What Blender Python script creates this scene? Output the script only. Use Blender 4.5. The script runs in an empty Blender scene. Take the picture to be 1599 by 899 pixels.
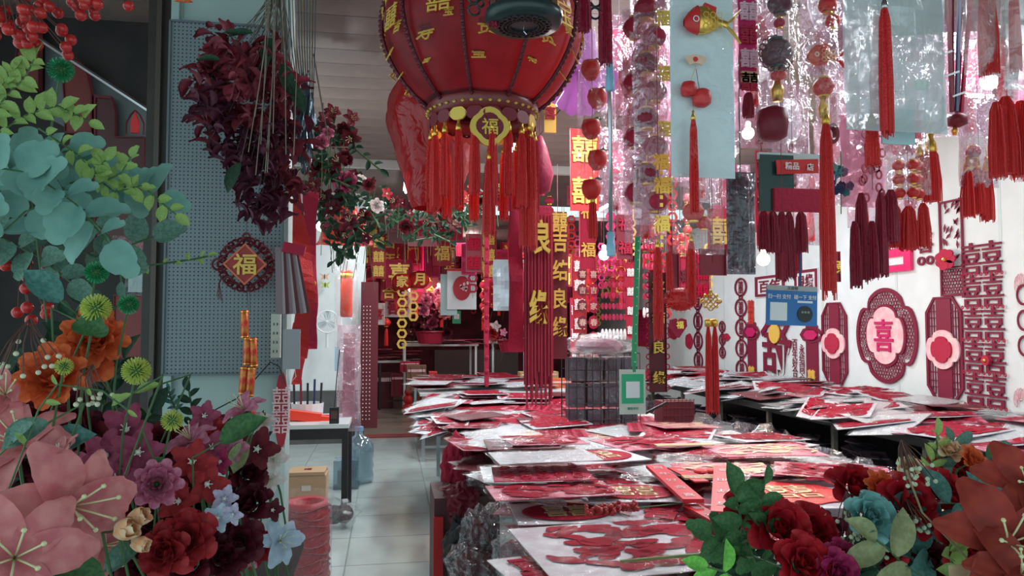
import bpy, bmesh, math, random
from math import sin, cos, pi, radians, sqrt
from mathutils import Vector, Matrix, Euler, noise
random.seed(7)
SC = bpy.context.scene
COL = SC.collection

# ---------------------------------------------------------------- camera
FPX = 1150.0
YAW, PITCH = radians(9.55), radians(2.76)
cam_data = bpy.data.cameras.new('camera')
cam_data.sensor_width = 36.0
cam_data.lens = FPX / 1599.0 * 36.0
cam_data.clip_start = 0.02
cam = bpy.data.objects.new('camera', cam_data)
COL.objects.link(cam)
cam.location = (0, 0, 1.5)
cam.rotation_euler = Euler((pi / 2 + PITCH, 0, -YAW), 'XYZ')
SC.camera = cam
CAMC = Vector((0, 0, 1.5))
CAMR = cam.rotation_euler.to_matrix()


def ray(px, py):
    return CAMR @ Vector(((px - 799.5) / FPX, -(py - 449.5) / FPX, -1.0))


def at(px, py, Y):          # point of the pixel's ray at depth Y
    d = ray(px, py)
    return CAMC + d * (Y / d.y)


def atz(px, py, z):         # ... on a level surface
    d = ray(px, py)
    return CAMC + d * ((z - 1.5) / d.z)


def atx(px, py, X):         # ... on the right wall
    d = ray(px, py)
    return CAMC + d * (X / d.x)


def mpp(px, Y):             # metres per pixel at depth Y
    d = ray(px, 500)
    return (Y / d.y) / FPX


# ---------------------------------------------------------------- world, exposure
W = bpy.data.worlds.new('world')
SC.world = W
W.use_nodes = True
bgn = W.node_tree.nodes['Background']
bgn.inputs[0].default_value = (0.60, 0.83, 0.86, 1)
bgn.inputs[1].default_value = 1.15
SC.view_settings.view_transform = 'Standard'
SC.view_settings.look = 'None'
SC.view_settings.gamma = 1
SC.view_settings.exposure = 0.32
SC.cycles.transparent_max_bounces = 24
SC.cycles.max_bounces = 7
SC.cycles.sample_clamp_indirect = 4.0


def area(name, loc, sx, sy, power, color=(1, 1, 1), rot=(0, 0, 0)):
    l = bpy.data.lights.new(name, 'AREA')
    l.shape = 'RECTANGLE'
    l.size, l.size_y, l.energy, l.color = sx, sy, power, color
    o = bpy.data.objects.new(name, l)
    o.location, o.rotation_euler = loc, rot
    COL.objects.link(o)
    return o


CEIL = 3.15
COOL = (0.90, 0.98, 1.0)
ADDED_TUBES = [(1.45, 3.6, 44), (1.1, 6.3, 46), (2.7, 2.3, 34), (3.2, 7.0, 30), (0.2, 8.3, 30), (0.9, 11.5, 54), (2.9, 9.5, 36), (-0.4, 13.0, 44)]  # unseen tube lamps, added to light the stock, wall and film
for (lx, ly, pw) in ADDED_TUBES:
    area('added_tube_light', (lx, ly, CEIL - 0.10), 0.12, 1.2, pw, COOL)

# ---------------------------------------------------------------- materials
_M = {}


def mat(name, col, rough=0.5, metal=0.0, spec=0.5, bump=0.0, bscale=60.0, var=0.0, emit=0.0, col2=None, nscale=6.0, trans=0.0):
    if name in _M:
        return _M[name]
    m = bpy.data.materials.new(name)
    m.use_nodes = True
    nt = m.node_tree
    b = nt.nodes['Principled BSDF']
    c = (col[0], col[1], col[2], 1)
    b.inputs['Base Color'].default_value = c
    b.inputs['Roughness'].default_value = rough
    b.inputs['Metallic'].default_value = metal
    b.inputs['Specular IOR Level'].default_value = spec
    if emit:
        b.inputs['Emission Color'].default_value = c
        b.inputs['Emission Strength'].default_value = emit
    tc = nt.nodes.new('ShaderNodeTexCoord')
    if var or col2:
        n = nt.nodes.new('ShaderNodeTexNoise')
        n.inputs['Scale'].default_value = nscale
        n.inputs['Detail'].default_value = 4
        nt.links.new(tc.outputs['Object'], n.inputs['Vector'])
        r = nt.nodes.new('ShaderNodeValToRGB')
        c2 = col2 if col2 else tuple(max(0, x * (1 - var)) for x in col)
        r.color_ramp.elements[0].color = (c2[0], c2[1], c2[2], 1)
        r.color_ramp.elements[1].color = c
        r.color_ramp.elements[0].position = 0.38
        r.color_ramp.elements[1].position = 0.62
        nt.links.new(n.outputs['Fac'], r.inputs[0])
        nt.links.new(r.outputs[0], b.inputs['Base Color'])
    if bump:
        n2 = nt.nodes.new('ShaderNodeTexNoise')
        n2.inputs['Scale'].default_value = bscale
        nt.links.new(tc.outputs['Object'], n2.inputs['Vector'])
        bp = nt.nodes.new('ShaderNodeBump')
        bp.inputs['Strength'].default_value = bump
        bp.inputs['Distance'].default_value = 0.01
        nt.links.new(n2.outputs['Fac'], bp.inputs['Height'])
        nt.links.new(bp.outputs[0], b.inputs['Normal'])
    if trans:
        t = nt.nodes.new('ShaderNodeBsdfTranslucent')
        t.inputs[0].default_value = c
        mx = nt.nodes.new('ShaderNodeMixShader')
        mx.inputs[0].default_value = trans
        nt.links.new(b.outputs[0], mx.inputs[1])
        nt.links.new(t.outputs[0], mx.inputs[2])
        nt.links.new(mx.outputs[0], nt.nodes['Material Output'].inputs[0])
    _M[name] = m
    return m


def film(name, tint=(1, 1, 1), base=0.07, edge=0.55, rough=0.12, scale=16.0, bump=0.6, haze=0.0, hazecol=(0.8, 0.85, 0.88)):
    """clear crinkled plastic"""
    if name in _M:
        return _M[name]
    m = bpy.data.materials.new(name)
    m.use_nodes = True
    nt = m.node_tree
    nt.nodes.clear()
    out = nt.nodes.new('ShaderNodeOutputMaterial')
    tr = nt.nodes.new('ShaderNodeBsdfTransparent')
    tr.inputs[0].default_value = (*tint, 1)
    gl = nt.nodes.new('ShaderNodeBsdfGlossy')
    gl.inputs['Roughness'].default_value = rough
    gl.inputs['Color'].default_value = (0.95, 0.98, 1, 1)
    tc = nt.nodes.new('ShaderNodeTexCoord')
    n = nt.nodes.new('ShaderNodeTexNoise')
    n.inputs['Scale'].default_value = scale
    n.inputs['Detail'].default_value = 3
    n.inputs['Distortion'].default_value = 1.2
    nt.links.new(tc.outputs['Object'], n.inputs['Vector'])
    bp = nt.nodes.new('ShaderNodeBump')
    bp.inputs['Strength'].default_value = bump
    bp.inputs['Distance'].default_value = 0.02
    nt.links.new(n.outputs['Fac'], bp.inputs['Height'])
    nt.links.new(bp.outputs[0], gl.inputs['Normal'])
    lw = nt.nodes.new('ShaderNodeLayerWeight')
    lw.inputs[0].default_value = 0.3
    nt.links.new(bp.outputs[0], lw.inputs['Normal'])
    ma = nt.nodes.new('ShaderNodeMath')
    ma.operation = 'MULTIPLY_ADD'
    ma.inputs[1].default_value = edge
    ma.inputs[2].default_value = base
    nt.links.new(lw.outputs['Facing'], ma.inputs[0])
    mx = nt.nodes.new('ShaderNodeMixShader')
    nt.links.new(ma.outputs[0], mx.inputs[0])
    last = tr
    if haze:
        df = nt.nodes.new('ShaderNodeBsdfDiffuse')
        df.inputs[0].default_value = (*hazecol, 1)
        hx = nt.nodes.new('ShaderNodeMixShader')
        hx.inputs[0].default_value = haze
        nt.links.new(tr.outputs[0], hx.inputs[1])
        nt.links.new(df.outputs[0], hx.inputs[2])
        last = hx
    nt.links.new(last.outputs[0], mx.inputs[1])
    nt.links.new(gl.outputs[0], mx.inputs[2])
    nt.links.new(mx.outputs[0], out.inputs[0])
    _M[name] = m
    return m


RED = mat('red_paper', (0.42, 0.012, 0.03), 0.55)
DRED = mat('dark_red_paper', (0.20, 0.008, 0.025), 0.5)
CRIM = mat('crimson_felt', (0.42, 0.012, 0.05), 0.8, bump=0.3)
WALLRED = mat('wall_crimson', (0.19, 0.003, 0.032), 0.7)
MAG = mat('magenta_card', (0.55, 0.01, 0.12), 0.6)
MAROON = mat('maroon', (0.11, 0.006, 0.014), 0.55)
BRED = mat('bright_red', (0.62, 0.018, 0.02), 0.5)
SILK = mat('red_silk', (0.66, 0.018, 0.02), 0.5, bump=0.4, bscale=200)
DSILK = mat('dark_red_silk', (0.28, 0.006, 0.03), 0.5, bump=0.4, bscale=200)
GOLD = mat('gold', (0.85, 0.50, 0.10), 0.28, metal=0.9)
GOLDP = mat('gold_paint', (0.80, 0.52, 0.10), 0.45, metal=0.25)
YEL = mat('yellow_gold_card', (0.78, 0.50, 0.09), 0.5)
WHITE = mat('white_card', (0.80, 0.83, 0.85), 0.5)
PINK = mat('pink_card', (0.82, 0.42, 0.48), 0.6, col2=(0.85, 0.62, 0.62), nscale=14)
BLACK = mat('black_metal', (0.015, 0.015, 0.018), 0.4)
DARK = mat('dark_shadowy_plastic', (0.03, 0.022, 0.028), 0.35)
STEEL = mat('steel', (0.55, 0.55, 0.58), 0.25, metal=1)
BLUECLIP = mat('pale_blue_plastic', (0.30, 0.55, 0.75), 0.4)
GREENP = mat('green_plastic', (0.02, 0.30, 0.12), 0.4)
STEMG = mat('stem_green', (0.06, 0.13, 0.05), 0.6)
WOODB = mat('dark_wood', (0.10, 0.05, 0.03), 0.35)
FILM = film('clear_film')
FILM2 = film('crisp_film', base=0.035, edge=0.40, rough=0.09, scale=26, bump=1.0, haze=0.03)
SLEEVE = film('sleeve_film', base=0.015, edge=0.15, rough=0.06, scale=18, bump=1.0, haze=0.0)
FILMH = film('hazy_film', base=0.07, edge=0.5, rough=0.22, scale=12, bump=0.7, haze=0.20)
FILMP = film('pinkish_film', tint=(0.94, 0.86, 0.90), base=0.08, edge=0.65, rough=0.15, scale=18, bump=0.9, haze=0.20, hazecol=(0.66, 0.36, 0.48))  # pink reflections in the hung bags put into tint and haze colour
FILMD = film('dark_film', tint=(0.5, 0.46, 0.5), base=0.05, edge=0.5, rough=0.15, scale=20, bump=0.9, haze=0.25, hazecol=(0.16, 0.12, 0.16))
FILMG = film('glossy_dark_film', tint=(0.75, 0.70, 0.72), base=0.04, edge=0.55, rough=0.07, scale=22, bump=1.0, haze=0.04, hazecol=(.3, .25, .28))
BAGRED = film('red_bag_film', tint=(0.85, 0.06, 0.05), base=0.03, edge=0.16, rough=0.2, scale=9, bump=0.9, haze=0.88, hazecol=(0.50, 0.010, 0.015))
BULB = mat('lit_bulb', (0.95, 0.98, 1.0), 0.4, emit=14)
WBULB = mat('warm_lit_bulb', (1.0, 0.80, 0.62), 0.4, emit=12)


# ---------------------------------------------------------------- mesh builder
class B:
    def __init__(s):
        s.v, s.f = [], []

    def add(s, vs, fs, M=None):
        n = len(s.v)
        if M is not None:
            vs = [M @ Vector(v) for v in vs]
        s.v += [tuple(v) for v in vs]
        s.f += [tuple(i + n for i in f) for f in fs]
        return s

    def box(s, cx, cy, cz, sx, sy, sz, M=None):
        x, y, z = sx / 2, sy / 2, sz / 2
        vs = [(cx + a * x, cy + b * y, cz + c * z) for a in (-1, 1) for b in (-1, 1) for c in (-1, 1)]
        return s.add(vs, [(0, 1, 3, 2), (4, 6, 7, 5), (0, 4, 5, 1), (2, 3, 7, 6), (0, 2, 6, 4), (1, 5, 7, 3)], M)

    def lathe(s, prof, n=16, M=None, rib=0.0, nrib=0, closed=False):
        vs, fs = [], []
        for (r, z) in prof:
            for k in range(n):
                a = 2 * pi * k / n
                rr = r * (1 + (rib * abs(cos(a * nrib / 2)) - rib if rib else 0))
                vs.append((rr * cos(a), rr * sin(a), z))
        for i in range(len(prof) - 1):
            for k in range(n):
                k2 = (k + 1) % n
                fs.append((i * n + k, i * n + k2, (i + 1) * n + k2, (i + 1) * n + k))
        if not closed:
            fs.append(tuple(reversed(range(n))))
            fs.append(tuple((len(prof) - 1) * n + k for k in range(n)))
        return s.add(vs, fs, M)

    def ball(s, c, r, n=10, m=6, sz=1.0):
        return s.lathe([(r * sin(pi * i / m) + 1e-5, -r * sz * cos(pi * i / m)) for i in range(m + 1)], n, Matrix.Translation(Vector(c)))

    def tube(s, pts, r, n=6, closed=False, taper=None):
        pts = [Vector(p) for p in pts]
        N = len(pts)
        vs, fs = [], []
        for i, p in enumerate(pts):
            a = pts[(i - 1) % N] if (closed or i > 0) else p
            b = pts[(i + 1) % N] if (closed or i < N - 1) else p
            t = (b - a)
            if t.length < 1e-9:
                t = Vector((0, 0, 1))
            t.normalize()
            u = t.cross(Vector((0, 0, 1)))
            if u.length < 0.08:
                u = t.cross(Vector((0, 1, 0)))
            u.normalize()
            w = t.cross(u)
            rr = r if taper is None else r + (taper - r) * i / (N - 1)
            for k in range(n):
                q = 2 * pi * k / n
                vs.append(p + (u * cos(q) + w * sin(q)) * rr)
        for i in range(N if closed else N - 1):
            j = (i + 1) % N
            for k in range(n):
                k2 = (k + 1) % n
                fs.append((i * n + k, i * n + k2, j * n + k2, j * n + k))
        if not closed:
            fs.append(tuple(reversed(range(n))))
            fs.append(tuple((N - 1) * n + k for k in range(n)))
        return s.add(vs, fs)

    def slab(s, pts, y0, y1, M=None):
        """outline (x,z) extruded from y0 to y1, facing -Y"""
        n = len(pts)
        vs = [(x, y0, z) for x, z in pts] + [(x, y1, z) for x, z in pts]
        fs = [tuple(range(n)), tuple(reversed(range(n, 2 * n)))] + [(i, i + n, (i + 1) % n + n, (i + 1) % n) for i in range(n)]
        return s.add(vs, fs, M)

    def ring(s, outer, inner, y0, y1, M=None):
        n = len(outer)
        vs = [(x, y0, z) for x, z in outer] + [(x, y0, z) for x, z in inner] + [(x, y1, z) for x, z in outer] + [(x, y1, z) for x, z in inner]
        fs = []
        for i in range(n):
            j = (i + 1) % n
            fs += [(i, j, n + j, n + i), (2 * n + i, 3 * n + i, 3 * n + j, 2 * n + j), (i, 2 * n + i, 2 * n + j, j), (n + i, n + j, 3 * n + j, 3 * n + i)]
        return s.add(vs, fs, M)

    def mesh(s, name='m', smooth=False):
        me = bpy.data.meshes.new(name)
        me.from_pydata(s.v, [], s.f)
        if smooth:
            me.polygons.foreach_set('use_smooth', [True] * len(me.polygons))
        me.update()
        return me

    def build(s, name, m, parent=None, smooth=False, loc=None, rot=None):
        me = s.mesh(name, smooth)
        me.materials.append(m)
        return place(name, me, parent, loc, rot)


def place(name, me, parent=None, loc=None, rot=None, scale=None):
    o = bpy.data.objects.new(name, me)
    COL.objects.link(o)
    if parent is not None:
        o.parent = parent
    if loc is not None:
        o.location = loc
    if rot is not None:
        o.rotation_euler = rot
    if scale is not None:
        o.scale = scale if hasattr(scale, '__len__') else (scale,) * 3
    return o


def tag(o, label, cat, group=None):
    o['label'] = label
    o['category'] = cat
    if group:
        o['group'] = group
    return o


def thing(name, label, cat, loc=(0, 0, 0), rot=(0, 0, 0), group=None, scale=1.0):
    o = bpy.data.objects.new(name, None)
    o.empty_display_size = 0.05
    COL.objects.link(o)
    o.location, o.rotation_euler = loc, rot
    o.scale = (scale,) * 3
    return tag(o, label, cat, group)


def struct(o):
    o['kind'] = 'structure'
    return o


def dup(root, label=None, loc=None, rot=None, group=None, scale=None):
    r = root.copy()
    COL.objects.link(r)
    for ch in root.children:
        c = ch.copy()
        COL.objects.link(c)
        c.parent = r
        for g in ch.children:
            d = g.copy()
            COL.objects.link(d)
            d.parent = c
    if label:
        r['label'] = label
    if group:
        r['group'] = group
    if loc is not None:
        r.location = loc
    if rot is not None:
        r.rotation_euler = rot
    if scale is not None:
        r.scale = (scale,) * 3
    return r


# flat lettering as real geometry: (vertices, faces) in the XZ plane, facing -Y, centred
_T = {}


def glyphs(body, size=1.0, depth=0.02, bold=0.0):
    k = (body, bold)
    if k not in _T:
        c = bpy.data.curves.new('t', 'FONT')
        c.body = body
        c.extrude = 0.5
        c.offset = bold
        c.resolution_u = 2
        c.align_x = 'CENTER'
        c.space_line = 0.85
        o = bpy.data.objects.new('t', c)
        COL.objects.link(o)
        bpy.context.view_layer.update()
        me = bpy.data.meshes.new_from_object(o.evaluated_get(bpy.context.evaluated_depsgraph_get()))
        vs = [v.co.copy() for v in me.vertices]
        fs = [tuple(p.vertices) for p in me.polygons]
        bpy.data.objects.remove(o)
        bpy.data.curves.remove(c)
        bpy.data.meshes.remove(me)
        xs = [v.x for v in vs]
        ys = [v.y for v in vs]
        mx, my = (min(xs) + max(xs)) / 2, (min(ys) + max(ys)) / 2
        h = max(ys) - min(ys)
        _T[k] = ([((v.x - mx) / h, -v.z, (v.y - my) / h) for v in vs], fs)
    vs, fs = _T[k]
    return [(x * size, y * depth, z * size) for x, y, z in vs], fs


def word(b, body, cx, cz, size, y=0.0, depth=0.004, bold=0.0, wide=1.0):
    vs, fs = glyphs(body, size, depth, bold)
    return b.add([(x * wide + cx, yy + y, z + cz) for x, yy, z in vs], fs)


def ell(rx, rz, n=32, cx=0, cz=0, lobes=0, amp=0.0, ph=0.0):
    out = []
    for k in range(n):
        a = 2 * pi * k / n
        q = 1 + (amp * abs(cos(a * lobes / 2 + ph)) if lobes else 0)
        out.append((cx + rx * q * cos(a), cz + rz * q * sin(a)))
    return out

# ================================================================ STRUCTURE
TILE = mat('glazed_floor_tile', (0.50, 0.575, 0.56), 0.16, var=0.10, nscale=3)
GROUT = mat('grout', (0.30, 0.33, 0.32), 0.8)
BEIGE = mat('beige_floor_tile', (0.34, 0.29, 0.24), 0.3, var=0.15, nscale=3)
PLAST = mat('white_plaster', (0.74, 0.80, 0.81), 0.75, var=0.05, bump=0.1)
PALEG = mat('pale_green_panel', (0.36, 0.45, 0.44), 0.45, var=0.06)
CEILM = mat('taupe_ceiling_board', (0.17, 0.135, 0.12), 0.6, col2=(0.12, 0.095, 0.085), nscale=2, bump=0.15, spec=.25)
GREYW = mat('dim_grey_wall', (0.10, 0.10, 0.10), 0.7, var=0.2)
BROWN = mat('brown_column', (0.035, 0.022, 0.018), 0.5, var=0.3)
BACKD = mat('dusky_red_wall', (0.16, 0.02, 0.035), 0.8, var=0.5, nscale=3)

fl = B().box(1.2, 4.0, -0.03, 7.2, 12.4, 0.04).build('floor', GROUT)
struct(fl)
tm = B()
tm.box(0, 0, 0, 0.592, 0.592, 0.02)
tme = tm.mesh('tile')
tme.materials.append(TILE)
for i in range(-4, 9):
    for j in range(17):
        x, y = 0.05 + 0.6 * i, 0.25 + 0.6 * j
        if x > 4.6 or x < -2.2 or (x > 0.7 and y > 9):
            continue
        place('tile', tme, fl, (x, y, -0.01))
fl2 = B().box(1.2, 13.3, -0.03, 7.2, 6.2, 0.04).build('floor_back', GROUT)
struct(fl2)
tm2 = B().box(0, 0, 0, 0.594, 0.594, 0.02).mesh('tile')
tm2.materials.append(BEIGE)
for i in range(-1, 5):
    for j in range(9):
        place('tile', tm2, fl2, (0.05 + 0.6 * i, 10.5 + 0.6 * j, -0.01))
mt = B().box(0.25, 10.02, 0.008, 1.25, 0.26, 0.016).build('door_mat', mat('red_mat', (0.30, 0.06, 0.06), 0.9, bump=0.4))
tag(mt, 'flat dull red mat strip across the threshold at the end of the aisle', 'mat')

wr = struct(B().box(4.76, 7.2, 1.6, 0.12, 18.0, 3.2).build('wall_right', PLAST))
sm = B().box(0, 0, 0, 0.006, 0.03, 2.4).mesh('seam')
sm.materials.append(mat('seam_strip', (0.62, 0.70, 0.70), 0.6))
for y in (5.0, 6.2, 7.4, 8.6, 9.8):
    place('wall_strip', sm, wr, (4.698, y, 1.6))
struct(B().box(1.2, 16.3, 1.6, 7.3, 0.1, 3.2).build('wall_back', BACKD))
struct(B().box(-2.3, 9.9, 1.6, 0.1, 12.8, 3.2).build('wall_left', PLAST))
# wall beside the doorway, white above and scuffed grey below the desk
xL, xR = at(440, 500, 9.55).x, at(570, 500, 9.55).x
w = struct(B().box((-2.3 + xR) / 2, 9.62, 1.6, xR + 2.3, 0.12, 3.2).build('wall_middle', PLAST))
w.name = 'wall_middle'
ww = B().box((-2.3 + xR) / 2, 9.55, 0.33, xR + 2.3, 0.02, 0.66).build('skirting_panel', GREYW, w)

# left partition carrying the pegboard
PY0 = 3.2
xa, xb = at(262, 450, PY0).x, at(446, 700, PY0).x
part = struct(B().box((xa + xb) / 2, PY0 + 0.06, 1.55, xb - xa, 0.12, 3.1).build('wall_partition', PALEG))
B().box(xa + 0.012, PY0 - 0.012, 1.55, 0.03, 0.03, 3.1).build('edge_trim', PALEG, part)
B().box(xb - 0.010, PY0 - 0.006, 1.55, 0.02, 0.02, 3.1).build('edge_trim', mat('pale_trim', (0.50, 0.58, 0.57), 0.4), part)


def peg_material():
    m = bpy.data.materials.new('pegboard')
    m.use_nodes = True
    nt = m.node_tree
    b = nt.nodes['Principled BSDF']
    b.inputs['Roughness'].default_value = 0.5
    tc = nt.nodes.new('ShaderNodeTexCoord')
    sc = nt.nodes.new('ShaderNodeVectorMath')
    sc.operation = 'SCALE'
    sc.inputs['Scale'].default_value = 1 / 0.0158
    fr = nt.nodes.new('ShaderNodeVectorMath')
    fr.operation = 'FRACTION'
    su = nt.nodes.new('ShaderNodeVectorMath')
    su.operation = 'SUBTRACT'
    su.inputs[1].default_value = (0.5, 0.5, 0.5)
    mu = nt.nodes.new('ShaderNodeVectorMath')
    mu.operation = 'MULTIPLY'
    mu.inputs[1].default_value = (1, 0, 1)
    ln = nt.nodes.new('ShaderNodeVectorMath')
    ln.operation = 'LENGTH'
    lt = nt.nodes.new('ShaderNodeMath')
    lt.operation = 'LESS_THAN'
    lt.inputs[1].default_value = 0.21
    mx = nt.nodes.new('ShaderNodeMix')
    mx.data_type = 'RGBA'
    mx.inputs[6].default_value = (0.185, 0.22, 0.24, 1)
    mx.inputs[7].default_value = (0.02, 0.03, 0.05, 1)
    L = nt.links.new
    L(tc.outputs['Object'], sc.inputs[0])
    L(sc.outputs[0], fr.inputs[0])
    L(fr.outputs[0], su.inputs[0])
    L(su.outputs[0], mu.inputs[0])
    L(mu.outputs[0], ln.inputs[0])
    L(ln.outputs['Value'], lt.inputs[0])
    L(lt.outputs[0], mx.inputs[0])
    L(mx.outputs[2], b.inputs['Base Color'])
    return m


a0, a1 = at(267, 33, PY0 - 0.03), at(440, 583, PY0 - 0.03)
pg = B().box(0, 0, 0, a1.x - a0.x, 0.01, a0.z - a1.z).build('pegboard', peg_material(), loc=((a0.x + a1.x) / 2, PY0 - 0.03, (a0.z + a1.z) / 2))
tag(pg, 'tall grey perforated pegboard screwed to the pale green partition', 'pegboard')
fr_ = B()
hx, hz = (a1.x - a0.x) / 2, (a0.z - a1.z) / 2
for sgn in (-1, 1):
    fr_.box(sgn * hx, -0.006, 0, 0.008, 0.014, 2 * hz)
    fr_.box(0, -0.006, sgn * hz, 2 * hx, 0.014, 0.008)
fr_.build('rim', mat('peg_rim', (0.12, 0.15, 0.17), 0.5), pg)

# brown column and the dark bay left of it
c0, c1 = at(222, 450, 3.3).x, at(257, 450, 3.3).x
struct(B().box((c0 + c1) / 2, 3.38, 1.6, c1 - c0, 0.16, 3.2).build('trim_column', BROWN))
struct(B().box((c0 + c1) / 2 + 0.005, 3.29, 1.6, 0.02, 0.03, 3.2).build('trim_column_strip', mat('brown_strip', (0.07, 0.045, 0.035), 0.4)))
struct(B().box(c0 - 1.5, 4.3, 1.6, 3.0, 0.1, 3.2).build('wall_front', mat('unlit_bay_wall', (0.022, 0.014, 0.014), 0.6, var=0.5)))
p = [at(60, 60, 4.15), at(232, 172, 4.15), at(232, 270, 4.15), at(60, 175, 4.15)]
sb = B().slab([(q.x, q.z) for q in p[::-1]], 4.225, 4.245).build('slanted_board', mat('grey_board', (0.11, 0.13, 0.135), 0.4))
tag(sb, 'slanted grey board edge crossing the dark bay above the green sprays', 'board')
p0, p1 = at(60, 60, 4.12), at(232, 172, 4.12)
B().tube([p0, p1], 0.012, 6).build('edge_strip', STEEL, sb)
p0, p1 = at(205, 150, 4.05), at(230, 168, 4.05)

# ceiling
ce = struct(B().box(1.2, 4.0, CEIL + 0.04, 7.2, 12.4, 0.05).build('ceiling', CEILM))
pm = B().box(0, 0, 0, 2.39, 0.246, 0.012).mesh('panel')
pm.materials.append(CEILM)
for i in range(-1, 3):
    for j in range(16):
        place('panel', pm, ce, (0.1 + 2.4 * i, 3.6 + 0.25 * j, CEIL + 0.006), (radians(random.uniform(-.3, .4)), 0, 0))
struct(B().box(1.2, 13.3, 3.0, 7.2, 6.2, 0.05).build('ceiling_back', mat('dim_ceiling', (0.12, 0.08, 0.08), 0.7)))
struct(B().box(1.2, 7.55, CEIL - 0.03, 7.2, 0.07, 0.09).build('trim_beam', mat('pale_beam', (0.40, 0.42, 0.40), 0.5)))
q0, q1 = at(470, -4, 4.3), at(640, 26, 4.3)
tag(B().tube([q0 + (q0 - q1) * 2, q1 + (q1 - q0) * 1.2], 0.016, 8).build('ceiling_pipe', mat('dark_pipe', (0.05, 0.04, 0.035), 0.5)), 'thin dark pipe under the brown ceiling left of the big lantern', 'pipe')

# fixtures invented to carry the added tube lights
for k, (lx, ly, pw) in enumerate(ADDED_TUBES):
    t = thing('added_tube_lamp', 'white tube lamp batten under the ceiling above the stock tables', 'lamp', (lx, ly, CEIL - 0.03), group='ceiling tube lamps')
    B().box(0, 0, 0.0, 0.07, 1.25, 0.05).build('batten', WHITE, t)
    B().tube([(0, -0.58, -0.045), (0, 0.58, -0.045)], 0.014, 8).build('tube', BULB, t)


def bulb(px, py, Y, r, pw, color, label, warm=False, up=0.5):
    c = at(px, py, Y)
    t = thing('light_bulb', label, 'bulb', c)
    B().ball((0, 0, 0), r, 12, 8).build('globe', WBULB if warm else BULB, t, True)
    B().lathe([(r * .45, r * .8), (r * .45, r * 1.8), (r * .2, r * 2)], 10).build('socket', WHITE, t)
    B().tube([(0, 0, r * 2), (0, 0, up)], 0.003, 5).build('cord', BLACK, t)
    l = bpy.data.lights.new('bulb_light', 'POINT')
    l.energy, l.color, l.shadow_soft_size = pw, color, r * 1.3
    o = bpy.data.objects.new('bulb_light', l)
    o.location = c + Vector((0, -r * 1.5 - 0.05, 0))
    COL.objects.link(o)


bulb(502, 352, 5.6, 0.042, 22, (0.9, 1, 1), 'lit white bulb under the red bag beside the flower garland', up=1.2)
bulb(876, 156, 4.3, 0.045, 20, (1, 0.95, 1), 'lit white bulb just right of the big lantern', up=0.8)
bulb(700, 424, 12.0, 0.07, 20, (1, 0.8, 0.7), 'lit warm bulb beside the white printed sack at the back', True, 1.2)
bulb(685, 453, 12.4, 0.06, 16, (1, 0.85, 0.8), 'small warm bulb under the gold lettered lanterns', True, 1.2)
bulb(736, 372, 12.4, 0.06, 16, (1, 0.85, 0.8), 'small warm bulb high among the back room ornaments', True, .8)
bulb(943, 398, 6.8, 0.05, 24, (1, 0.95, 0.95), 'lit bulb beside the red folk banners right of the pillar cloth', up=1.0)
bulb(642, 450, 13.0, 0.06, 14, (1, 0.9, 0.9), 'pale bulb above the red paper stacks in the back room', True, 1.0)
bulb(1192, 405, 5.4, 0.05, 26, (1, 0.72, 0.50), 'warm bulb behind the maroon tassels near the wall', True, 1.0)
bulb(1168, 208, 3.9, 0.035, 14, (0.9, 1, 1), 'lit white bulb beside the magenta paper-cut strip', up=.8)
bulb(1545, 128, 4.0, 0.05, 30, (0.9, 1, 1), 'bright bulb between the clear bags near the right edge', up=.8)
bulb(968, 60, 4.6, 0.05, 22, (0.9, 1, 1), 'bright bulb high behind the steel pole', up=.6)

# ================================================================ PIECES USED BY MANY HANGINGS
def strands(b, L, r, n=26, top=0.0, w=0.0016, spread=1.25):
    for k in range(n):
        a = 2 * pi * k / n + random.uniform(-.1, .1)
        q = sqrt(random.uniform(.35, 1))
        x, y = r * q * cos(a), r * q * sin(a)
        l = L * random.uniform(.95, 1.02)
        s = spread * random.uniform(.9, 1.1)
        w2 = w * 1.6
        vs, fs = [], []
        for (z, sc, ww) in ((top, .35, w), (top - L * .12, .85, w2), (top - l * .6, s * .96, w2), (top - l, s, w)):
            for j in range(3):
                t = 2 * pi * j / 3 + a
                vs.append((x * sc + ww * cos(t), y * sc + ww * sin(t), z))
        for i in range(3):
            for j in range(3):
                fs.append((i * 3 + j, i * 3 + (j + 1) % 3, i * 3 + 3 + (j + 1) % 3, i * 3 + 3 + j))
        b.add(vs, fs)
    # core, so that the bundle is full
    b.lathe([(r * .3, top), (r * .72, top - L * .12), (r * .8 * spread, top - L * .6), (r * .8 * spread, top - L * .96)], 10)
    return b


_TS = {}


def tassel(parent, x, y, z, L, r, m=None, cap=None, name='tassel'):
    m = m or SILK
    key = (round(L, 2), round(r, 3), m.name)
    if key not in _TS:
        b = strands(B(), L, r)
        me = b.mesh('tassel')
        me.materials.append(m)
        _TS[key] = me
    o = place(name, _TS[key], parent, (x, y, z), (0, 0, random.uniform(0, 6)))
    if cap:
        k2 = ('cap', round(r, 3), cap.name)
        if k2 not in _TS:
            cb = B().lathe([(r * .15, r * 2.2), (r * .42, r * 1.8), (r * .3, r * 1.3), (r * .62, r * .6), (r * .75, -r * .3), (r * .62, -r * .6)], 10)
            cb.tube([(0, 0, r * 2.2), (0, 0, r * 4)], r * .08, 4)
            me = cb.mesh('cap', True)
            me.materials.append(cap)
            _TS[k2] = me
        place('cap', _TS[k2], o, (0, 0, 0))
    return o


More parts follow.
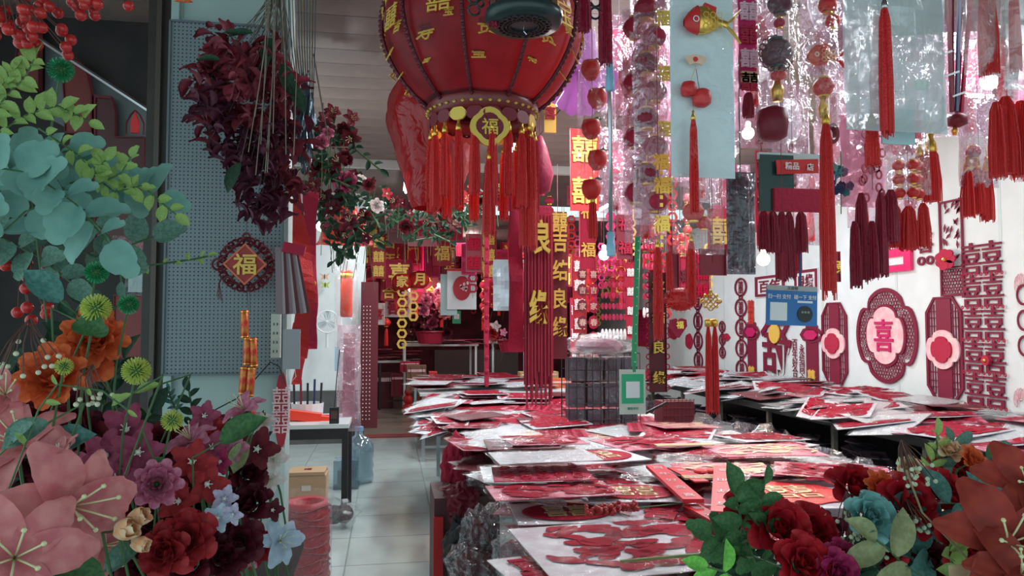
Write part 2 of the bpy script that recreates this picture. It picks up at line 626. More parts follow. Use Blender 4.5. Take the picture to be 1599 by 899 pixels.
def sheet(w, h, nx=8, nz=14, amp=0.012, seed=0, freq=9.0, pillow=0.0, y=0.0):
    """crumpled sheet in XZ facing -Y"""
    b = B()
    vs, fs = [], []
    for j in range(nz + 1):
        for i in range(nx + 1):
            u, v = i / nx, j / nz
            x, z = (u - .5) * w, (v - .5) * h
            d = noise.noise(Vector((x * freq + seed * 7.3, z * freq, seed))) * amp + pillow * (sin(pi * u) * sin(pi * v)) ** .5 if 0 < u < 1 and 0 < v < 1 else 0
            vs.append((x + noise.noise(Vector((z * freq * .6, seed, 3))) * amp * .6, y - d, z))
    for j in range(nz):
        for i in range(nx):
            a = j * (nx + 1) + i
            fs.append((a, a + 1, a + nx + 2, a + nx + 1))
    return b.add(vs, fs)


def bag(parent, w, h, m, z=0.0, amp=0.012, pillow=0.03, seed=None, name='clear_bag', nx=8, nz=16):
    seed = random.random() * 50 if seed is None else seed
    b = sheet(w, h, nx, nz, amp, seed, 11, pillow)
    s2 = sheet(w, h, nx, nz, amp, seed + 5, 11, pillow)
    b.add([(x, -yy + .002, zz) for x, yy, zz in s2.v], [tuple(reversed(f)) for f in s2.f])
    return b.build(name, m, parent, loc=(0, 0, z))


def lantern_mesh(r, h, ribs=12):
    prof = []
    for i in range(13):
        t = i / 12
        prof.append((r * (0.45 + 0.55 * sin(pi * (0.06 + .88 * t))) if 0 < i < 12 else r * .45, h * (t - .5)))
    return B().lathe(prof, ribs * 4, rib=0.06, nrib=ribs * 2)


def mini_lantern(parent, x, y, z, r, m=BRED, cap=GOLD, h=None):
    h = h or r * 1.6
    key = ('ml', round(r, 3), round(h, 3), m.name)
    if key not in _TS:
        me = lantern_mesh(r, h, 8).mesh('lantern_ball', True)
        me.materials.append(m)
        c = B()
        for s in (-1, 1):
            c.lathe([(r * .5, s * h * .5), (r * .5, s * (h * .5 + r * .16))] if s > 0 else [(r * .5, -(h * .5 + r * .16)), (r * .5, -h * .5)], 14)
        c.tube([(0, 0, h * .5), (0, 0, h * .5 + r * .8)], r * .04, 4)
        cm = c.mesh('cap')
        cm.materials.append(cap)
        _TS[key] = (me, cm)
    me, cm = _TS[key]
    o = place('lantern_ball', me, parent, (x, y, z))
    place('cap', cm, o)
    return o


def ring_pts(r, n=20, cx=0, cz=0, y=0, rx=None):
    return [(cx + (rx or r) * cos(2 * pi * k / n), y, cz + r * sin(2 * pi * k / n)) for k in range(n)]


def knot_mesh(s, tr=0.05):
    """woven lozenge knot with side loops, half-diagonal s"""
    b = B()
    n = 5
    for k in range(n):
        t = (k / (n - 1) - .5) * 1.3 * s
        for sg in (1, -1):
            a = Vector((t - .62 * s, 0.004 * (k % 2) * sg, sg * (t + .62 * s)))
            c = Vector((t + .62 * s, 0.004 * ((k + 1) % 2) * sg, sg * (t - .62 * s)))
            b.tube([a, (a + c) / 2 + Vector((0, sg * s * tr, 0)), c], s * tr, 5)
    for sx in (-1, 1):
        b.tube(ring_pts(s * .26, 14, sx * s * 1.22, 0), s * tr, 5, True)
        b.tube(ring_pts(s * .16, 12, sx * s * .78, s * .72), s * tr, 5, True)
        b.tube(ring_pts(s * .16, 12, sx * s * .78, -s * .72), s * tr, 5, True)
    b.tube(ring_pts(s * .16, 12, 0, s * 1.3), s * tr, 5, True)
    return b


def face_rot():
    return (0, 0, 0)


def cloud_board(w, h, lob=6):
    return ell(w / 2 * .88, h / 2 * .88, 48, lobes=lob, amp=.14)


def banner_thing(label, px0, px1, py0, py1, Y, chars, m=CRIM, cm=YEL, name='hanging_banner', csize=.62, group=None, wave=0.01, border=True, rot=0.0):
    a, c = at(px0, py0, Y), at(px1, py1, Y)
    w, h = abs(c.x - a.x), abs(a.z - c.z)
    t = thing(name, label, 'banner', ((a.x + c.x) / 2, Y, (a.z + c.z) / 2), (0, 0, rot), group)
    b = B()
    b.box(0, 0.003, 0, w, 0.005, h)
    if border:
        for s in (-1, 1):
            b.box(s * w * .48, -.003, 0, w * .04, .008, h)
    b.build('cloth', m, t)
    n = len(chars)
    if n:
        for k, ch in enumerate(chars):
            z = h / 2 - h * (k + .5) / n
            cb = word(B(), ch, 0, 0, min(w * csize * 1.3, h / n * .82), 0, 0.012, 0.015)
            cb.build('character', cm, t, loc=(0, -.01, z))
    return t


def hang_cord(t, L, z0=0.0, r=0.0012, m=None):
    B().tube([(0, 0, z0), (0, 0, z0 + L)], r, 4).build('cord', m or DRED, t)

# ================================================================ RIGHT WALL DECORATIONS
WX = 4.69
WROT = (0, 0, -pi / 2)


def wall_thing(name, label, cat, px0, px1, py0, py1, group=None, off=0.0):
    pc, qc = (px0 + px1) / 2, (py0 + py1) / 2
    c = atx(pc, qc, WX - off)
    h = atx(pc, py0, WX - off).z - atx(pc, py1, WX - off).z
    w = atx(px0, qc, WX - off).y - atx(px1, qc, WX - off).y
    t = thing(name, label, cat, c, WROT, group)
    return t, w, h


def lace(b, inside, x0, x1, z0, z1, step, r, th=0.004):
    """filigree of little rings and bars where inside(x, z)"""
    z = z0
    k = 0
    while z < z1:
        x = x0 + (step * .5 if k % 2 else 0)
        while x < x1:
            if inside(x, z):
                rr = r * random.uniform(.8, 1.15)
                o = [(x + rr * cos(2 * pi * i / 7), z + rr * sin(2 * pi * i / 7)) for i in range(7)]
                q = [(x + rr * .66 * cos(2 * pi * i / 7), z + rr * .66 * sin(2 * pi * i / 7)) for i in range(7)]
                b.ring(o, q, -.003, .001)
            x += step
        z += step * .87
        k += 1
    return b


def quat(w, h, n=64, k=1.0):
    """four lobed plaque"""
    out = []
    for i in range(n):
        a = 2 * pi * i / n
        q = .80 + .20 * abs(cos(a)) ** 1.4 + .04 * abs(sin(2 * a + .0)) ** 2 if abs(cos(a)) > abs(sin(a)) else .80 + .20 * abs(sin(a)) ** 1.4
        q -= .10 * math.exp(-((abs(abs(math.atan2(abs(sin(a)), abs(cos(a)))) - pi / 4)) / .10) ** 2)
        out.append((w / 2 * k * q * cos(a), h / 2 * k * q * sin(a)))
    return out


def medallion(t, w, h):
    B().ring(quat(w, h, 64, 1), quat(w, h, 64, .91), -.012, .0).build('outer_ring', WALLRED, t)
    B().ring(quat(w, h, 64, .66), quat(w, h, 64, .60), -.012, .0).build('inner_ring', WALLRED, t)

    def ins(x, z):
        q = sqrt((x / (w / 2)) ** 2 + (z / (h / 2)) ** 2)
        return .60 < q < .90 and not (q > .80 and abs(abs(x / w) - abs(z / h)) < .10)
    lb = lace(B(), ins, -w / 2, w / 2, -h / 2, h / 2, h * .040, h * .021).build('filigree', WALLRED, t)
    lb['kind'] = 'stuff'
    B().slab(quat(w * .60, h * .60), -.02, -.006).build('plaque', PINK, t)
    word(B(), '喜', 0, 0, h * .34, -.028, .010, .012, .9).build('character', MAG, t)


t, w_, h_ = wall_thing('wall_medallion', 'large four-lobed red lace medallion with pink centre on the white wall', 'medallion', 1336, 1431, 449, 598)
medallion(t, w_, h_)


def lattice(t, w, h, plaque=True):
    ch = w * .24
    o = [(-w / 2 + ch, h / 2), (w / 2 - ch, h / 2), (w / 2, h / 2 - ch * 1.3), (w / 2, -h / 2 + ch * 1.3), (w / 2 - ch, -h / 2), (-w / 2 + ch, -h / 2), (-w / 2, -h / 2 + ch * 1.3), (-w / 2, h / 2 - ch * 1.3)][::-1]
    q = [(x * .88, z * .965) for x, z in o]
    B().ring(o, q, -.014, 0).build('frame', WALLRED, t)
    B().box(0, -.005, 0, w * .40, .010, h * .96).build('centre_panel', mat('plum_card', (0.20, .006, .035), .6), t)
    b = B()
    for s in (-1, 1):
        for k in (0.26, .33, .40):
            b.box(s * w * k, -.006, 0, w * .022, .008, h * (.86 if k < .35 else .78))
        for z in (-.36, -.30, -.22, .22, .30, .36):
            b.box(s * w * .33, -.006, z * h, w * .24, .008, h * .008)
    b.build('lattice_bars', WALLRED, t)
    B().slab(quat(w * .92, h * .37), -.028, -.014).build('plaque', PINK, t)
    B().slab(quat(w * .56, h * .25), -.044, -.028).build('rosette', CRIM, t)


t, w_, h_ = wall_thing('lattice_panel', 'octagonal red lattice panel with pink plaque between the big medallion and the tall character strip', 'panel', 1447, 1504, 463, 628)
lattice(t, w_, h_)
t, w_, h_ = wall_thing('lattice_panel', 'octagonal red lattice panel with pink plaque beside the big medallion, farther along the wall', 'panel', 1284, 1323, 472, 600)
lattice(t, w_, h_)

# tall double-happiness strip
t, w_, h_ = wall_thing('character_strip', 'tall red column of stacked double-happiness cut-outs on the white wall', 'wall decoration', 1503, 1570, 376, 634)
for k in range(5):
    z = h_ * (.5 - (k + .5) / 5)
    word(B(), '囍', 0, 0, h_ / 5 * .98, -.008, .012, .0, w_ / (h_ / 5) * .98).build('character', WALLRED, t, loc=(0, 0, z))
    bb = B()
    for q in range(9):
        x = (q / 8 - .5) * w_ * .95
        bb.ring(ell(.012, .016, 8, x, 0), ell(.006, .009, 8, x, 0), -.016, -.010)
    bb.build('scroll_band', CRIM, t, loc=(0, 0, z - h_ * .1))
B().slab(ell(.035, .035, 16, lobes=6, amp=.25), -.05, -.02).build('rosette', CRIM, t, loc=(w_ * .12, 0, -h_ * .22))
B().ball((w_ * .12, -.055, -h_ * .22), .016).build('rosette_centre', GOLD, t)

# bamboo window strip
t, w_, h_ = wall_thing('window_strip', 'narrow red bamboo paper-cut window strip above the nearer lattice panel', 'wall decoration', 1468, 1505, 312, 462)
B().ring([(-w_ / 2, h_ / 2), (-w_ / 2, -h_ / 2), (w_ / 2, -h_ / 2), (w_ / 2, h_ / 2)], [(-w_ * .43, h_ * .48), (-w_ * .43, -h_ * .48), (w_ * .43, -h_ * .48), (w_ * .43, h_ * .48)], -.012, 0).build('frame', WALLRED, t)
b = B()
for k in range(26):
    x, z, a = random.uniform(-.3, .3) * w_, random.uniform(-.18, .46) * h_, random.uniform(.5, 2.6)
    L = .07
    b.slab([(x, z), (x + L * .5 * cos(a) + .012 * sin(a), z + L * .5 * sin(a) - .012 * cos(a)), (x + L * cos(a), z + L * sin(a)), (x + L * .5 * cos(a) - .012 * sin(a), z + L * .5 * sin(a) + .012 * cos(a))], -.008, -.002)
b.build('bamboo_leaf_cut', WALLRED, t)
b = lace(B(), lambda x, z: True, -w_ * .42, w_ * .42, -h_ * .46, -h_ * .22, .030, .018)
b.build('cloud_grille', WALLRED, t)
b2 = B().box(0, -.006, -h_ * .20, w_ * .9, .008, .012).build('crossbar', WALLRED, t)

# right-hand edge lotus papercuts
for (a, z0, z1, ch) in (('faint pink lotus outline paper-cut at the top of the wall end', 350, 470, '蓮'), ('small red lotus bud paper-cut low on the wall end above the shelf', 590, 634, '花')):
    t, w_, h_ = wall_thing('lotus_paper_cut', a, 'wall decoration', 1578, 1612, z0, z1)
    b = B()
    for k in range(7):
        a_ = pi * k / 6
        b.ring(ell(.020, .05, 12, .05 * cos(a_), -h_ * .3 + .05 * sin(a_)), ell(.016, .043, 12, .05 * cos(a_), -h_ * .3 + .05 * sin(a_)), -.006, 0)
    b.build('petal_outline', PINK, t)
t, w_, h_ = wall_thing('plaque_strip', 'column of small pink window plaques at the near end of the wall', 'wall decoration', 1588, 1612, 440, 560)
for k in range(3):
    z = h_ * (.5 - (k + .5) / 3)
    B().ring(ell(w_ * .45, h_ * .14, 20, 0, z), ell(w_ * .36, h_ * .11, 20, 0, z), -.01, 0).build('plaque_ring', WALLRED, t)

# magenta square sign
t, w_, h_ = wall_thing('square_sign', 'glossy magenta square frame sign glowing above the big medallion', 'sign', 1378, 1425, 388, 424)
B().ring([(-w_ / 2, h_ / 2), (-w_ / 2, -h_ / 2), (w_ / 2, -h_ / 2), (w_ / 2, h_ / 2)], [(-w_ * .28, h_ * .14), (-w_ * .28, -h_ * .24), (w_ * .28, -h_ * .24), (w_ * .28, h_ * .14)], -.03, 0).build('face', mat('hot_pink', (.80, .01, .15), .35), t)
B().box(0, -.004, 0, w_ * .58, .006, h_ * .4).build('insert', WHITE, t)
t, w_, h_ = wall_thing('heart_characters', 'small maroon happiness characters with hearts beside the magenta sign', 'wall decoration', 1430, 1461, 362, 416)
word(B(), '喜', 0, 0, h_ * .62, -.006, .01, .02, .95).build('character', WALLRED, t, loc=(0, 0, h_ * .2))
for s in (-1, 1):
    B().ring(ell(w_ * .2, h_ * .13, 14, s * w_ * .22, -h_ * .33), ell(w_ * .1, h_ * .07, 14, s * w_ * .22, -h_ * .33), -.01, 0).build('heart', WALLRED, t)
t, w_, h_ = wall_thing('fabric_flower', 'dark red fabric flower with gold centre pinned over the bamboo window strip', 'flower', 1463, 1497, 385, 425, off=.04)
for k in range(7):
    a = 2 * pi * k / 7
    B().slab(ell(w_ * .22, h_ * .17, 10, w_ * .26 * cos(a), h_ * .26 * sin(a)), -.03 - .003 * (k % 2), -.02).build('petal', CRIM, t)
B().ball((0, -.035, 0), .02).build('centre', GOLD, t)


def chain(label, px0, px1, py0, py1, n, ch='囍'):
    t, w, h = wall_thing('oval_chain', label, 'wall decoration', px0, px1, py0, py1)
    for k in range(n):
        z = h * (.5 - (k + .5) / n)
        o = B().ring(ell(w / 2, h / n * .46, 20), ell(w * .39, h / n * .37, 20), -.008, 0).build('oval_ring', WALLRED, t, loc=(0, 0, z))
        word(B(), ch, 0, 0, h / n * .62, -.004, .006, .01, .72).build('character', WALLRED, o)
        if k < n - 1:
            B().ring(ell(w * .16, h / n * .09, 10), ell(w * .09, h / n * .05, 10), -.008, 0).build('link', WALLRED, t, loc=(0, 0, z - h / n * .5))


chain('chain of five red oval paper-cuts on the wall near the gold knot', 1148, 1167, 432, 592, 5)
chain('chain of red oval paper-cuts near the heart pendant, farther along the wall', 1083, 1097, 455, 578, 4)
chain('short thin chain of red ovals at the far end of the wall', 1123, 1133, 500, 560, 3)
#chain('slim chain of red ovals beside the warm glow on the wall', 1188, 1199, 462, 505, 3, '喜')

for (lab, x0, x1, y0, y1, tx) in (('red frame with two characters meaning good match, beside the long red tassel', 1241, 1276, 421, 456, '良缘'), ('red frame with two characters behind the blue payment board, under maroon tassels', 1179, 1225, 430, 462, '百年')):
    t, w_, h_ = wall_thing('framed_characters', lab, 'wall decoration', x0, x1, y0, y1)
    B().box(0, .001, 0, w_ * 1.05, .004, h_ * 1.1).build('backing', WHITE, t)
    B().ring([(-w_ / 2, h_ / 2), (-w_ / 2, -h_ / 2), (w_ / 2, -h_ / 2), (w_ / 2, h_ / 2)], [(-w_ * .42, h_ * .38), (-w_ * .42, -h_ * .38), (w_ * .42, -h_ * .38), (w_ * .42, h_ * .38)], -.012, -.001).build('frame', WALLRED, t)
    word(B(), tx, 0, 0, h_ * .62, -.008, .006, .02, w_ * .72 / (h_ * 1.25)).build('lettering', WALLRED, t)


def ribbon(label, px0, px1, py0, py1):
    t, w, h = wall_thing('ribbon_pendant', label, 'wall decoration', px0, px1, py0, py1)
    B().box(0, -.004, 0, w * .52, .008, h).build('ribbon', WALLRED, t)
    B().ring(ell(w * .52, h * .14, 8, 0, h * .33), ell(w * .40, h * .10, 8, 0, h * .33), -.014, -.006).build('rosette_frame', WALLRED, t)
    B().slab(cloud_board(w * .6, h * .17), -.03, -.014).build('rosette', MAG, t, loc=(0, 0, h * .33))
    word(B(), '囍', 0, 0, h * .22, -.014, .010, .03, .95).build('gold_character', YEL, t, loc=(0, 0, -h * .36))


ribbon('red ribbon with rosette and gold double-happiness foot left of the big calligraphy', 1162, 1187, 503, 594)
ribbon('red ribbon with rosette and gold double-happiness foot right of the big calligraphy', 1251, 1286, 507, 600)
t, w_, h_ = wall_thing('calligraphy_character', 'big brushed red character with gold fan on the wall below the blue board', 'wall decoration', 1183, 1242, 492, 588)
word(B(), '舒', 0, 0, h_ * .95, -.01, .012, .012, 1.0).build('character', WALLRED, t)
B().slab(ell(w_ * .14, h_ * .16, 16, 0, h_ * .2), -.035, -.02).build('gold_fan', YEL, t)
t, w_, h_ = wall_thing('calligraphy_column', 'two thin columns of small handwritten red characters right of the big calligraphy', 'wall decoration', 1236, 1258, 522, 597)
word(B(), '百\n年\n好\n合', -w_ * .25, 0, h_ * .8, -.004, .006, 0, .9).build('lettering', WALLRED, t)
word(B(), '永\n结\n同\n心', w_ * .25, -h_ * .1, h_ * .8, -.004, .006, 0, .9).build('lettering', WALLRED, t)
t, w_, h_ = wall_thing('character_strip', 'short bright red patterned strip glowing beside the warm bulb', 'wall decoration', 1166, 1180, 468, 506)
word(B(), '囍\n囍', 0, 0, h_, -.006, .008, .02, .9).build('character', mat('lit_orange_red', (.55, .03, .02), .6), t)  # light of the warm bulb put into this red
t, w_, h_ = wall_thing('red_poster', 'square crimson poster with double-happiness pattern at the far end of the wall', 'poster', 996, 1018, 483, 541)
B().box(0, 0, 0, w_, .006, h_).build('sheet', CRIM, t)
word(B(), '囍', 0, 0, h_ * .7, -.006, .004, .0, 1.3).build('character', MAG, t)
for (x0, x1, y0, y1, lab) in ((1042, 1060, 505, 530, 'small red flower cut-out on the far wall left of the oval chain'), (1128, 1140, 520, 532, 'tiny red butterfly cut-out on the wall beside the oval chain'), (1070, 1082, 520, 545, 'small red lantern cut-out on the far wall beside the heart pendant')):
    t, w_, h_ = wall_thing('wall_cut_out', lab, 'wall decoration', x0, x1, y0, y1)
    B().slab(cloud_board(w_, h_, 5), -.006, 0).build('shape', CRIM, t)
    B().slab(ell(w_ * .15, h_ * .15, 10), -.012, -.006).build('centre', MAG, t)

# ================================================================ HANGINGS
# ---- big palace lantern
LY = 2.15
lc = at(754, 48, LY)
RL = 158 * mpp(755, LY)
HL = 262 * mpp(755, LY)
t = thing('palace_lantern', 'huge round red palace lantern with gold characters hanging top centre', 'lantern', lc)
CLOTH = mat('lantern_cloth', (0.15, 0.010, 0.018), 0.45, col2=(0.07, 0.006, 0.012), nscale=16, trans=0.2, spec=.25)
TRIMD = mat('lantern_trim', (0.11, 0.008, 0.018), 0.5)
NP = 10


def lantern_r(u):       # u 0 bottom .. 1 top
    return RL * (0.44 + 0.56 * sin(pi * (0.02 + .96 * u)) ** .72)


for k in range(NP):
    vs, fs = [], []
    A0, A1 = 2 * pi * k / NP, 2 * pi * (k + 1) / NP
    nu, na = 14, 6
    for i in range(nu + 1):
        u = i / nu
        for j in range(na + 1):
            v = j / na
            a = A0 + (A1 - A0) * v
            r = lantern_r(u) * (1 - .045 * (1 - sin(pi * v)))
            vs.append((r * cos(a), r * sin(a), HL * (u - .5)))
    for i in range(nu):
        for j in range(na):
            q = i * (na + 1) + j
            fs.append((q, q + 1, q + na + 2, q + na + 1))
    pnl = B().add(vs, fs).build('cloth_panel', CLOTH, t, True)
    # gold characters, wrapped on the panel
    b = B()
    am = (A0 + A1) / 2
    for (u, da, ch, s) in ((.62, -.12, '福', .075), (.45, .10, '囍', .07), (.30, -.08, '春', .055), (.80, .08, '花', .06)):
        if random.random() < .0:
            continue
        g = glyphs(random.choice([ch, ch, '寿', '贵', '宝']), s, .003, 0)
        r = lantern_r(u) * 1.004
        a = am + da
        slope = (lantern_r(u + .03) - lantern_r(u - .03)) / (.06 * HL)
        M = Matrix.Translation((r * cos(a), r * sin(a), HL * (u - .5))) @ Matrix.Rotation(a + pi / 2, 4, 'Z') @ Matrix.Rotation(-math.atan(slope), 4, 'X')
        b.add(g[0], g[1], M)
    for q in range(4):
        u = (.18, .38, .54, .72)[q]
        g = glyphs('寿贵吉宝'[(q + k) % 4], random.uniform(.028, .04), .003, 0)
        r = lantern_r(u) * 1.004
        a = am + (-.17, .19, -.2, .17)[q]
        slope = (lantern_r(u + .03) - lantern_r(u - .03)) / (.06 * HL)
        b.add(g[0], g[1], Matrix.Translation((r * cos(a), r * sin(a), HL * (u - .5))) @ Matrix.Rotation(a + pi / 2, 4, 'Z') @ Matrix.Rotation(-math.atan(slope), 4, 'X'))
    b.build('gold_print', GOLDP, pnl)['kind'] = 'stuff'
    # rib with beaded fringe
    pts = [((lantern_r(i / 14)) * 1.005 * cos(A0), lantern_r(i / 14) * 1.005 * sin(A0), HL * (i / 14 - .5)) for i in range(15)]
    rb = B().tube(pts, .006, 6).build('rib', TRIMD, t, True)
    bb = B()
    for i in range(34):
        u = (i + .5) / 34
        r = lantern_r(u) * 1.02
        bb.lathe([(.002, -.006), (.007, 0), (.002, .006)], 5, Matrix.Translation((r * cos(A0), r * sin(A0), HL * (u - .5))))
    bb.build('beaded_edge', TRIMD, rb)
zb = -HL / 2
r0 = lantern_r(0)
B().lathe([(r0 * .6, zb + .03), (r0 * 1.06, zb + .03), (r0 * 1.08, zb), (r0 * 1.0, zb - .035), (r0 * .96, zb - .035), (r0 * .96, zb + .01)], 48, closed=True).build('bottom_ring', mat('bottom_ring_red', (.20, .02, .02), .35), t, True)
b = B()
for k in range(40):
    a = 2 * pi * k / 40
    b.lathe([(.002, -.004), (.006, 0), (.002, .004)], 6, Matrix.Translation((r0 * 1.07 * cos(a), r0 * 1.07 * sin(a), zb - .012)))
b.build('ring_studs', GOLDP, t)
for k in range(20):
    a = 2 * pi * k / 20 + .05
    x, y = r0 * cos(a), r0 * sin(a)
    pl = B().slab(ell(.024, .017, 18, lobes=6, amp=.15), -.003, .003).build('cloud_plaque', GOLDP if k % 5 == 3 else DRED, t, loc=(x * 1.02, y * 1.02, zb - .045), rot=(0, 0, a + pi / 2))
    tassel(t, x, y, zb - .085, 0.19 + .03 * (k % 2), .012, SILK, GOLD)
# gold diamond coin plaque under the ring
B().slab([(0, .055), (-.055, 0), (0, -.055), (.055, 0)], -.006, .006).build('diamond_plaque', DRED, t, loc=(0.0, -r0 * .98, zb - .085))
B().ring(ell(.048, .048, 24, lobes=4, amp=.15), ell(.034, .034, 24, lobes=4, amp=.15), -.010, .004).build('coin_ring', GOLDP, t, loc=(0.0, -r0 * .98, zb - .085))
word(B(), '福', 0, 0, .045, -.008, .004, .01).build('character', GOLDP, t, loc=(0.0, -r0 * .98, zb - .085))
tassel(t, .0, -r0, zb - .17, .22, .014, SILK, GOLD)
tassel(t, .125, -r0 * .5, zb - .06, .36, .022, SILK, GOLD)
B().tube([(0.09, -r0 * .8, zb + .30), (.085, -r0 * .85, zb + .02), (.085, -r0 * .85, zb - .06)], .0015, 4).build('pull_cord', GOLDP, t)
B().tube([(0, 0, HL / 2), (0, 0, CEIL - lc.z)], .006, 6).build('hook_rod', BLACK, t)
# point light added inside, standing in for the dull glow of backlight
for k in range(1):
    l = bpy.data.lights.new('lantern_glow', 'POINT')
    l.energy, l.color, l.shadow_soft_size = 6, (1, .45, .25), .06
    o = bpy.data.objects.new('lantern_glow', l)
    o.location = lc + Vector((.08, -.06, -.06))
    COL.objects.link(o)

# ---- dark palace lantern in front
DY = 1.45
dc = at(818, -30, DY)
t = thing('dark_palace_lantern', 'small dark carved palace lantern with round underside in front of the huge red lantern', 'lantern', dc)
DTEAL = mat('dark_teal_lacquer', (0.015, 0.028, 0.030), 0.35)
R = 62 * mpp(818, DY)
zb = at(818, 40, DY).z - dc.z
B().lathe([(R * .2, zb), (R * .92, zb), (R, zb + .010), (R, zb + .024), (R * .9, zb + .03)], 40).build('bottom_disc', DTEAL, t, True)
b = B()
for k in range(24):
    a = 2 * pi * k / 24
    for q, s in ((.62, .10), (.42, .07)):
        b.ring(ell(R * s, R * s, 8, R * q * cos(a), R * q * sin(a)), ell(R * s * .55, R * s * .55, 8, R * q * cos(a), R * q * sin(a)), zb - .004, zb, Matrix(((1, 0, 0, 0), (0, 0, 1, 0), (0, 1, 0, 0), (0, 0, 0, 1))))
b.build('pierced_carving', BLACK, t)
b = B()
for k in range(6):
    a = 2 * pi * k / 6 + .3
    b.box(R * .88 * cos(a), R * .88 * sin(a), zb + .16, .010, .010, .28)
b.build('corner_posts', WOODB, t)
for k in range(6):
    a0_, a1_ = 2 * pi * k / 6 + .3, 2 * pi * (k + 1) / 6 + .3
    p0_, p1_ = (R * .85 * cos(a0_), R * .85 * sin(a0_)), (R * .85 * cos(a1_), R * .85 * sin(a1_))
    B().add([(*p0_, zb + .03), (*p1_, zb + .03), (*p1_, zb + .3), (*p0_, zb + .3)], [(0, 1, 2, 3)]).build('side_panel', mat('dim_red_silk', (.22, .008, .015), .5, trans=.3), t)
B().tube([(0, 0, zb), (0.0, -.0, zb - .012), (.006, 0, zb - .018)], .0015, 5).build('hook', STEEL, t)
for (px, py0, py1, m_, rr) in ((771, -40, 41, 'm', .011), (911, -30, 48, 'm', .011), (945, -40, 101, 'm', .013)):
    a_, c_ = at(px, py0, DY), at(px, py1, DY)
    tassel(t, a_.x - dc.x, 0, a_.z - dc.z, a_.z - c_.z, rr, DSILK, None)
for (px, py, s) in ((929, 12, 1), (740, 6, -1)):
    q = at(px, py, DY) - dc
    b = B()
    for (cx, cz, r_) in ((0, .016, .014), (0, -.012, .012), (-.012 * s, .002, .008)):
        b.tube(ring_pts(r_, 12, q.x + cx, q.z + cz), .0025, 5, True)
    b.build('scroll_bracket', DTEAL, t)
B().box(0, 0, zb + .10, R * 2.0, .03, .02).build('bracket_rail', DTEAL, t)

# ---- red bagged lantern behind
t = thing('bagged_lantern', 'big round lantern wrapped in a slack red plastic bag behind the huge lantern', 'bagged lantern', at(660, 225, 2.75))
s = mpp(660, 2.75)
b = B()
vs, fs = [], []
n, m_ = 26, 16
for i in range(m_ + 1):
    u = i / m_
    z = (1 - 2 * u) * 102 * s
    r = 64 * s * (sin(pi * min(1, .12 + u * .82)) ** .5) * (1.0 + .1 * sin(u * 7))
    for k in range(n):
        a = 2 * pi * k / n
        q = r * (1 + .16 * noise.noise(Vector((cos(a) * 2.2, sin(a) * 2.2, u * 4))) + .035 * noise.noise(Vector((cos(a) * 9, sin(a) * 9, u * 3))))
        vs.append((q * cos(a) + 18 * s * sin(u * 2.2), q * sin(a), z))
for i in range(m_):
    for k in range(n):
        k2 = (k + 1) % n
        fs.append((i * n + k, i * n + k2, (i + 1) * n + k2, (i + 1) * n + k))
B().add(vs, fs).build('red_bag', BAGRED, t, True)
o = place('lantern_ball', lantern_mesh(42 * s, 105 * s, 10).mesh('lantern_ball', True), t, (12 * s, 0, -10 * s))
o.data.materials.append(CRIM)
B().tube([(0, 0, 100 * s), (0, 0, 1.0)], .003, 5).build('cord', DRED, t)

# ---- telescopic steel pole
a_, c_ = at(954, -60, 1.85), at(954, 412, 1.85)
t = thing('telescopic_pole', 'thin hanging steel pole with two pale blue plastic collars', 'pole', c_)
L_ = a_.z - c_.z
s = mpp(954, 1.85)
B().tube([(0, 0, 0.02), (0, 0, L_)], 3.6 * s, 12).build('pole', STEEL, t, True)
for (y0, y1) in ((102, 150), (375, 413)):
    z1_, z0_ = L_ - (y0 + 60) * s * 1.0, L_ - (y1 + 60) * s
    B().lathe([(6.5 * s, z0_), (7.2 * s, z0_ + .004), (7.2 * s, (z0_ + z1_) / 2), (6 * s, (z0_ + z1_) / 2 + .002), (6 * s, z1_)], 14).build('collar', BLUECLIP, t, True)

# ---- string of red apples in a bag
Y = 2.3
s = mpp(925, Y)
c = at(925, 205, Y)
t = thing('apple_string', 'string of red apple beads in a clear bag left of the steel pole', 'pendant', c)
for k, py in enumerate((108, 152, 200, 248, 294)):
    z = at(925, py, Y).z - c.z
    dx = (8 if k % 2 else -2) * s
    ab = B().lathe([(1e-4, -15 * s), (7 * s, -17 * s), (14 * s, -8 * s), (16 * s, 2 * s), (13 * s, 12 * s), (6 * s, 14 * s), (1e-4, 9 * s)], 18)
    ab.build('apple', BRED, t, True, (dx, 0, z))
    B().slab([(0, 0), (10 * s, 6 * s), (18 * s, 2 * s), (10 * s, -2 * s)], -.001, .001).build('leaf', STEMG, t, loc=(dx, 0, z + 13 * s))
B().tube([(0, 0, -100 * s), (0, 0, 240 * s)], .001, 4).build('cord', DRED, t)
bag(t, 48 * s, 290 * s, FILM2, 50 * s, amp=.01, pillow=.03)
tassel(t, 0, 0, -110 * s, 60 * s, .012, SILK, GOLD)

# ---- lilac scalloped shade
Y = 3.0
c = at(905, 125, Y)
s = mpp(905, Y)
t = thing('lilac_shade', 'translucent lilac scalloped fabric flower shade behind the red lantern', 'lamp shade', c)
LIL = mat('lilac_voile', (0.78, 0.40, 0.78), 0.6, trans=0.6, col2=(.85, .62, .86), nscale=8)
for k in range(10):
    a0_ = radians(200 + k * 16)
    pts = [(0, 0)] + [(62 * s * cos(a0_ + radians(16) * i / 4) * (1 + .05 * sin(pi * i / 4)), 75 * s * sin(a0_ + radians(16) * i / 4) * (1 + .05 * sin(pi * i / 4))) for i in range(5)]
    B().slab(pts, -.004 + .012 * (k % 2), .002 + .012 * (k % 2)).build('petal', LIL, t, loc=(0, 0, 20 * s))
B().lathe([(30 * s, 0), (26 * s, 60 * s), (5 * s, 80 * s)], 20).build('shade_crown', LIL, t, loc=(0, 0, 15 * s))
B().tube([(0, 0, 90 * s), (0, 0, .9)], .002, 4).build('cord', WHITE, t)


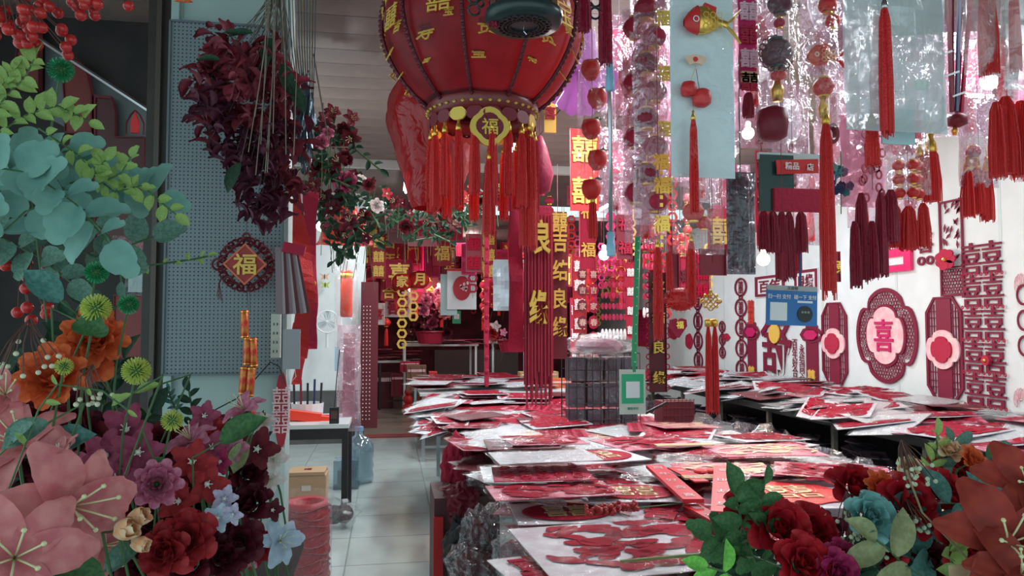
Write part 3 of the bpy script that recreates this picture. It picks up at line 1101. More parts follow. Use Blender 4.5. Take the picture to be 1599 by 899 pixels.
# ---- bagged pendants right of the pole ------------------------------------------------
def fish(parent, x, z, s, m1=GOLD, m2=BRED, flip=1):
    o = thing_part = B()
    prof = []
    vs, fs = [], []
    n = 12
    for i in range(11):
        u = i / 10
        h = s * .36 * (sin(pi * min(1, u * 1.15 + .04)) ** .7 if u < .82 else .25)
        cx = flip * s * (u - .45) * 1.1
        cz = s * .10 * sin(u * 3)
        for k in range(n):
            a = 2 * pi * k / n
            vs.append((cx, h * .45 * cos(a), cz + h * sin(a)))
    for i in range(10):
        for k in range(n):
            k2 = (k + 1) % n
            fs.append((i * n + k, i * n + k2, (i + 1) * n + k2, (i + 1) * n + k))
    body = B().add(vs, fs).build('fish_body', m1, parent, True, (x, 0, z))
    B().add([v for v in vs[:4 * n]], [f for f in fs[:3 * n]]).build('head', m2, body, True).scale = (1.06, 1.12, 1.08)
    tx = flip * s * .62
    for sg in (1, -1):
        B().slab([(tx * .85, .02 * s), (tx * 1.5, sg * .42 * s), (tx * 1.15, sg * .10 * s)][::sg], -.004, .004).build('tail_fin', m1, body)
    B().slab([(-.1 * s, .3 * s), (.0, .52 * s), (.3 * s, .42 * s), (.28 * s, .25 * s)][::-1], -.004, .004).build('back_fin', m2, body)
    B().tube(ring_pts(.07 * s, 10, -flip * s * .28, .05 * s, -.17 * s), .012 * s, 5, True).build('eye_ring', WHITE, body)
    b = B()
    for i in range(3):
        for j in range(3):
            b.tube(ring_pts(.07 * s, 8, flip * s * (-.02 + i * .17), s * (-.10 + j * .14), -.155 * s), .010 * s, 4, True)
    b.build('scale_rings', GOLDP if m1 is not GOLD else YEL, body)
    return body


Y = 1.55
s = mpp(1103, Y)
c = at(1103, 130, Y)
t = thing('fish_pendant', 'gold fish pendant with paper fan, red beads and tassel on a white card', 'pendant', c)
B().box(0, .022, 0, 108 * s, .002, 296 * s).build('white_card', mat('glossy_white_card', (.66, .72, .76), .25, bump=.35, bscale=14), t)
fish(t, -2 * s, at(1103, 38, Y).z - c.z, 66 * s, GOLD, BRED)
b = B()
fan = [(22 * s * cos(radians(q)) * 1.3, 22 * s * sin(radians(q))) for q in range(50, 131, 10)] + [(12 * s * cos(radians(q)) * 1.3, 12 * s * sin(radians(q)) - 4 * s) for q in range(130, 49, -10)]
z = at(1103, 108, Y).z - c.z
B().slab(fan[::-1], -.003, .002).build('paper_fan', mat('fan_paper', (.80, .50, .36), .6), t, loc=(-17 * s, 0, z))
B().slab(ell(4 * s, 4 * s, 12), -.005, -.003).build('fan_spot', BRED, t, loc=(-19 * s, 0, z + 14 * s))
z = at(1103, 152, Y).z - c.z
B().lathe([(2 * s, -12 * s), (11 * s, -10 * s), (13 * s, 0), (10 * s, 10 * s), (3 * s, 12 * s)], 14).build('bead', BRED, t, True, (-30 * s, 0, z + 12 * s))
B().lathe([(8 * s, -13 * s), (14 * s, -9 * s), (15 * s, 0), (14 * s, 10 * s), (9 * s, 14 * s)], 14).build('bead', BRED, t, True, (-8 * s, 0, z - 2 * s))
B().tube([(-17 * s, 0, z + 50 * s), (-28 * s, 0, z + 20 * s)], .0008, 4).build('cord', GOLDP, t)
B().tube([(-17 * s, 0, z + 45 * s), (-12 * s, 0, z + 12 * s)], .0008, 4).build('cord', DRED, t)
tassel(t, -26 * s, -.01, z - 36 * s, 150 * s, 5.5 * s, SILK, GOLD)
bag(t, 112 * s, 300 * s, SLEEVE, 0, amp=.008, pillow=.04)

# second bag below with red lantern
Y = 1.75
c = at(1090, 335, Y)
s = mpp(1090, Y)
t = thing('lantern_pendant', 'small red lantern and gold bead string in a clear bag under the white fish card', 'pendant', c)
mini_lantern(t, -8 * s, 0, 4 * s, 17 * s)
mini_lantern(t, 12 * s, .01, -12 * s, 12 * s)
for k in range(6):
    B().lathe([(1e-4, -4 * s), (4 * s, 0), (1e-4, 4 * s)], 8).build('gold_bead', GOLD, t, True, (-14 * s, -.01, (50 - k * 11) * s))
tassel(t, -12 * s, 0, -40 * s, 100 * s, 5 * s, SILK, GOLD)
bag(t, 86 * s, 125 * s, FILM2, 0, amp=.01, pillow=.03)

# wine-coloured long bag with gourd lanterns
Y = 1.8
for (x, lab, cols, y0, y1) in ((1017, 'long clear bag of wine-coloured gourds with gold string right of the steel pole', (DSILK, CRIM), -20, 355), (1000, 'slack clear bag of dusky pink ornaments behind the steel pole', (CRIM, MAG), 10, 330)):
    c = at(x, (y0 + y1) / 2, Y)
    s = mpp(x, Y)
    t = thing('gourd_pendant', lab, 'pendant', c)
    zz = (y1 - y0) / 2 * s
    k = 0
    z = zz - 30 * s
    while z > -zz + 20 * s:
        mini_lantern(t, (6 if k % 2 else -8) * s, 0, z, 19 * s, cols[k % 2])
        if k % 2 == 0:
            word(B(), '福', 0, 0, 26 * s, -.03, .004, .02).build('gold_character', GOLDP, t, loc=(14 * s, 0, z - 20 * s))
        z -= 44 * s
        k += 1
    bag(t, 58 * s, (y1 - y0) * s, FILMP, 0, amp=.014, pillow=.035)
    Y = 2.2

# gold fortune string
Y = 1.7
s = mpp(1028, Y)
c = at(1028, 335, Y)
t = thing('fortune_string', 'gold fortune characters strung above a long flat red tassel', 'pendant', c)
for py in (255, 292, 350):
    B().add(*(lambda g: (g[0], g[1]))(glyphs('福', 26 * s, .006, .03))).build('gold_character', GOLD, t, loc=(0, -.02, at(1028, py, Y).z - c.z))
for py in (272, 310, 322, 372, 384):
    B().box(0, -.02, at(1028, py, Y).z - c.z, 5 * s, .004, 6 * s).build('gold_bead', GOLD, t)
for (x, y0, y1) in ((1022, 385, 530),):
    a_, c_ = at(x, y0, Y), at(x, y1, Y)
    tassel(t, a_.x - c.x, -.02, a_.z - c.z, a_.z - c_.z, 5.5 * s, SILK, GOLD)
hang_cord(t, .5)

# magenta papercut strip
t = banner_thing('tall magenta paper-cut strip hanging beside the white fish card', 1153, 1182, -40, 140, 2.0, '', MAG, name='paper_cut_strip', border=False)
s = mpp(1168, 2.0)
for k in range(5):
    word(B(), '囍', 0, 0, 30 * s, -.01, .006, .02).build('character', mat('pale_pink', (.75, .45, .55), .6) if k % 2 else CRIM, t, loc=(0, 0, (70 - k * 38) * s))
B().box(0, -.008, -75 * s, 28 * s, .01, 18 * s).build('gold_plate', mat('tan_plate', (.55, .40, .25), .5), t)
tassel(t, 0, 0, -98 * s, 40 * s, .014, DSILK, None)

# dark lantern bag
Y = 1.9
s = mpp(1213, Y)
c = at(1213, 100, Y)
t = thing('dark_lantern_pendant', 'dark plum openwork lanterns over a red drum in a hazy clear bag', 'pendant', c)
PLUM = mat('plum', (.10, .012, .035), .5)
for (px, py, r, m_) in ((1218, 5, 20, PLUM), (1217, 36, 9, CRIM), (1214, 84, 25, PLUM)):
    q = at(px, py, Y) - c
    mini_lantern(t, q.x, 0, q.z, r * s, m_, BLACK if m_ is PLUM else GOLD)
q = at(1212, 84, Y) - c
b = B()
for k in range(16):
    a = 2 * pi * k / 16
    b.tube(ring_pts(6 * s, 8, q.x + 24 * s * cos(a), q.z + 24 * s * sin(a)), 1.4 * s, 4, True)
b.build('scroll_edge', PLUM, t)
q = at(1206, 192, Y) - c
B().lathe([(12 * s, -28 * s), (22 * s, -22 * s), (25 * s, 0), (21 * s, 20 * s), (10 * s, 26 * s)], 20).build('red_drum', DRED, t, True, (q.x, 0, q.z))
q = at(1214, 140, Y) - c
B().lathe([(8 * s, -18 * s), (10 * s, 0), (5 * s, 14 * s)], 12).build('gold_bell', GOLD, t, True, (q.x, 0, q.z))
q = at(1216, 118, Y) - c
B().lathe([(1e-4, -9 * s), (12 * s, -4 * s), (13 * s, 3 * s), (1e-4, 9 * s)], 14).build('bead', BRED, t, True, (q.x, 0, q.z))
bag(t, 66 * s, 270 * s, FILM2, 8 * s, amp=.012, pillow=.04)

# red fish bag
Y = 1.85
s = mpp(1282, Y)
c = at(1278, 90, Y)
t = thing('red_fish_pendant', 'red fish pendant with long straight red tassel in a clear bag', 'pendant', c)
fish(t, 6 * s, 0, 48 * s, BRED, mat('coral', (.70, .10, .06), .4))
for (px, py, r) in ((1292, 8, 15), (1286, 136, 17), (1300, 33, 12)):
    q = at(px, py, Y) - c
    mini_lantern(t, q.x, .0, q.z, r * s, BRED)
q = at(1285, 165, Y) - c
B().lathe([(5 * s, -20 * s), (8 * s, -6 * s), (4 * s, 8 * s), (6 * s, 14 * s)], 10).build('gold_bell', GOLD, t, True, (q.x, 0, q.z))
q = at(1286, 190, Y) - c
a_, c_ = at(1286, 190, Y), at(1282, 465, Y)
tassel(t, q.x, -.01, q.z, a_.z - c_.z, 9.5 * s, SILK, GOLD)
q = at(1308, 205, Y) - c
B().ring(ell(11 * s, 17 * s, 20), ell(6 * s, 10 * s, 20), -.01, .01).build('red_hoop', DRED, t, loc=(q.x, .03, q.z))
bag(t, 70 * s, 220 * s, FILM2, 0, amp=.012, pillow=.04)

# huge hazy bag with tassels
Y = 1.5
s = mpp(1400, Y)
c = at(1398, 70, Y)
t = thing('hazy_bag', 'large hazy grey plastic bag with a thin red tassel inside, top right', 'bag', c)
bag(t, 178 * s, 260 * s, film('grey_haze_film', base=.05, edge=.35, rough=.25, scale=7, bump=.5, haze=.52, hazecol=(.62, .67, .69)), -10 * s, amp=.014, pillow=.05, nx=12, nz=18)
for (px, y0, y1, r, yy) in ((1356, 25, 222, 8, -.055), (1383, 180, 252, 9, .05)):
    a_, c_ = at(px, y0, Y), at(px, y1, Y)
    tassel(t, a_.x - c.x, yy, a_.z - c.z, a_.z - c_.z, r * s, SILK, STEEL if y0 < 100 else GOLD)
B().box(50 * s, .01, -60 * s, 20 * s, .01, 14 * s).build('pale_tag', mat('straw', (.6, .62, .5), .6), t)
B().box(30 * s, .055, -120 * s, 60 * s, .004, 60 * s).build('header_card', mat('pale_teal_card', (.45, .60, .64), .5), t)

# right-edge hazy bags
Y = 1.75
for (x0, x1, y0, y1, tx, ty0, ty1, lab, r) in ((1500, 1566, -40, 122, 1540, -30, 120, 'hazy clear bag with a broad red tassel near the top right corner', 13),
                                           (1560, 1640, -60, 145, 1583, -10, 110, 'pale clear bag with pink tassel cut by the right edge', 7)):
    s = mpp(x0, Y)
    c = at((x0 + x1) / 2, (y0 + y1) / 2, Y)
    t = thing('tassel_bag', lab, 'bag', c)
    bag(t, (x1 - x0) * s, (y1 - y0) * s, FILMH, 0, amp=.012, pillow=.03)
    a_, c_ = at(tx, ty0, Y), at(tx, ty1, Y)
    tassel(t, a_.x - c.x, 0, a_.z - c.z, a_.z - c_.z, r * s, SILK, GOLD)
    Y = 1.6
Y = 2.2
s = mpp(1495, Y)
c = at(1496, 150, Y)
t = thing('crossed_stick_pendant', 'bundle of red and blue sticks with pale bands between two hazy bags', 'pendant', c)
for k in range(5):
    B().box((-12 + k * 5) * s, .01 * (k % 2), 70 * s, 4.5 * s, .01, 190 * s).build('stick', (DRED, DRED, mat('slate_blue', (.12, .14, .25), .5), DRED, CRIM)[k], t, rot=(0, .03 * k, 0))
for k in range(3):
    B().box(-2 * s, -.014, (70 - k * 34) * s, 26 * s, .003, 3 * s).build('band', WHITE, t, rot=(0, -.35, 0))
B().lathe([(4 * s, -12 * s), (14 * s, -8 * s), (15 * s, 4 * s), (4 * s, 10 * s)], 14).build('bell', DRED, t, True, (-2 * s, 0, -38 * s))
B().lathe([(3 * s, -8 * s), (5 * s, 0), (2 * s, 6 * s)], 8).build('gold_tube', GOLD, t, True, (-8 * s, 0, -55 * s))


# ---- tassel clusters: label, Y, [(px, y0, y1, r)], material, head
def cluster(label, Y, rows, m, head=None, hm=None, cord=True, film_m=None, fb=None, name='tassel_pendant'):
    cx = sum(r[0] for r in rows) / len(rows)
    cy = min(r[1] for r in rows)
    c = at(cx, cy, Y)
    t = thing(name, label, 'pendant', c)
    s = mpp(cx, Y)
    for i, (px, y0, y1, r) in enumerate(rows):
        a_, c_ = at(px, y0, Y), at(px, y1, Y)
        tassel(t, a_.x - c.x, random.uniform(-.02, .02), a_.z - c.z, a_.z - c_.z, r * s, m, head)
    if cord:
        B().tube([(0, 0, 0), (0, 0, .5)], .0012, 4).build('cord', DRED, t)
    return t, c, s


cluster('wide bright red tassels hanging at the right edge under the clear bag', 2.0, [(1553, 160, 280, 12), (1572, 150, 276, 14), (1592, 158, 280, 13)], SILK)
t, c, s = cluster('crimson tassel trio under a gold knot left of the wide right-edge tassels', 2.3, [(1512, 262, 340, 9), (1529, 258, 338, 9), (1546, 262, 345, 9)], SILK, GOLD)
mini_lantern(t, -10 * s, 0, 20 * s, 11 * s, CRIM)
bag(t, 70 * s, 150 * s, FILMP, 40 * s, amp=.014, pillow=.03)
t, c, s = cluster('stacked gold and red mini lanterns ending in bright red tassels', 2.1, [(1402, 318, 388, 10), (1418, 322, 392, 11), (1436, 318, 388, 9)], SILK, None)
for i in range(3):
    for j in range(3):
        mini_lantern(t, (-16 + 17 * i) * s, -.02 * (i == 1), (60 - 22 * j) * s, 9.5 * s, BRED, GOLD)
bag(t, 80 * s, 90 * s, FILM2, 60 * s, amp=.012, pillow=.035)
t, c, s = cluster('bright red tassel with gold knots beside the mini lantern stack', 2.15, [(1452, 232, 318, 12), (1440, 238, 310, 8)], SILK, GOLD)
cluster('dark maroon tassel bunch over the white wall left of the lantern stack', 2.0, [(1335, 345, 450, 8), (1349, 300, 442, 9), (1362, 345, 436, 8), (1377, 300, 432, 8), (1390, 296, 380, 9)], DSILK)
t, c, s = cluster('ragged red tassel bunch hanging from a red fringe band below the dark sign', 2.2, [(1190, 330, 392, 8), (1206, 330, 396, 8), (1222, 330, 440, 9), (1236, 330, 436, 8), (1252, 330, 396, 8)], DSILK)
cluster('thin bright red tassel pair left of the long blue strap', 2.4, [(1232, 350, 430, 6), (1246, 350, 425, 5)], SILK)
t, c, s = cluster('pink striped tassels seen through the clear bag right of the hazy bag', 2.5, [(1430, 150, 235, 9), (1422, 175, 240, 8)], mat('pink_silk', (.62, .16, .26), .6), None)

# fluffy red ball pendant
Y = 2.1
s = mpp(1063, Y)
c = at(1063, 467, Y)
t = thing('fluffy_ball_pendant', 'fluffy bright red ball with small heart hanging below the clear bags', 'pendant', c)
b = B()
for k in range(420):
    d = Vector((random.gauss(0, 1), random.gauss(0, 1), random.gauss(0, 1))).normalized()
    u = d.orthogonal().normalized() * s * 1.2
    p0_ = Vector((d.x * 22 * s, d.y * 22 * s, d.z * 17 * s))
    p1_ = Vector((d.x * 28 * s, d.y * 28 * s, d.z * 22 * s))
    b.add([p0_ - u, p0_ + u, p1_], [(0, 1, 2)])
b.ball((0, 0, 0), 23 * s, 16, 10, .8)
b.build('fluffy_ball', BRED, t)
heart = [(0, -18 * s), (-13 * s, 0), (-12 * s, 10 * s), (-5 * s, 12 * s), (0, 7 * s), (5 * s, 12 * s), (12 * s, 10 * s), (13 * s, 0)][::-1]
B().slab(heart, -.01, .01).build('heart', CRIM, t, loc=(-5 * s, 0, -42 * s))
word(B(), '福', 0, 0, 12 * s, -.014, .004, .02).build('gold_character', GOLD, t, loc=(-5 * s, 0, -40 * s))
for dx in (-16, 16):
    tassel(t, dx * s, .01, 75 * s, 62 * s, 4 * s, SILK)
hang_cord(t, .5)

# firecracker-red double strip pendant with gold knot
Y = 2.3
s = mpp(1110, Y)
c = at(1110, 470, Y)
t = thing('gold_knot_pendant', 'gold filigree knot with two long flat red tassels hanging to table height', 'pendant', c)
knot_mesh(12 * s, .09).build('gold_knot', GOLD, t)
for dx in (-5, 6):
    B().lathe([(5 * s, 0), (5.4 * s, 10 * s), (4 * s, 12 * s)], 12).build('gold_cap', GOLD, t, True, (dx * s, 0, -40 * s))
    tassel(t, dx * s, 0, -40 * s, (645 - 510) * s, 4.2 * s, SILK)
hang_cord(t, .9)

# narrow banner with gold characters near the green sign
t = banner_thing('narrow dark red hanging banner with gold characters right of the green payment card', 1013, 1041, 425, 612, 2.6, '喜结良缘', MAROON, GOLDP, csize=.55)
s = mpp(1027, 2.6)
b = B()
for k in range(12):
    z = (90 - k * 16) * s
    for sg in (-1, 1):
        b.tube(ring_pts(4 * s, 8, sg * 15 * s, z), 1.1 * s, 4, True)
b.build('scalloped_edge', CRIM, t)

# central gold lettered cloth
Y = 3.9
t = banner_thing('long crimson cloth with large gold characters hanging under the big lantern', 818, 862, 320, 600, Y, '', CRIM, name='lettered_cloth', border=False)
c = t.location
s = mpp(853, Y)
for (ch, px, py, sz) in (('良', 850, 371, 54), ('缘', 845, 480, 54)):
    q = at(px - 6, py, Y) - c
    word(B(), ch, 0, 0, sz * s, -.04, .02, .03, .55).build('gold_character', YEL, t, loc=(q.x, 0, q.z))
q = at(857, 185, Y) - c
B().box(0, -.03, 0, 19 * s, .01, 50 * s).build('gold_plate', YEL, t, loc=(q.x, 0, q.z))
word(B(), '喜', 0, 0, 20 * s, -.04, .01, .0).build('plate_character', CRIM, t, loc=(q.x, 0, q.z + 6 * s))
b = B()
for k in range(22):
    x = (-20 + 42 * k / 21) * s
    b.box(x, -.012 + .010 * sin(k * 2.4), (-12 - 14 * sin(k * 1.7)) * s, 2.6 * s, .012, (272 + 30 * sin(k * 1.7)) * s)
b.build('pleated_fringe', mat('pleat_crimson', (.36, .008, .035), .6), t)
t2_ = thing('sheer_cloth', 'sheer bright crimson scarf falling left of the gold lettered cloth', 'cloth', at(806, 420, Y + .1))
sheet(24 * s, 260 * s, 10, 26, .03, 9, 7).build('scarf', CRIM, t2_)
B().tube([(0, 0, 120 * s), (0, 0, .95)], .002, 4).build('cord', DRED, t2_)
q = at(840, 285, Y) - c
B().tube([(q.x, -.05, q.z + .5), (q.x, -.05, q.z)], .002, 4).build('cord', DRED, t)
B().lathe([(2 * s, -22 * s), (16 * s, -16 * s), (22 * s, 10 * s), (12 * s, 50 * s), (4 * s, 70 * s)], 16).build('bunched_cloth', mat('bunched_crimson', (.30, .01, .05), .6, bump=.5, bscale=30), t, True, (q.x, -.05, q.z))
Y = 3.95
t = banner_thing('narrow maroon strip with five small gold characters beside the crimson cloth', 860, 886, 330, 560, Y, '', mat('maroon_strip', (.17, .008, .02), .6), name='lettered_strip', border=False)
c = t.location
s = mpp(873, Y)
for (ch, py) in (('囍', 347), ('吉', 378), ('结', 422), ('良', 466), ('缘', 510)):
    q = at(873, py, Y) - c
    word(B(), ch, 0, 0, 32 * s, -.02, .012, .02, .75).build('gold_character', YEL, t, loc=(q.x, 0, q.z))

# blue payment board
Y = 2.35
a_, c_ = at(1196, 452, Y), at(1276, 508, Y)
w_, h_ = c_.x - a_.x, a_.z - c_.z
t = thing('payment_board', 'blue payment board with white lettering and a round dark badge hanging by the wall', 'sign', ((a_.x + c_.x) / 2, Y, (a_.z + c_.z) / 2), (0, radians(2), 0))
B().box(0, 0, 0, w_, .006, h_).build('board', mat('payment_blue', (.015, .16, .46), .35), t)
B().box(0, -.0005, h_ * .54, w_ * .98, .007, h_ * .14).build('top_band', mat('grey_band', (.42, .45, .45), .5), t)
word(B(), '工合付', 0, h_ * .545, h_ * .10, -.006, .003, .0).build('band_lettering', mat('ink_grey', (.15, .16, .18), .6), t)
B().box(-w_ * .27, -.004, -h_ * .12, w_ * .33, .003, w_ * .33).build('white_square', WHITE, t)
word(B(), '扫一扫 支付', -w_ * .26, h_ * .30, h_ * .13, -.005, .002, .01, .95).build('lettering', WHITE, t)
word(B(), '碰一下 支付', w_ * .25, h_ * .30, h_ * .13, -.005, .002, .01, .95).build('lettering', WHITE, t)
B().box(w_ * .25, -.004, h_ * .17, w_ * .30, .002, h_ * .06).build('white_bar', WHITE, t)
B().slab(ell(w_ * .15, w_ * .15, 24, w_ * .25, -h_ * .17), -.006, -.003).build('round_badge', BLACK, t)
bb = B()
for k in range(3):
    bb.ring(ell(w_ * .02, w_ * .02, 8, w_ * (.19 + .06 * k), -h_ * .12), ell(w_ * .012, w_ * .012, 8, w_ * (.19 + .06 * k), -h_ * .12), -.009, -.006)
bb.build('badge_mark', mat('badge_grey', (.4, .5, .5), .5), t)
B().box(w_ * .18, .006, h_ * .5 + .07, .008, .003, .19).build('blue_strap', mat('navy_strap', (.02, .08, .22), .6), t)

# green payment card on a green strap
Y = 2.55
a_, c_ = at(967, 577, Y), at(1008, 646, Y)
w_, h_ = c_.x - a_.x, a_.z - c_.z
t = thing('payment_card', 'green and white payment card hanging from a long green strap', 'sign', ((a_.x + c_.x) / 2, Y, (a_.z + c_.z) / 2))
B().box(0, 0, 0, w_, .005, h_).build('card', mat('cream_card', (.62, .64, .56), .5), t)
B().box(0, -.003, h_ * .07, w_ * .84, .003, h_ * .66).build('green_panel', mat('payment_green', (.02, .42, .20), .4), t)
B().box(0, -.005, h_ * .05, w_ * .52, .003, w_ * .60).build('white_square', WHITE, t)
word(B(), '微信支付', 0, -h_ * .37, h_ * .06, -.005, .002).build('lettering', mat('card_ink', (.1, .3, .2), .5), t)
q0, q1 = at(996, 370, Y) - t.location, at(990, 572, Y) - t.location
B().tube([q0, q1], 4.6 * mpp(990, Y), 6).build('green_strap', GREENP, t)
sb_ = B()
for k in range(14):
    q = q0.lerp(q1, (k + .5) / 14)
    sb_.ball((q.x, q.y - .010, q.z), .0022, 6, 4)
sb_.build('strap_dots', WHITE, t)
B().box(q1.x, 0, q1.z - .01, .012, .006, .02).build('clip', GREENP, t)

# dark green packet and red label sign
Y = 2.25
a_, c_ = at(1192, 238, Y), at(1288, 330, Y)
w_, h_ = c_.x - a_.x, a_.z - c_.z
t = thing('hanging_packet', 'dark green flat packet behind a red sign reading fine goods', 'packet', ((a_.x + c_.x) / 2, Y + .03, (a_.z + c_.z) / 2))
B().box(-w_ * .22, 0, 0, w_ * .56, .012, h_).build('sleeve', mat('bottle_green', (.012, .05, .045), .3), t)
B().box(0, .002, h_ * .48, w_ * 1.02, .014, h_ * .12).build('header', mat('pale_mint', (.55, .66, .66), .5), t)
B().box(w_ * .1, -.010, -h_ * .30, w_ * .80, .02, h_ * .40).build('fringe_band', CRIM, t)
B().box(w_ * .1, -.02, h_ * .28, w_ * .70, .004, h_ * .25, Matrix.Rotation(-.06, 4, 'Y')).build('red_sign', BRED, t)
word(B(), '精品', -w_ * .02, h_ * .29, h_ * .13, -.026, .003, .02).build('sign_lettering', mat('pinkish_white', (.85, .7, .7), .5), t)
word(B(), '店', w_ * .28, h_ * .28, h_ * .13, -.026, .003, .02).build('sign_lettering', _M['pinkish_white'], t)

# purple grey wrapped bundle
Y = 2.0
s = mpp(1157, Y)
c = at(1157, 348, Y)
t = thing('wrapped_bundle', 'dark grey plum plastic-wrapped bundle hanging under the magenta strip', 'bundle', c)
b = B()
for k in range(6):
    b.box((-17 + 7 * k) * s, .006 * sin(k * 2), (6 * sin(k)) * s, 5 * s, .008, 145 * s)
b.build('folded_sleeves', mat('plum_grey', (.09, .065, .09), .35), t)
bag(t, 48 * s, 162 * s, FILMD, 0, amp=.012, pillow=.03)
B().tube([(0, 0, 80 * s), (0, 0, .5)], .002, 4).build('cord', BLACK, t)

# blue and plum fabric flowers ball
Y = 2.5
s = mpp(1318, Y)
c = at(1312, 275, Y)
t = thing('blue_blossom_spray', 'small spray of navy and teal cloth blossoms behind the long red tassel', 'flower', c)
for k in range(16):
    a, r = random.uniform(0, 6.3), random.uniform(2, 20) * s
    m_ = random.choice([mat('navy_petal', (.02, .04, .12), .6), mat('teal_petal', (.05, .18, .20), .6), mat('plum_petal', (.12, .03, .10), .6)])
    b = B()
    for j in range(5):
        aa = 2 * pi * j / 5
        b.slab(ell(4.5 * s, 3 * s, 8, 4 * s * cos(aa), 4 * s * sin(aa)), -.004, .0)
    b.build('blossom', m_, t, loc=(r * cos(a), random.uniform(-.02, .02), 1.6 * r * sin(a)), rot=(random.uniform(-.6, .6), random.uniform(0, 6), random.uniform(-.6, .6)))
B().tube([(0, 0, -60 * s), (2 * s, 0, 40 * s)], .002, 5).build('stem', STEMG, t)
Y = 2.9
s = mpp(1345, Y)
c = at(1347, 250, Y)
t = thing('paper_cut_bag', 'hazy pink bag printed with small red floral paper-cuts behind the hazy bag', 'bag', c)
bag(t, 75 * s, 150 * s, film('pink_bag_film', tint=(.9, .6, .68), base=.06, edge=.4, rough=.25, scale=9, bump=.7, haze=.5, hazecol=(.58, .25, .36)), 0, amp=.02, pillow=.05)
b = B()
for k in range(26):
    x, z = random.uniform(-30, 30) * s, random.uniform(-65, 65) * s
    b.ring(ell(6 * s, 8 * s, 10, x, z), ell(3.5 * s, 5 * s, 10, x, z), -.064, -.06)
b.build('floral_print', DRED, t)

# deep red backing papercuts between
for (x0, x1, y0, y1, Y, m_, lab, chs) in (
        (1092, 1134, 388, 430, 3.0, DRED, 'dark red lacquer box front with gilt edge under the clear lantern bag', ''),
        (1135, 1152, 255, 420, 3.2, MAG, 'narrow magenta flower paper-cut behind the grey wrapped bundle', '花花'),
        (1105, 1150, 325, 395, 3.4, CRIM, 'crimson paper-cut square behind the clear lantern bag', '囍'),
        (1180, 1198, 235, 330, 3.0, CRIM, 'crimson openwork strip left of the dark green packet', '花花花'),
        (1040, 1060, 395, 450, 3.3, DRED, 'plum panel hung behind the small lantern tassels', ''),
        (1290, 1312, 392, 440, 3.2, DRED, 'dark red fan ornament right of the long bright tassel', '扇'),
        (890, 935, 200, 330, 5.0, BRED, 'bright red heart-shaped felt panels left of the apple string', '囍囍'),
        (905, 930, 300, 420, 5.6, CRIM, 'crimson felt banner behind the apple string', '福福')):
    t = banner_thing(lab, x0, x1, y0, y1, Y, chs, m_, GOLDP if m_ is not MAG else CRIM, name='hung_banner', csize=.7)
    B().tube([(0, 0, 0), (0, 0, .6)], .002, 4).build('cord', DRED, t)

# ================================================================ LEFT: KNOT, FIRECRACKERS, OFFICE CORNER
Y = 3.05
s = mpp(384, Y)
c = at(384, 413, Y)
t = thing('fortune_knot', 'red woven fortune knot with gold character hanging on the pegboard', 'wall hanging', c)
b = knot_mesh(34 * s, .06)
for k in range(28):
    a = 2 * pi * k / 28
    b.tube(ring_pts(5.5 * s, 8, 37 * s * cos(a), 37 * s * sin(a)), 1.7 * s, 4, True)
b.build('woven_cord', MAROON, t)
B().slab([(0, 33 * s), (-33 * s, 0), (0, -33 * s), (33 * s, 0)], -.02, -.008).build('diamond_board', mat('board_red', (.36, .02, .02), .5), t)
B().ring([(0, 33 * s), (-33 * s, 0), (0, -33 * s), (33 * s, 0)], [(0, 29 * s), (-29 * s, 0), (0, -29 * s), (29 * s, 0)], -.024, -.018).build('orange_border', mat('orange_trim', (.60, .13, .06), .5), t)
word(B(), '福', 0, 0, 33 * s, -.026, .006, .015, 1.05).build('gold_character', YEL, t)
B().tube([(0, -.004, 36 * s), (0, -.002, 90 * s)], .0015, 4).build('cord', BLACK, t)
B().tube([(6 * s, 0, -38 * s), (8 * s, 0, -75 * s)], .0012, 4).build('cord', BLACK, t)
b = B()
for k in range(6):
    b.tube([(-32 * s, -.01, -15 * s), (-38 * s, -.01, -(26 + k) * s), ((-42 + 2 * k) * s, -.01, -(50 + 2 * k) * s)], .0012, 4)
b.build('side_tassel', MAROON, t)

t = thing('firecracker_string', 'string of red and gold toy firecrackers hanging under the fortune knot', 'wall hanging', at(390, 480, Y - .02))
FCR = mat('foil_red', (.50, .015, .01), .25, metal=.35, col2=(.62, .20, .04), nscale=40)
for (px, py, r, h) in ((382, 506, 6.2, 44), (386, 548, 6, 44), (396, 550, 6, 46), (380, 594, 6, 44), (391, 596, 6.4, 46), (384, 640, 6, 46), (394, 648, 6, 46)):
    q = at(px, py, Y - .02) - t.location
    o = B().lathe([(r * s * .9, -h / 2 * s), (r * s, -h / 2 * s + .002), (r * s, h / 2 * s - .002), (r * s * .9, h / 2 * s)], 14).build('firecracker', FCR, t, True, (q.x, 0, q.z), (0, random.uniform(-.06, .06), 0))
    b = B()
    for sg in (-1, 1):
        b.lathe([(r * s * 1.05, sg * h * .44 * s - .002), (r * s * 1.08, sg * h * .44 * s), (r * s * 1.05, sg * h * .44 * s + .002)], 14)
    b.build('gold_band', GOLD, o)
B().tube([(-6 * s, 0, 40 * s), (-2 * s, 0, 0), (0, 0, -120 * s)], .0012, 4).build('fuse_cord', BLACK, t)

# red oval sticker on the partition edge
a_, c_ = at(430, 580, 3.17), at(449, 700, 3.17)
t = thing('oval_sticker', 'dark red oval paper-cut stuck on the pale partition edge', 'sticker', ((a_.x + c_.x) / 2, 3.17, (a_.z + c_.z) / 2))
w_, h_ = c_.x - a_.x, a_.z - c_.z
B().slab(ell(w_ / 2, h_ / 2, 36), -.003, 0).build('disc', mat('sticker_red', (.38, .01, .03), .5), t)
word(B(), '囍\n囍', 0, 0, h_ * .6, -.005, .003, 0, .75).build('cut_pattern', PINK, t)

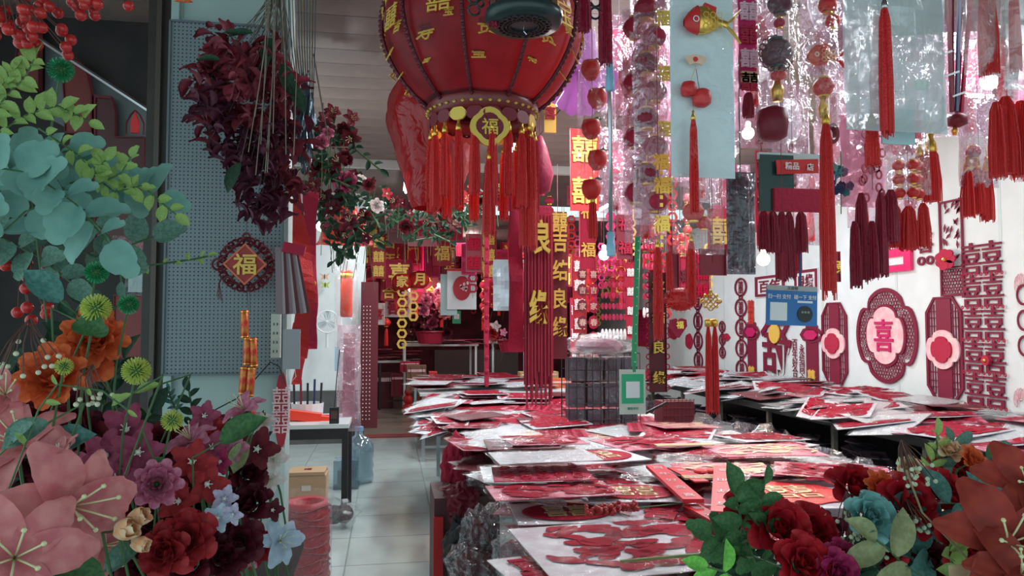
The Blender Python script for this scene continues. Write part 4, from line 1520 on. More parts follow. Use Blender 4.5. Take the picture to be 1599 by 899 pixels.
# power strip, tags, cable
Y = 3.1
s = mpp(430, Y)
t = thing('power_strip', 'upright cream power strip fixed at the partition corner', 'power strip', at(431, 524, Y))
B().box(0, 0, 0, 14 * s, .03, 68 * s).build('body', mat('cream_plastic', (.50, .52, .46), .4), t)
b = B()
for k in range(4):
    for dx in (-2.5, 2.5):
        b.box(dx * s, -.016, (-24 + k * 14) * s, 1.4 * s, .002, 4 * s)
b.build('socket_slots', BLACK, t)
t = thing('cable', 'dark cable looping across the partition under the power strip', 'cable')
B().tube([at(335, 640, Y), at(370, 622, Y), at(400, 590, Y), at(422, 565, Y), at(436, 572, Y), at(446, 600, Y)], .003, 6).build('wire', BLACK, t)
t = thing('cable', 'thin pale cable coil dangling right of the power strip', 'cable')
B().tube([at(448, 570, Y), at(452, 600, Y), at(462, 588, Y), at(458, 560, Y), at(450, 580, Y), at(450, 640, Y)], .002, 6).build('wire', mat('pale_wire', (.5, .55, .55), .5), t)

Y = 2.9
s = mpp(455, Y)
c = at(452, 440, Y)
t = thing('brochure_bundle', 'fanned bundle of grey-pink plastic sleeves hanging beside the fortune knot', 'bundle', c)
GREYS = mat('dusty_sleeve', (.20, .13, .15), .35)
for k in range(9):
    o = B().box(0, 0, -50 * s, 9 * s, .002, 105 * s).build('sleeve', (GREYS, mat('pale_sleeve', (.34, .27, .29), .3), MAROON)[k % 3], t, loc=((-18 + k * 3) * s, .003 * k, 52 * s), rot=(0, -.03 - .022 * k, 0))
B().box(-4 * s, -.003, 52 * s, 34 * s, .02, 16 * s, Matrix.Rotation(.2, 4, 'Y')).build('top_fold', CRIM, t)
B().box(4 * s, .012, -105 * s, 26 * s, .012, 62 * s).build('card_pack', mat('pale_card_pack', (.30, .30, .32), .4), t)

# tall red ribbons
for k, (pts, w, m_, lab) in enumerate((
        ([(452, 290), (470, 380), (478, 460), (464, 560)], 15, SILK, 'long twisted bright red ribbon behind the sleeve bundle'),
        ([(486, 300), (480, 380), (484, 480), (482, 545)], 13, CRIM, 'broad crimson banner with small gold curl left of the white wall'),
        ([(455, 540), (466, 500), (470, 560), (462, 600)], 7, SILK, 'short bright red ribbon curl near the power strip'))):
    Y = 3.6 + .25 * k
    s = mpp(470, Y)
    t = thing('red_ribbon', lab, 'ribbon', at(pts[0][0], pts[0][1], Y))
    vs, fs = [], []
    P = [at(px, py, Y) - t.location for px, py in pts]
    N = 20
    for i in range(N + 1):
        u = i / N * (len(P) - 1)
        a = min(int(u), len(P) - 2)
        q = P[a].lerp(P[a + 1], u - a)
        th = .5 * sin(i * .5)
        vs += [(q.x - w * s * cos(th), w * s * sin(th), q.z), (q.x + w * s * cos(th), -w * s * sin(th), q.z)]
    for i in range(N):
        fs.append((2 * i, 2 * i + 1, 2 * i + 3, 2 * i + 2))
    B().add(vs, fs).build('cloth', m_, t)
    if k == 1:
        B().tube(ring_pts(5 * s, 10, 4 * s, -145 * s, -.03), 1.4 * s, 5, True).build('gold_curl', GOLD, t)

# white poster board on the far wall with butterflies
Y = 9.45
for (px, py, m1, lab) in ((507, 432, mat('peach_wing', (.75, .45, .30), .6), 'peach butterfly sticker on the white wall under the bulb'), (508, 445, mat('lime_wing', (.50, .60, .10), .6), 'lime butterfly sticker just below the peach one')):
    s = mpp(507, Y)
    t = thing('butterfly_sticker', lab, 'sticker', at(px, py, Y))
    for sg in (-1, 1):
        B().slab([(0, -2 * s), (sg * 6 * s, -5 * s), (sg * 4 * s, 0), (sg * 8 * s, 6 * s), (0, 2 * s)][::-sg], -.01, 0).build('wing', m1, t)
    B().box(0, -.012, 0, 1.2 * s, .008, 8 * s).build('body', BLACK, t)
s = mpp(510, 9.3)
t = thing('wall_fan', 'small white round fan on the wall above the desk', 'fan', at(511, 502, 9.2))
B().tube(ring_pts(17 * s, 26), 1.2 * s, 6, True).build('guard_ring', WHITE, t)
b = B()
for k in range(14):
    a = 2 * pi * k / 14
    b.tube([(0, -.02, 0), (17 * s * cos(a), 0, 17 * s * sin(a))], .35 * s, 4)
b.build('guard_wires', WHITE, t)
for k in range(3):
    B().slab(ell(5 * s, 9 * s, 12, 0, 9 * s), -.002, .002).build('blade', mat('fan_blade', (.5, .58, .6), .3), t, loc=(0, .01, 0), rot=(0, k * 2.1, 0))
B().tube([(0, .02, -16 * s), (0, .03, -40 * s)], .02, 8).build('neck', WHITE, t)

# desk, things on it
DZ = .74
d0, d1 = atz(448, 664, DZ), atz(545, 662, DZ)
DYc = d1.y
t = thing('desk', 'small black-legged side desk with white top left of the aisle', 'desk', ((d1.x - .55), DYc + .35, 0))
hw = .55
B().box(0, 0, DZ - .015, 2 * hw, .7, .03).build('tabletop', mat('pale_top', (.62, .68, .68), .35), t)
B().box(0, -.33, DZ - .07, 2 * hw - .04, .03, .08).build('apron', BLACK, t)
for sx in (-1, 1):
    for sy in (-1, 1):
        B().box(sx * (hw - .03), sy * .32, (DZ - .03) / 2, .045, .045, DZ - .03).build('leg', BLACK, t)
yy = DYc + .25
t = thing('stapler_box', 'bright orange-red plastic scoop lying on the desk', 'tool', at(475, 645, yy) + Vector((0, 0, -.02)), (0, radians(8), 0))
B().box(0, 0, 0, .26, .10, .07).build('body', mat('orange_red_plastic', (.85, .05, .02), .35), t)
B().box(.17, 0, -.005, .12, .06, .045).build('nose', _M['orange_red_plastic'], t)
t = thing('desk_cloth', 'crumpled red cloth under the orange scoop on the desk', 'cloth', at(470, 656, yy + .05))
sheet(.45, .14, 12, 5, .03, 3, 9).build('fold', BRED, t, rot=(radians(-60), 0, 0))
t = thing('card_reader', 'small black gadget standing at the desk corner', 'gadget', at(522, 649, DYc + .06))
B().box(0, 0, 0, .07, .05, .13).build('case', BLACK, t)
B().box(0, -.028, .01, .05, .004, .06).build('screen', mat('dim_screen', (.10, .05, .05), .2), t)
B().tube([(0, 0, .06), (.01, 0, .22), (.03, .05, .5)], .004, 5).build('antenna', BLACK, t)
t = thing('charging_cable', 'white charger and cable hanging above the desk', 'cable')
B().tube([at(530, 500, 7.0), at(548, 485, 7.0), at(545, 440, 7.0), at(538, 400, 7.0)], .006, 5).build('wire', WHITE, t)
B().tube([at(545, 598, 7.0), at(535, 620, 7.0), at(548, 640, 7.0), at(540, 656, 7.0)], .006, 5).build('wire', mat('pink_wire', (.7, .35, .4), .5), t)
q = at(528, 505, 7.0)
B().box(q.x, q.y, q.z, .06, .04, .14).build('plug', WHITE, t)
q = at(527, 560, 7.0)
B().box(q.x, q.y, q.z, .05, .03, .22).build('phone_case', mat('sky_plastic', (.35, .6, .75), .3), t)
t = thing('marker_pens', 'dark pens standing in a holder at the back of the desk', 'pen holder', at(480, 640, DYc + .5))
for k in range(5):
    B().tube([(-.1 + .05 * k, 0, -.05), (-.11 + .055 * k, 0, .22 + .03 * (k % 2))], .009, 6).build('pen', (BLACK, DRED, BLACK, mat('navy_pen', (.02, .03, .12), .4), BLACK)[k], t)
B().lathe([(.12, -.07), (.13, .06)], 16, closed=True).build('cup', WHITE, t)

# red shopping bag by the bulb, clear bag with orange roll
t = thing('red_shopping_bag', 'knotted bright red plastic bag hanging beside the lit bulb', 'bag', at(538, 352, 5.2))
s = mpp(538, 5.2)
vs, fs = [], []
n, m_ = 22, 10
for i in range(m_ + 1):
    u = i / m_
    r = (10 + 34 * u ** .8) * s
    for k in range(n):
        a = 2 * pi * k / n
        q = r * (1 + .18 * noise.noise(Vector((cos(a) * 3, sin(a) * 3, u * 3 + 9))))
        vs.append((q * cos(a), q * .6 * sin(a), (36 - 66 * u) * s + 4 * s * noise.noise(Vector((a, u, 2)))))
for i in range(m_):
    for k in range(n):
        k2 = (k + 1) % n
        fs.append((i * n + k, i * n + k2, (i + 1) * n + k2, (i + 1) * n + k))
B().add(vs, fs).build('bag_skin', film('orange_bag_film', tint=(.95, .15, .10), base=.06, edge=.4, rough=.25, scale=10, bump=.9, haze=.6, hazecol=(.92, .09, .06)), t)
B().ball((0, 0, 38 * s), 6 * s, 10, 6).build('knot', BRED, t)
t = thing('roll_bag', 'clear bag holding an orange-red roll with a yellow band', 'bag', at(541, 460, 5.6))
s = mpp(541, 5.6)
B().lathe([(8 * s, -25 * s), (9.5 * s, -22 * s), (9.5 * s, 45 * s), (8 * s, 48 * s)], 18).build('roll', mat('vermilion', (.75, .07, .03), .5), t, True, (0, 0, -10 * s))
B().lathe([(9.9 * s, -3 * s), (9.9 * s, 3 * s)], 18).build('yellow_band', mat('yellow_band', (.85, .55, .08), .5), t, True, (0, 0, 30 * s))
bag(t, 36 * s, 165 * s, FILM2, 0, amp=.02, pillow=.05)
t = thing('pink_sleeve_bag', 'long pinkish plastic sleeve hanging down below the roll bag', 'bag', at(545, 590, 6.2))
s = mpp(545, 6.2)
B().box(0, 0, 0, 18 * s, .02, 140 * s).build('folded_cloth', mat('dusty_rose_cloth', (.35, .12, .17), .7), t)
bag(t, 36 * s, 165 * s, FILMP, 0, amp=.03, pillow=.06)
t = banner_thing('dark red curtain edge with white bead strings at the doorway', 564, 589, 440, 668, 9.3, '', MAROON, name='door_curtain', border=False)
s = mpp(577, 9.3)
b = B()
for k in range(3):
    for j in range(30):
        b.ball(((-9 + k * 5) * s, -.03, (75 - j * 6) * s), 1.1 * s, 5, 4)
b.build('bead_strings', mat('bead_white', (.6, .5, .5), .3), t)
t = thing('water_jug', 'big clear blue-grey water bottle standing by the aisle beside the desk', 'bottle', at(560, 742, 7.2).to_3d())
t.location.z = 0.01
WB = film('water_jug_plastic', tint=(.70, .82, .88), base=.08, edge=.5, rough=.06, scale=5, bump=.2, haze=.35, hazecol=(.25, .36, .42))
B().lathe([(.02, 0), (.135, .01), (.14, .06), (.13, .10), (.14, .15), (.13, .2), (.14, .25), (.135, .33), (.10, .40), (.04, .43), (.035, .48)], 24, closed=True).build('jug', WB, t, True)
B().lathe([(.042, .47), (.042, .51), (.03, .515)], 14).build('cap', mat('jug_blue', (.15, .3, .5), .4), t)
q = atz(548, 766, 0.0)
t = thing('clutter_box', 'small clear box of odds and ends beside the water bottle', 'box', (q.x - .05, q.y + .15, 0))
B().box(0, 0, .13, .22, .2, .26).build('box', WB, t)
B().box(0, 0, .09, .15, .13, .15).build('contents', mat('grey_contents', (.25, .22, .22), .6), t)
B().box(.03, -.08, .17, .06, .02, .05).build('red_tag', BRED, t)

# stool and the cling-wrapped red roll
t = thing('plastic_stool', 'tan plastic step stool with a hollow front under the desk', 'stool', (0, 0, 0))
q = at(481, 733, 5.2)
t.location = (q.x, 5.2, 0)
top = q.z
TAN = mat('tan_plastic', (.52, .34, .20), .5)
s = mpp(481, 5.2)
hw = 29 * s
o = [(-hw, 0), (-hw * .98, top - .03), (-hw * .9, top), (hw * .9, top), (hw * .98, top - .03), (hw, 0)]
arch = [(hw * .5, 0), (hw * .5, top * .55), (hw * .3, top * .66), (-hw * .3, top * .66), (-hw * .5, top * .55), (-hw * .5, 0)]
vs, fs = [], []
B().slab((o + arch)[::-1], -.10, -.085).build('front_panel', TAN, t)
B().slab((o + arch)[::-1], .10, .115).build('back_panel', TAN, t)
for sg in (-1, 1):
    B().box(sg * hw * .95, .0, top * .48, .012, .19, top * .94).build('side_panel', TAN, t)
b = B()
b.box(0, 0, top - .008, hw * 1.86, .21, .02)
b.build('seat', TAN, t)
B().box(hw * .0, -.103, top * .80, .06, .003, .035).build('sticker', mat('sticker_cream', (.7, .68, .55), .5), t)
word(B(), '福', 0, 0, .05, 0, .004, .0).build('red_print', DRED, t, loc=(0, 0, top + .003), rot=(radians(-90), 0, 0))

q = atz(490, 905, 0.02)
t = thing('wrapped_roll', 'fat red cloth roll in shiny cling film standing on the aisle floor', 'roll', (at(478, 800, 4.45).x, 4.45, 0))
s = mpp(478, 4.45)
top = at(478, 775, 4.45).z
rr = 36 * s
B().lathe([(rr * .96, 0), (rr, .03), (rr * .97, top * .3), (rr, top * .6), (rr * .93, top - .05), (rr * .85, top - .02), (rr * .6, top - .03), (rr * .55, top - .10)], 28).build('cloth_roll', mat('roll_red', (.36, .010, .025), .5, bump=.5, bscale=20), t, True)
b = B()
for k in range(9):
    z = top * (.1 + .1 * k)
    b.tube([(rr * 1.0 * cos(a) * (1 + .02 * sin(5 * a + k)), rr * sin(a), z + .012 * sin(3 * a + k * 2)) for a in [2 * pi * i / 24 for i in range(24)]], .006, 5, True)
b.build('cloth_folds', mat('fold_dark_red', (.24, .008, .02), .6), t)
vs, fs = [], []
n, m_ = 36, 14
for i in range(m_ + 1):
    u = i / m_
    for k in range(n):
        a = 2 * pi * k / n
        q = rr * (1.09 + .07 * noise.noise(Vector((cos(a) * 4, sin(a) * 4, u * 9)))) * (1.0 if u < .93 else 1.06)
        vs.append((q * cos(a), q * sin(a), top * 1.04 * u + .02 * noise.noise(Vector((a * 2, u, 1)))))
for i in range(m_):
    for k in range(n):
        k2 = (k + 1) % n
        fs.append((i * n + k, i * n + k2, (i + 1) * n + k2, (i + 1) * n + k))
B().add(vs, fs).build('cling_film', FILM2, t)
t = thing('floor_bag', 'crumpled clear bag of dark scraps on the floor beside the stool', 'bag', (at(522, 755, 5.6).x, 5.6, .12))
bme = B()
for i in range(3):
    bme.ball((.07 * i - .07, .02 * i, -.02), .07, 10, 6)
bme.build('dark_contents', mat('scrap_dark', (.06, .04, .05), .6), t)


def crumple(r, sx, sy, sz, seed, m, parent, name='crumpled_film', n=3, amp=.35):
    bm = bmesh.new()
    bmesh.ops.create_icosphere(bm, subdivisions=n, radius=r)
    for v in bm.verts:
        q = v.co * (3.2 / r) + Vector((seed * 3.1, seed, 0))
        v.co *= 1 + amp * noise.noise(q) + amp * .5 * noise.noise(q * 2.3)
        v.co.x *= sx
        v.co.y *= sy
        v.co.z *= sz
    me = bpy.data.meshes.new(name)
    bm.to_mesh(me)
    bm.free()
    me.materials.append(m)
    return place(name, me, parent)


crumple(.15, 1.2, .9, .7, 3, FILM2, t)
# red clothes hung in the distance beside the doorway

# ================================================================ TABLES AND PACKETS
TZ = .74
MTOP = mat('table_laminate', (.50, .50, .50), .5)


def table(name, label, x0, x1, y0, y1, z, legm=STEEL, cat='table', group=None):
    t = thing(name, label, cat, ((x0 + x1) / 2, (y0 + y1) / 2, 0), group=group)
    hx, hy = (x1 - x0) / 2, (y1 - y0) / 2
    B().box(0, 0, z - .015, 2 * hx, 2 * hy, .03).build('tabletop', MTOP, t)
    for sx in (-1, 1):
        for sy in (-1, 1):
            B().box(sx * (hx - .04), sy * (hy - .04), (z - .03) / 2, .035, .035, z - .03).build('leg', legm, t)
    B().box(0, -hy + .03, .16, 2 * hx - .08, .025, .025).build('rail', legm, t)
    return t


table('stock_table', 'large stock table in front, buried under flat clear packets', .50, 2.42, 1.75, 4.85, TZ)
table('stock_table', 'second stock table behind the front one, carrying tall packet piles', .46, 2.2, 5.0, 7.4, TZ)
table('stock_table', 'third stock table before the back room display', .35, 2.3, 8.1, 10.6, TZ)
table('display_table', 'white steel-framed display table in the back room left of the potted blossoms', at(628, 535, 12.5).x, at(745, 535, 12.5).x, 12.3, 13.2, at(690, 537, 12.5).z, WHITE)
table('display_table', 'red topped steel display table in the back room carrying the blossoms', at(765, 535, 12.0).x, at(835, 535, 12.0).x, 11.9, 12.8, at(800, 533, 12.0).z, STEEL)
table('display_table', 'low dark bench under the paper stacks at the doorway side', at(590, 560, 13).x, at(640, 560, 13).x, 13, 14, .85, DARK)
# long wall shelf
SZ = .78
t = thing('long_shelf', 'long dark-framed shelf running along the white wall under heaps of sleeves', 'shelf', (4.0, 6.6, 0))
B().box(0, 0, SZ - .015, 1.36, 6.9, .03).build('board', mat('shelf_grey', (.20, .20, .20), .5), t)
B().box(-.68, 0, SZ - .03, .02, 6.9, .05).build('front_edge', mat('shelf_edge', (.025, .028, .028), .4), t)
B().box(0, 0, .25, 1.3, 6.9, .025).build('lower_board', DARK, t)
for k in range(8):
    B().box(-.66, -3.4 + k * .97, SZ / 2 - .02, .035, .035, SZ - .04).build('post', mat('post_dark', (.10, .09, .07), .5), t)
B().box(.6, 0, .4, .02, 6.9, .75).build('back_board', BLACK, t)

PBACK = mat('sleeve_backing', (.66, .67, .70), .45, col2=(.52, .44, .50), nscale=9)
PPINK = mat('printed_pink', (.60, .20, .27), .5, col2=(.34, .02, .06), nscale=10)
CUTRED = mat('paper_cut_red', (.33, .004, .025), .7, spec=.12)
CUTROSE = mat('paper_cut_rose', (.38, .014, .055), .6, spec=.2)


def swirls(w, h, n, seed, L=(.10, .30), T=.012):
    rnd = random.Random(seed)
    b = B()
    for k in range(n):
        x, y = rnd.uniform(-.42, .42) * w, rnd.uniform(-.42, .42) * h
        a = rnd.choice([.3, .5, 2.6, -.2, .15]) + rnd.uniform(-.3, .3)
        l = rnd.uniform(*L) * min(w, h)
        cv = rnd.uniform(-1.6, 1.6)
        N = 7
        vs = []
        px, py = x, y
        for i in range(N):
            u = i / (N - 1)
            th = a + cv * (u - .5)
            tw = T * rnd.uniform(.8, 1.2) * sin(pi * (.1 + .85 * u)) ** .7
            vs.append((px - tw * sin(th), py + tw * cos(th), 0))
            vs.append((px + tw * sin(th), py - tw * cos(th), 0))
            px += l / N * cos(th)
            py += l / N * sin(th)
        vs = [(max(-w * .46, min(w * .46, vx)), max(-h * .46, min(h * .46, vy)), vz + .0004 * k % .002) for vx, vy, vz in vs]
        b.add(vs, [(2 * i, 2 * i + 1, 2 * i + 3, 2 * i + 2) for i in range(N - 1)])
    return b


FLAT = Matrix.Rotation(-pi / 2, 4, 'X')       # XZ upright -> lying, top away from the viewer


def flat(b):
    r = B()
    r.v = [tuple(Matrix.Rotation(-pi / 2, 3, 'X') @ Vector(v)) for v in b.v]
    r.f = b.f
    return r


def film_sheet(w, h, seed, amp=.007, mm=None, n=14, up=.006):
    vs, fs = [], []
    nx, ny = n, max(4, int(n * h / w))
    for j in range(ny + 1):
        for i in range(nx + 1):
            x, y = (i / nx - .5) * w, (j / ny - .5) * h
            q = Vector((x * 14 + seed * 5, y * 14, seed))
            d = up + amp * (noise.noise(q) + .7 * noise.noise(q * 2.4))
            e = min(i, nx - i, j, ny - j)
            if e == 0:
                d = -.001 + abs(noise.noise(q * 1.5)) * amp
            vs.append((x, y, max(d, -.002)))
    for j in range(ny):
        for i in range(nx):
            a = j * (nx + 1) + i
            fs.append((a, a + 1, a + nx + 2, a + nx + 1))
    return B().add(vs, fs)


def backing(w, h, curl=0.0, seed=0, th=.003):
    b = B()
    vs, fs = [], []
    nx, ny = 6, 6
    for lay in (0, -th):
        for j in range(ny + 1):
            for i in range(nx + 1):
                x, y = (i / nx - .5) * w, (j / ny - .5) * h
                vs.append((x, y, lay + curl * noise.noise(Vector((x * 4, y * 4, seed)))))
    N = (nx + 1) * (ny + 1)
    for j in range(ny):
        for i in range(nx):
            a = j * (nx + 1) + i
            fs.append((a, a + 1, a + nx + 2, a + nx + 1))
            fs.append((N + a, N + a + nx + 1, N + a + nx + 2, N + a + 1))
    for i in range(nx):
        a = i
        fs.append((a, N + a, N + a + 1, a + 1))
        a = ny * (nx + 1) + i
        fs.append((a, a + 1, N + a + 1, N + a))
    for j in range(ny):
        a = j * (nx + 1)
        fs.append((a, a + nx + 1, N + a + nx + 1, N + a))
        a += nx
        fs.append((a, N + a, N + a + nx + 1, a + nx + 1))
    return b.add(vs, fs)


def packet(kind, w, h, label, group, seed=0):
    t = thing('clear_packet', label, 'packet', (0, 0, -50), group=group)
    bm_ = {'cut': PBACK, 'oval': PBACK, 'square': CUTROSE, 'rose': PPINK, 'clear': mat('clear_stack', (.58, .60, .63), .3), 'char': PBACK, 'dark': MAROON, 'heart': PBACK, 'gold': PPINK}[kind]
    backing(w * .95, h * .95, .003, seed).build('backing_card', bm_, t)
    z = .0035
    if kind == 'cut':
        o = swirls(w * .95, h * .95, 120, seed, (.14, .40), .013 + .012 * w).build('paper_cut', CUTRED, t, loc=(0, 0, z))
    elif kind == 'rose':
        swirls(w, h, 70, seed, (.12, .4), .016).build('paper_cut', CUTRED, t, loc=(0, 0, z))
    elif kind == 'oval':
        flat(B().slab(ell(w * .40, h * .40, 40), -.003, 0)).build('oval_card', CUTRED, t, loc=(0, 0, z))
        flat(word(B(), '囍', 0, 0, h * .50, -.005, .002, -.01, w / h * .85)).build('gold_character', mat('dull_gold', (.62, .48, .26), .35, metal=.4), t, loc=(0, 0, z))
    elif kind == 'square':
        b = B()
        for i in range(5):
            for j in range(5):
                b.ring(ell(w * .06, w * .06, 6, (i - 2) * w * .17, (j - 2) * h * .17), ell(w * .035, w * .035, 6, (i - 2) * w * .17, (j - 2) * h * .17), -.002, 0)
        flat(b).build('fretwork', CUTRED, t, loc=(0, 0, z))
    elif kind == 'char':
        flat(word(B(), '囍', 0, 0, h * .78, -.003, .002, .02, w / h * .9)).build('paper_cut', CUTRED, t, loc=(0, 0, z))
    elif kind == 'heart':
        flat(B().slab(ell(w * .36, h * .36, 40, lobes=8, amp=.12), -.003, 0)).build('scalloped_disc', BRED, t, loc=(0, 0, z))
        flat(word(B(), '囍', 0, 0, h * .42, -.006, .002, -.005, w / h * .9)).build('gold_character', mat('pale_gold', (.72, .50, .30), .4, metal=.3), t, loc=(0, 0, z))
    elif kind == 'gold':
        swirls(w, h, 34, seed, (.2, .45), .010).build('gold_print', mat('soft_gold', (.82, .55, .34), .35, metal=.3), t, loc=(0, 0, z))
    film_sheet(w * 1.03, h * 1.03, seed, .013).build('clear_sleeve', SLEEVE if kind != 'clear' else FILM2, t)
    return t


KINDS = [('cut', .46, .40), ('char', .36, .36), ('oval', .42, .36), ('square', .34, .34), ('rose', .44, .36), ('clear', .42, .32), ('dark', .40, .34), ('gold', .44, .34), ('cut', .52, .34), ('rose', .38, .38), ('clear', .36, .40)]
PROTO = {}
for i, (k, w, h) in enumerate(KINDS):
    PROTO[i] = packet(k, w, h, 'x', None, i + 1)
PN = {'cut': 'white packet of red swirls', 'char': 'white happiness-character packet', 'oval': 'red oval gold-character packet',
      'square': 'square deep rose fretwork card packet', 'rose': 'pink and crimson printed packet', 'clear': 'plain glossy silvery sleeve', 'dark': 'maroon card packet', 'gold': 'pink packet with soft gold print'}


def drop(i, x, y, z, rz=0.0, tx=0.0, ty=0.0, label=None, group=None, sc=1.0):
    k = KINDS[i][0]
    return dup(PROTO[i], label or PN[k], (x, y, z), (tx, ty, rz), group, sc)


# -- low heap covering table one, then the recognisable ones on top
hm = {}


def stackz(x, y, th=.0045, cell=.16):
    """height of what already lies around the spot"""
    k = [(int((x + a) / cell), int((y + b_) / cell)) for a in (-.12, 0, .12) for b_ in (-.12, 0, .12)]
    z = max(hm.get(q, 0) for q in k)
    for q in k:
        hm[q] = z + th
    return z


rnd = random.Random(5)
G1 = 'packets in the heap on the front stock table'
n = 0
for y in [2.05 + .30 * i for i in range(10)]:
    for x in [.70 + .36 * j for j in range(5)]:
        xx, yy = x + rnd.uniform(-.08, .08), y + rnd.uniform(-.08, .08)
        yy = min(max(yy, 1.95), 4.68)
        i = rnd.choice([5, 0, 8, 6, 4, 10, 1, 9, 7] if xx < 1.5 else [5, 7, 4, 0, 9, 10, 1])
        z = stackz(xx, yy)
        kk = KINDS[i][0]
        drop(i, xx, yy, TZ + .004 + z, rnd.uniform(-.5, .5), rnd.uniform(-.02, .03), rnd.uniform(-.03, .03), PN[kk] + ' on the front table, ' + ('aisle side' if xx < 1.05 else 'middle' if xx < 1.7 else 'gap side') + (' near' if yy < 2.9 else ' halfway back' if yy < 3.9 else ' far end'), G1 + ' (' + kk + ')')
        n += 1
for k in range(48):
    xx, yy = rnd.uniform(.60, 2.3), rnd.uniform(3.3, 4.7)
    if rnd.random() < .4:
        xx = rnd.uniform(.55, .9)
    i = rnd.choice([5, 0, 8, 6, 4, 10, 3, 7, 1])
    kk = KINDS[i][0]
    drop(i, xx, yy, TZ + .004 + stackz(xx, yy, .009), rnd.uniform(-.6, .6), rnd.uniform(-.04, .05), rnd.uniform(-.05, .05), PN[kk] + ' on the front table, ' + ('aisle side' if xx < 1.05 else 'middle' if xx < 1.7 else 'gap side') + (' near' if yy < 2.9 else ' halfway back' if yy < 3.9 else ' far end'), G1 + ' (' + kk + ')')


def topz(px, py, extra=.0):
    q = atz(px, py, TZ + .04)
    z = max([hm.get((int((q.x + a) / .16), int((q.y + b_) / .16)), 0) for a in (-.12, 0, .12) for b_ in (-.12, 0, .12)]) + TZ + .012 + extra
    return atz(px, py, z)


def special(kind, w, h, px, py, rz, label, seed, extra=0.0, tx=0.0, ty=0.0, name='clear_packet'):
    t = packet(kind, w, h, label, None, seed)
    t.location = topz(px, py, extra)
    t.rotation_euler = (tx, ty, rz)
    t.name = name
    return t


special('cut', 1.0, .52, 1050, 845, .10, 'large white sleeve of swirling red paper-cuts, green stem lying across it', 21, .045, .03)
special('char', .40, .30, 880, 885, .2, 'white sleeve corner poking out below the large swirling paper-cut sleeve', 22, .02)
special('oval', .42, .30, 885, 800, -.05, 'sleeve with gold-lettered red disc beside the berry sprig', 23, .03)
special('oval', .40, .30, 990, 769, -.15, 'sleeve with gold-lettered red oval behind the berry sprig', 24, .035)
special('square', .42, .30, 845, 738, -.10, 'square deep rose fretwork packet lying highest near the table edge', 25, .06)
special('rose', .50, .26, 862, 765, .03, 'wide pinkish packet directly under the square rose one', 26, .04)
special('clear', .46, .28, 850, 712, .05, 'silvery clear sleeve behind the square rose packet', 27, .05)
special('oval', .40, .34, 935, 712, .2, 'sleeve with faint gold oval print next to the curled clear bag', 28, .05)
special('heart', .52, .50, 1235, 770, -.1, 'white sleeve with bright red scalloped disc and gold character behind the roses', 29, .05)
special('gold', .56, .36, 1190, 702, -.1, 'wide sleeve with fanned gold print at the far right of the front table', 30, .04)
special('rose', .50, .34, 1300, 735, -.5, 'pink printed sleeve at the right edge of the front table', 31, .035)
special('gold', .46, .30, 1130, 732, -.2, 'sleeve with gold and white foil print before the cardboard strip', 32, .02)
special('char', .36, .34, 1065, 800, -.5, 'white sleeve with red label before the upright red banner strip', 33, .055)
special('dark', .60, .34, 870, 655, .0, 'long flat crimson packet on the far edge of the front heap', 34, .03)
special('rose', .52, .40, 1010, 690, .25, 'crimson and grey packet under the curled clear bag', 35, .035)


def strip_card(px0, py0, px1, py1, w, text, label, m=None, dz=.05, name='banner_strip', box=0.0):
    a, b_ = topz(px0, py0, dz), topz(px1, py1, dz)
    z = max(a.z, b_.z)
    a, b_ = atz(px0, py0, z), atz(px1, py1, z)
    d = b_ - a
    L = d.length
    t = thing(name, label, 'strip', (a + b_) / 2, (0, 0, math.atan2(d.y, d.x)))
    B().box(0, 0, 0, L, w, .006 + box).build('card', m or mat('strip_red', (.62, .02, .04), .4), t)
    n = max(1, len(text))
    for k, ch in enumerate(text):
        r = flat(word(B(), ch, 0, 0, w * .62, 0, .0015, .0))
        r.v = [(-y_, x_, z_) for x_, y_, z_ in r.v]
        r.build('character', mat('foil_pink', (.85, .62, .62), .3, metal=.2), t, loc=(L * ((k + .5) / n - .5), 0, .004 + box / 2))
    return t


strip_card(1022, 728, 1083, 782, .075, '百年好合喜', 'long bright red lettered box slanting beside the oval sleeve', dz=.05, box=.008)
strip_card(1052, 730, 1096, 752, .06, '喜结', 'short red lettered strip behind the slanting box', dz=.05)
strip_card(1131, 800, 1131, 728, .085, '吉祥如意', 'upright red banner strip with pale characters left of the scalloped disc', dz=.07)
strip_card(1078, 788, 1122, 812, .06, '喜福', 'red label with white characters on the white sleeve corner', dz=.085)
q = topz(1068, 694, .05)
t = thing('cardboard_strip', 'plain tan cardboard strip lying across the back of the heap', 'cardboard', q, (0, 0, -.05))
B().box(0, 0, 0, .30, .06, .005).build('card', mat('kraft', (.50, .34, .20), .7), t)
q = topz(1093, 745, .05)
t = thing('cardboard_strip', 'short tan cardboard piece beside the red banner strips', 'cardboard', q, (0, 0, -.15))
B().box(0, 0, 0, .14, .06, .008).build('card', _M['kraft'], t)
t = thing('red_bow', 'small red bow shape on the heap left of the scalloped disc', 'bow', topz(1110, 735, .06))
B().ball((0, 0, 0), .03, 10, 6, .4).build('bow_knot', BRED, t)
for sg in (-1, 1):
    B().ball((sg * .045, 0, 0), .032, 10, 6, .35).build('bow_loop', BRED, t)
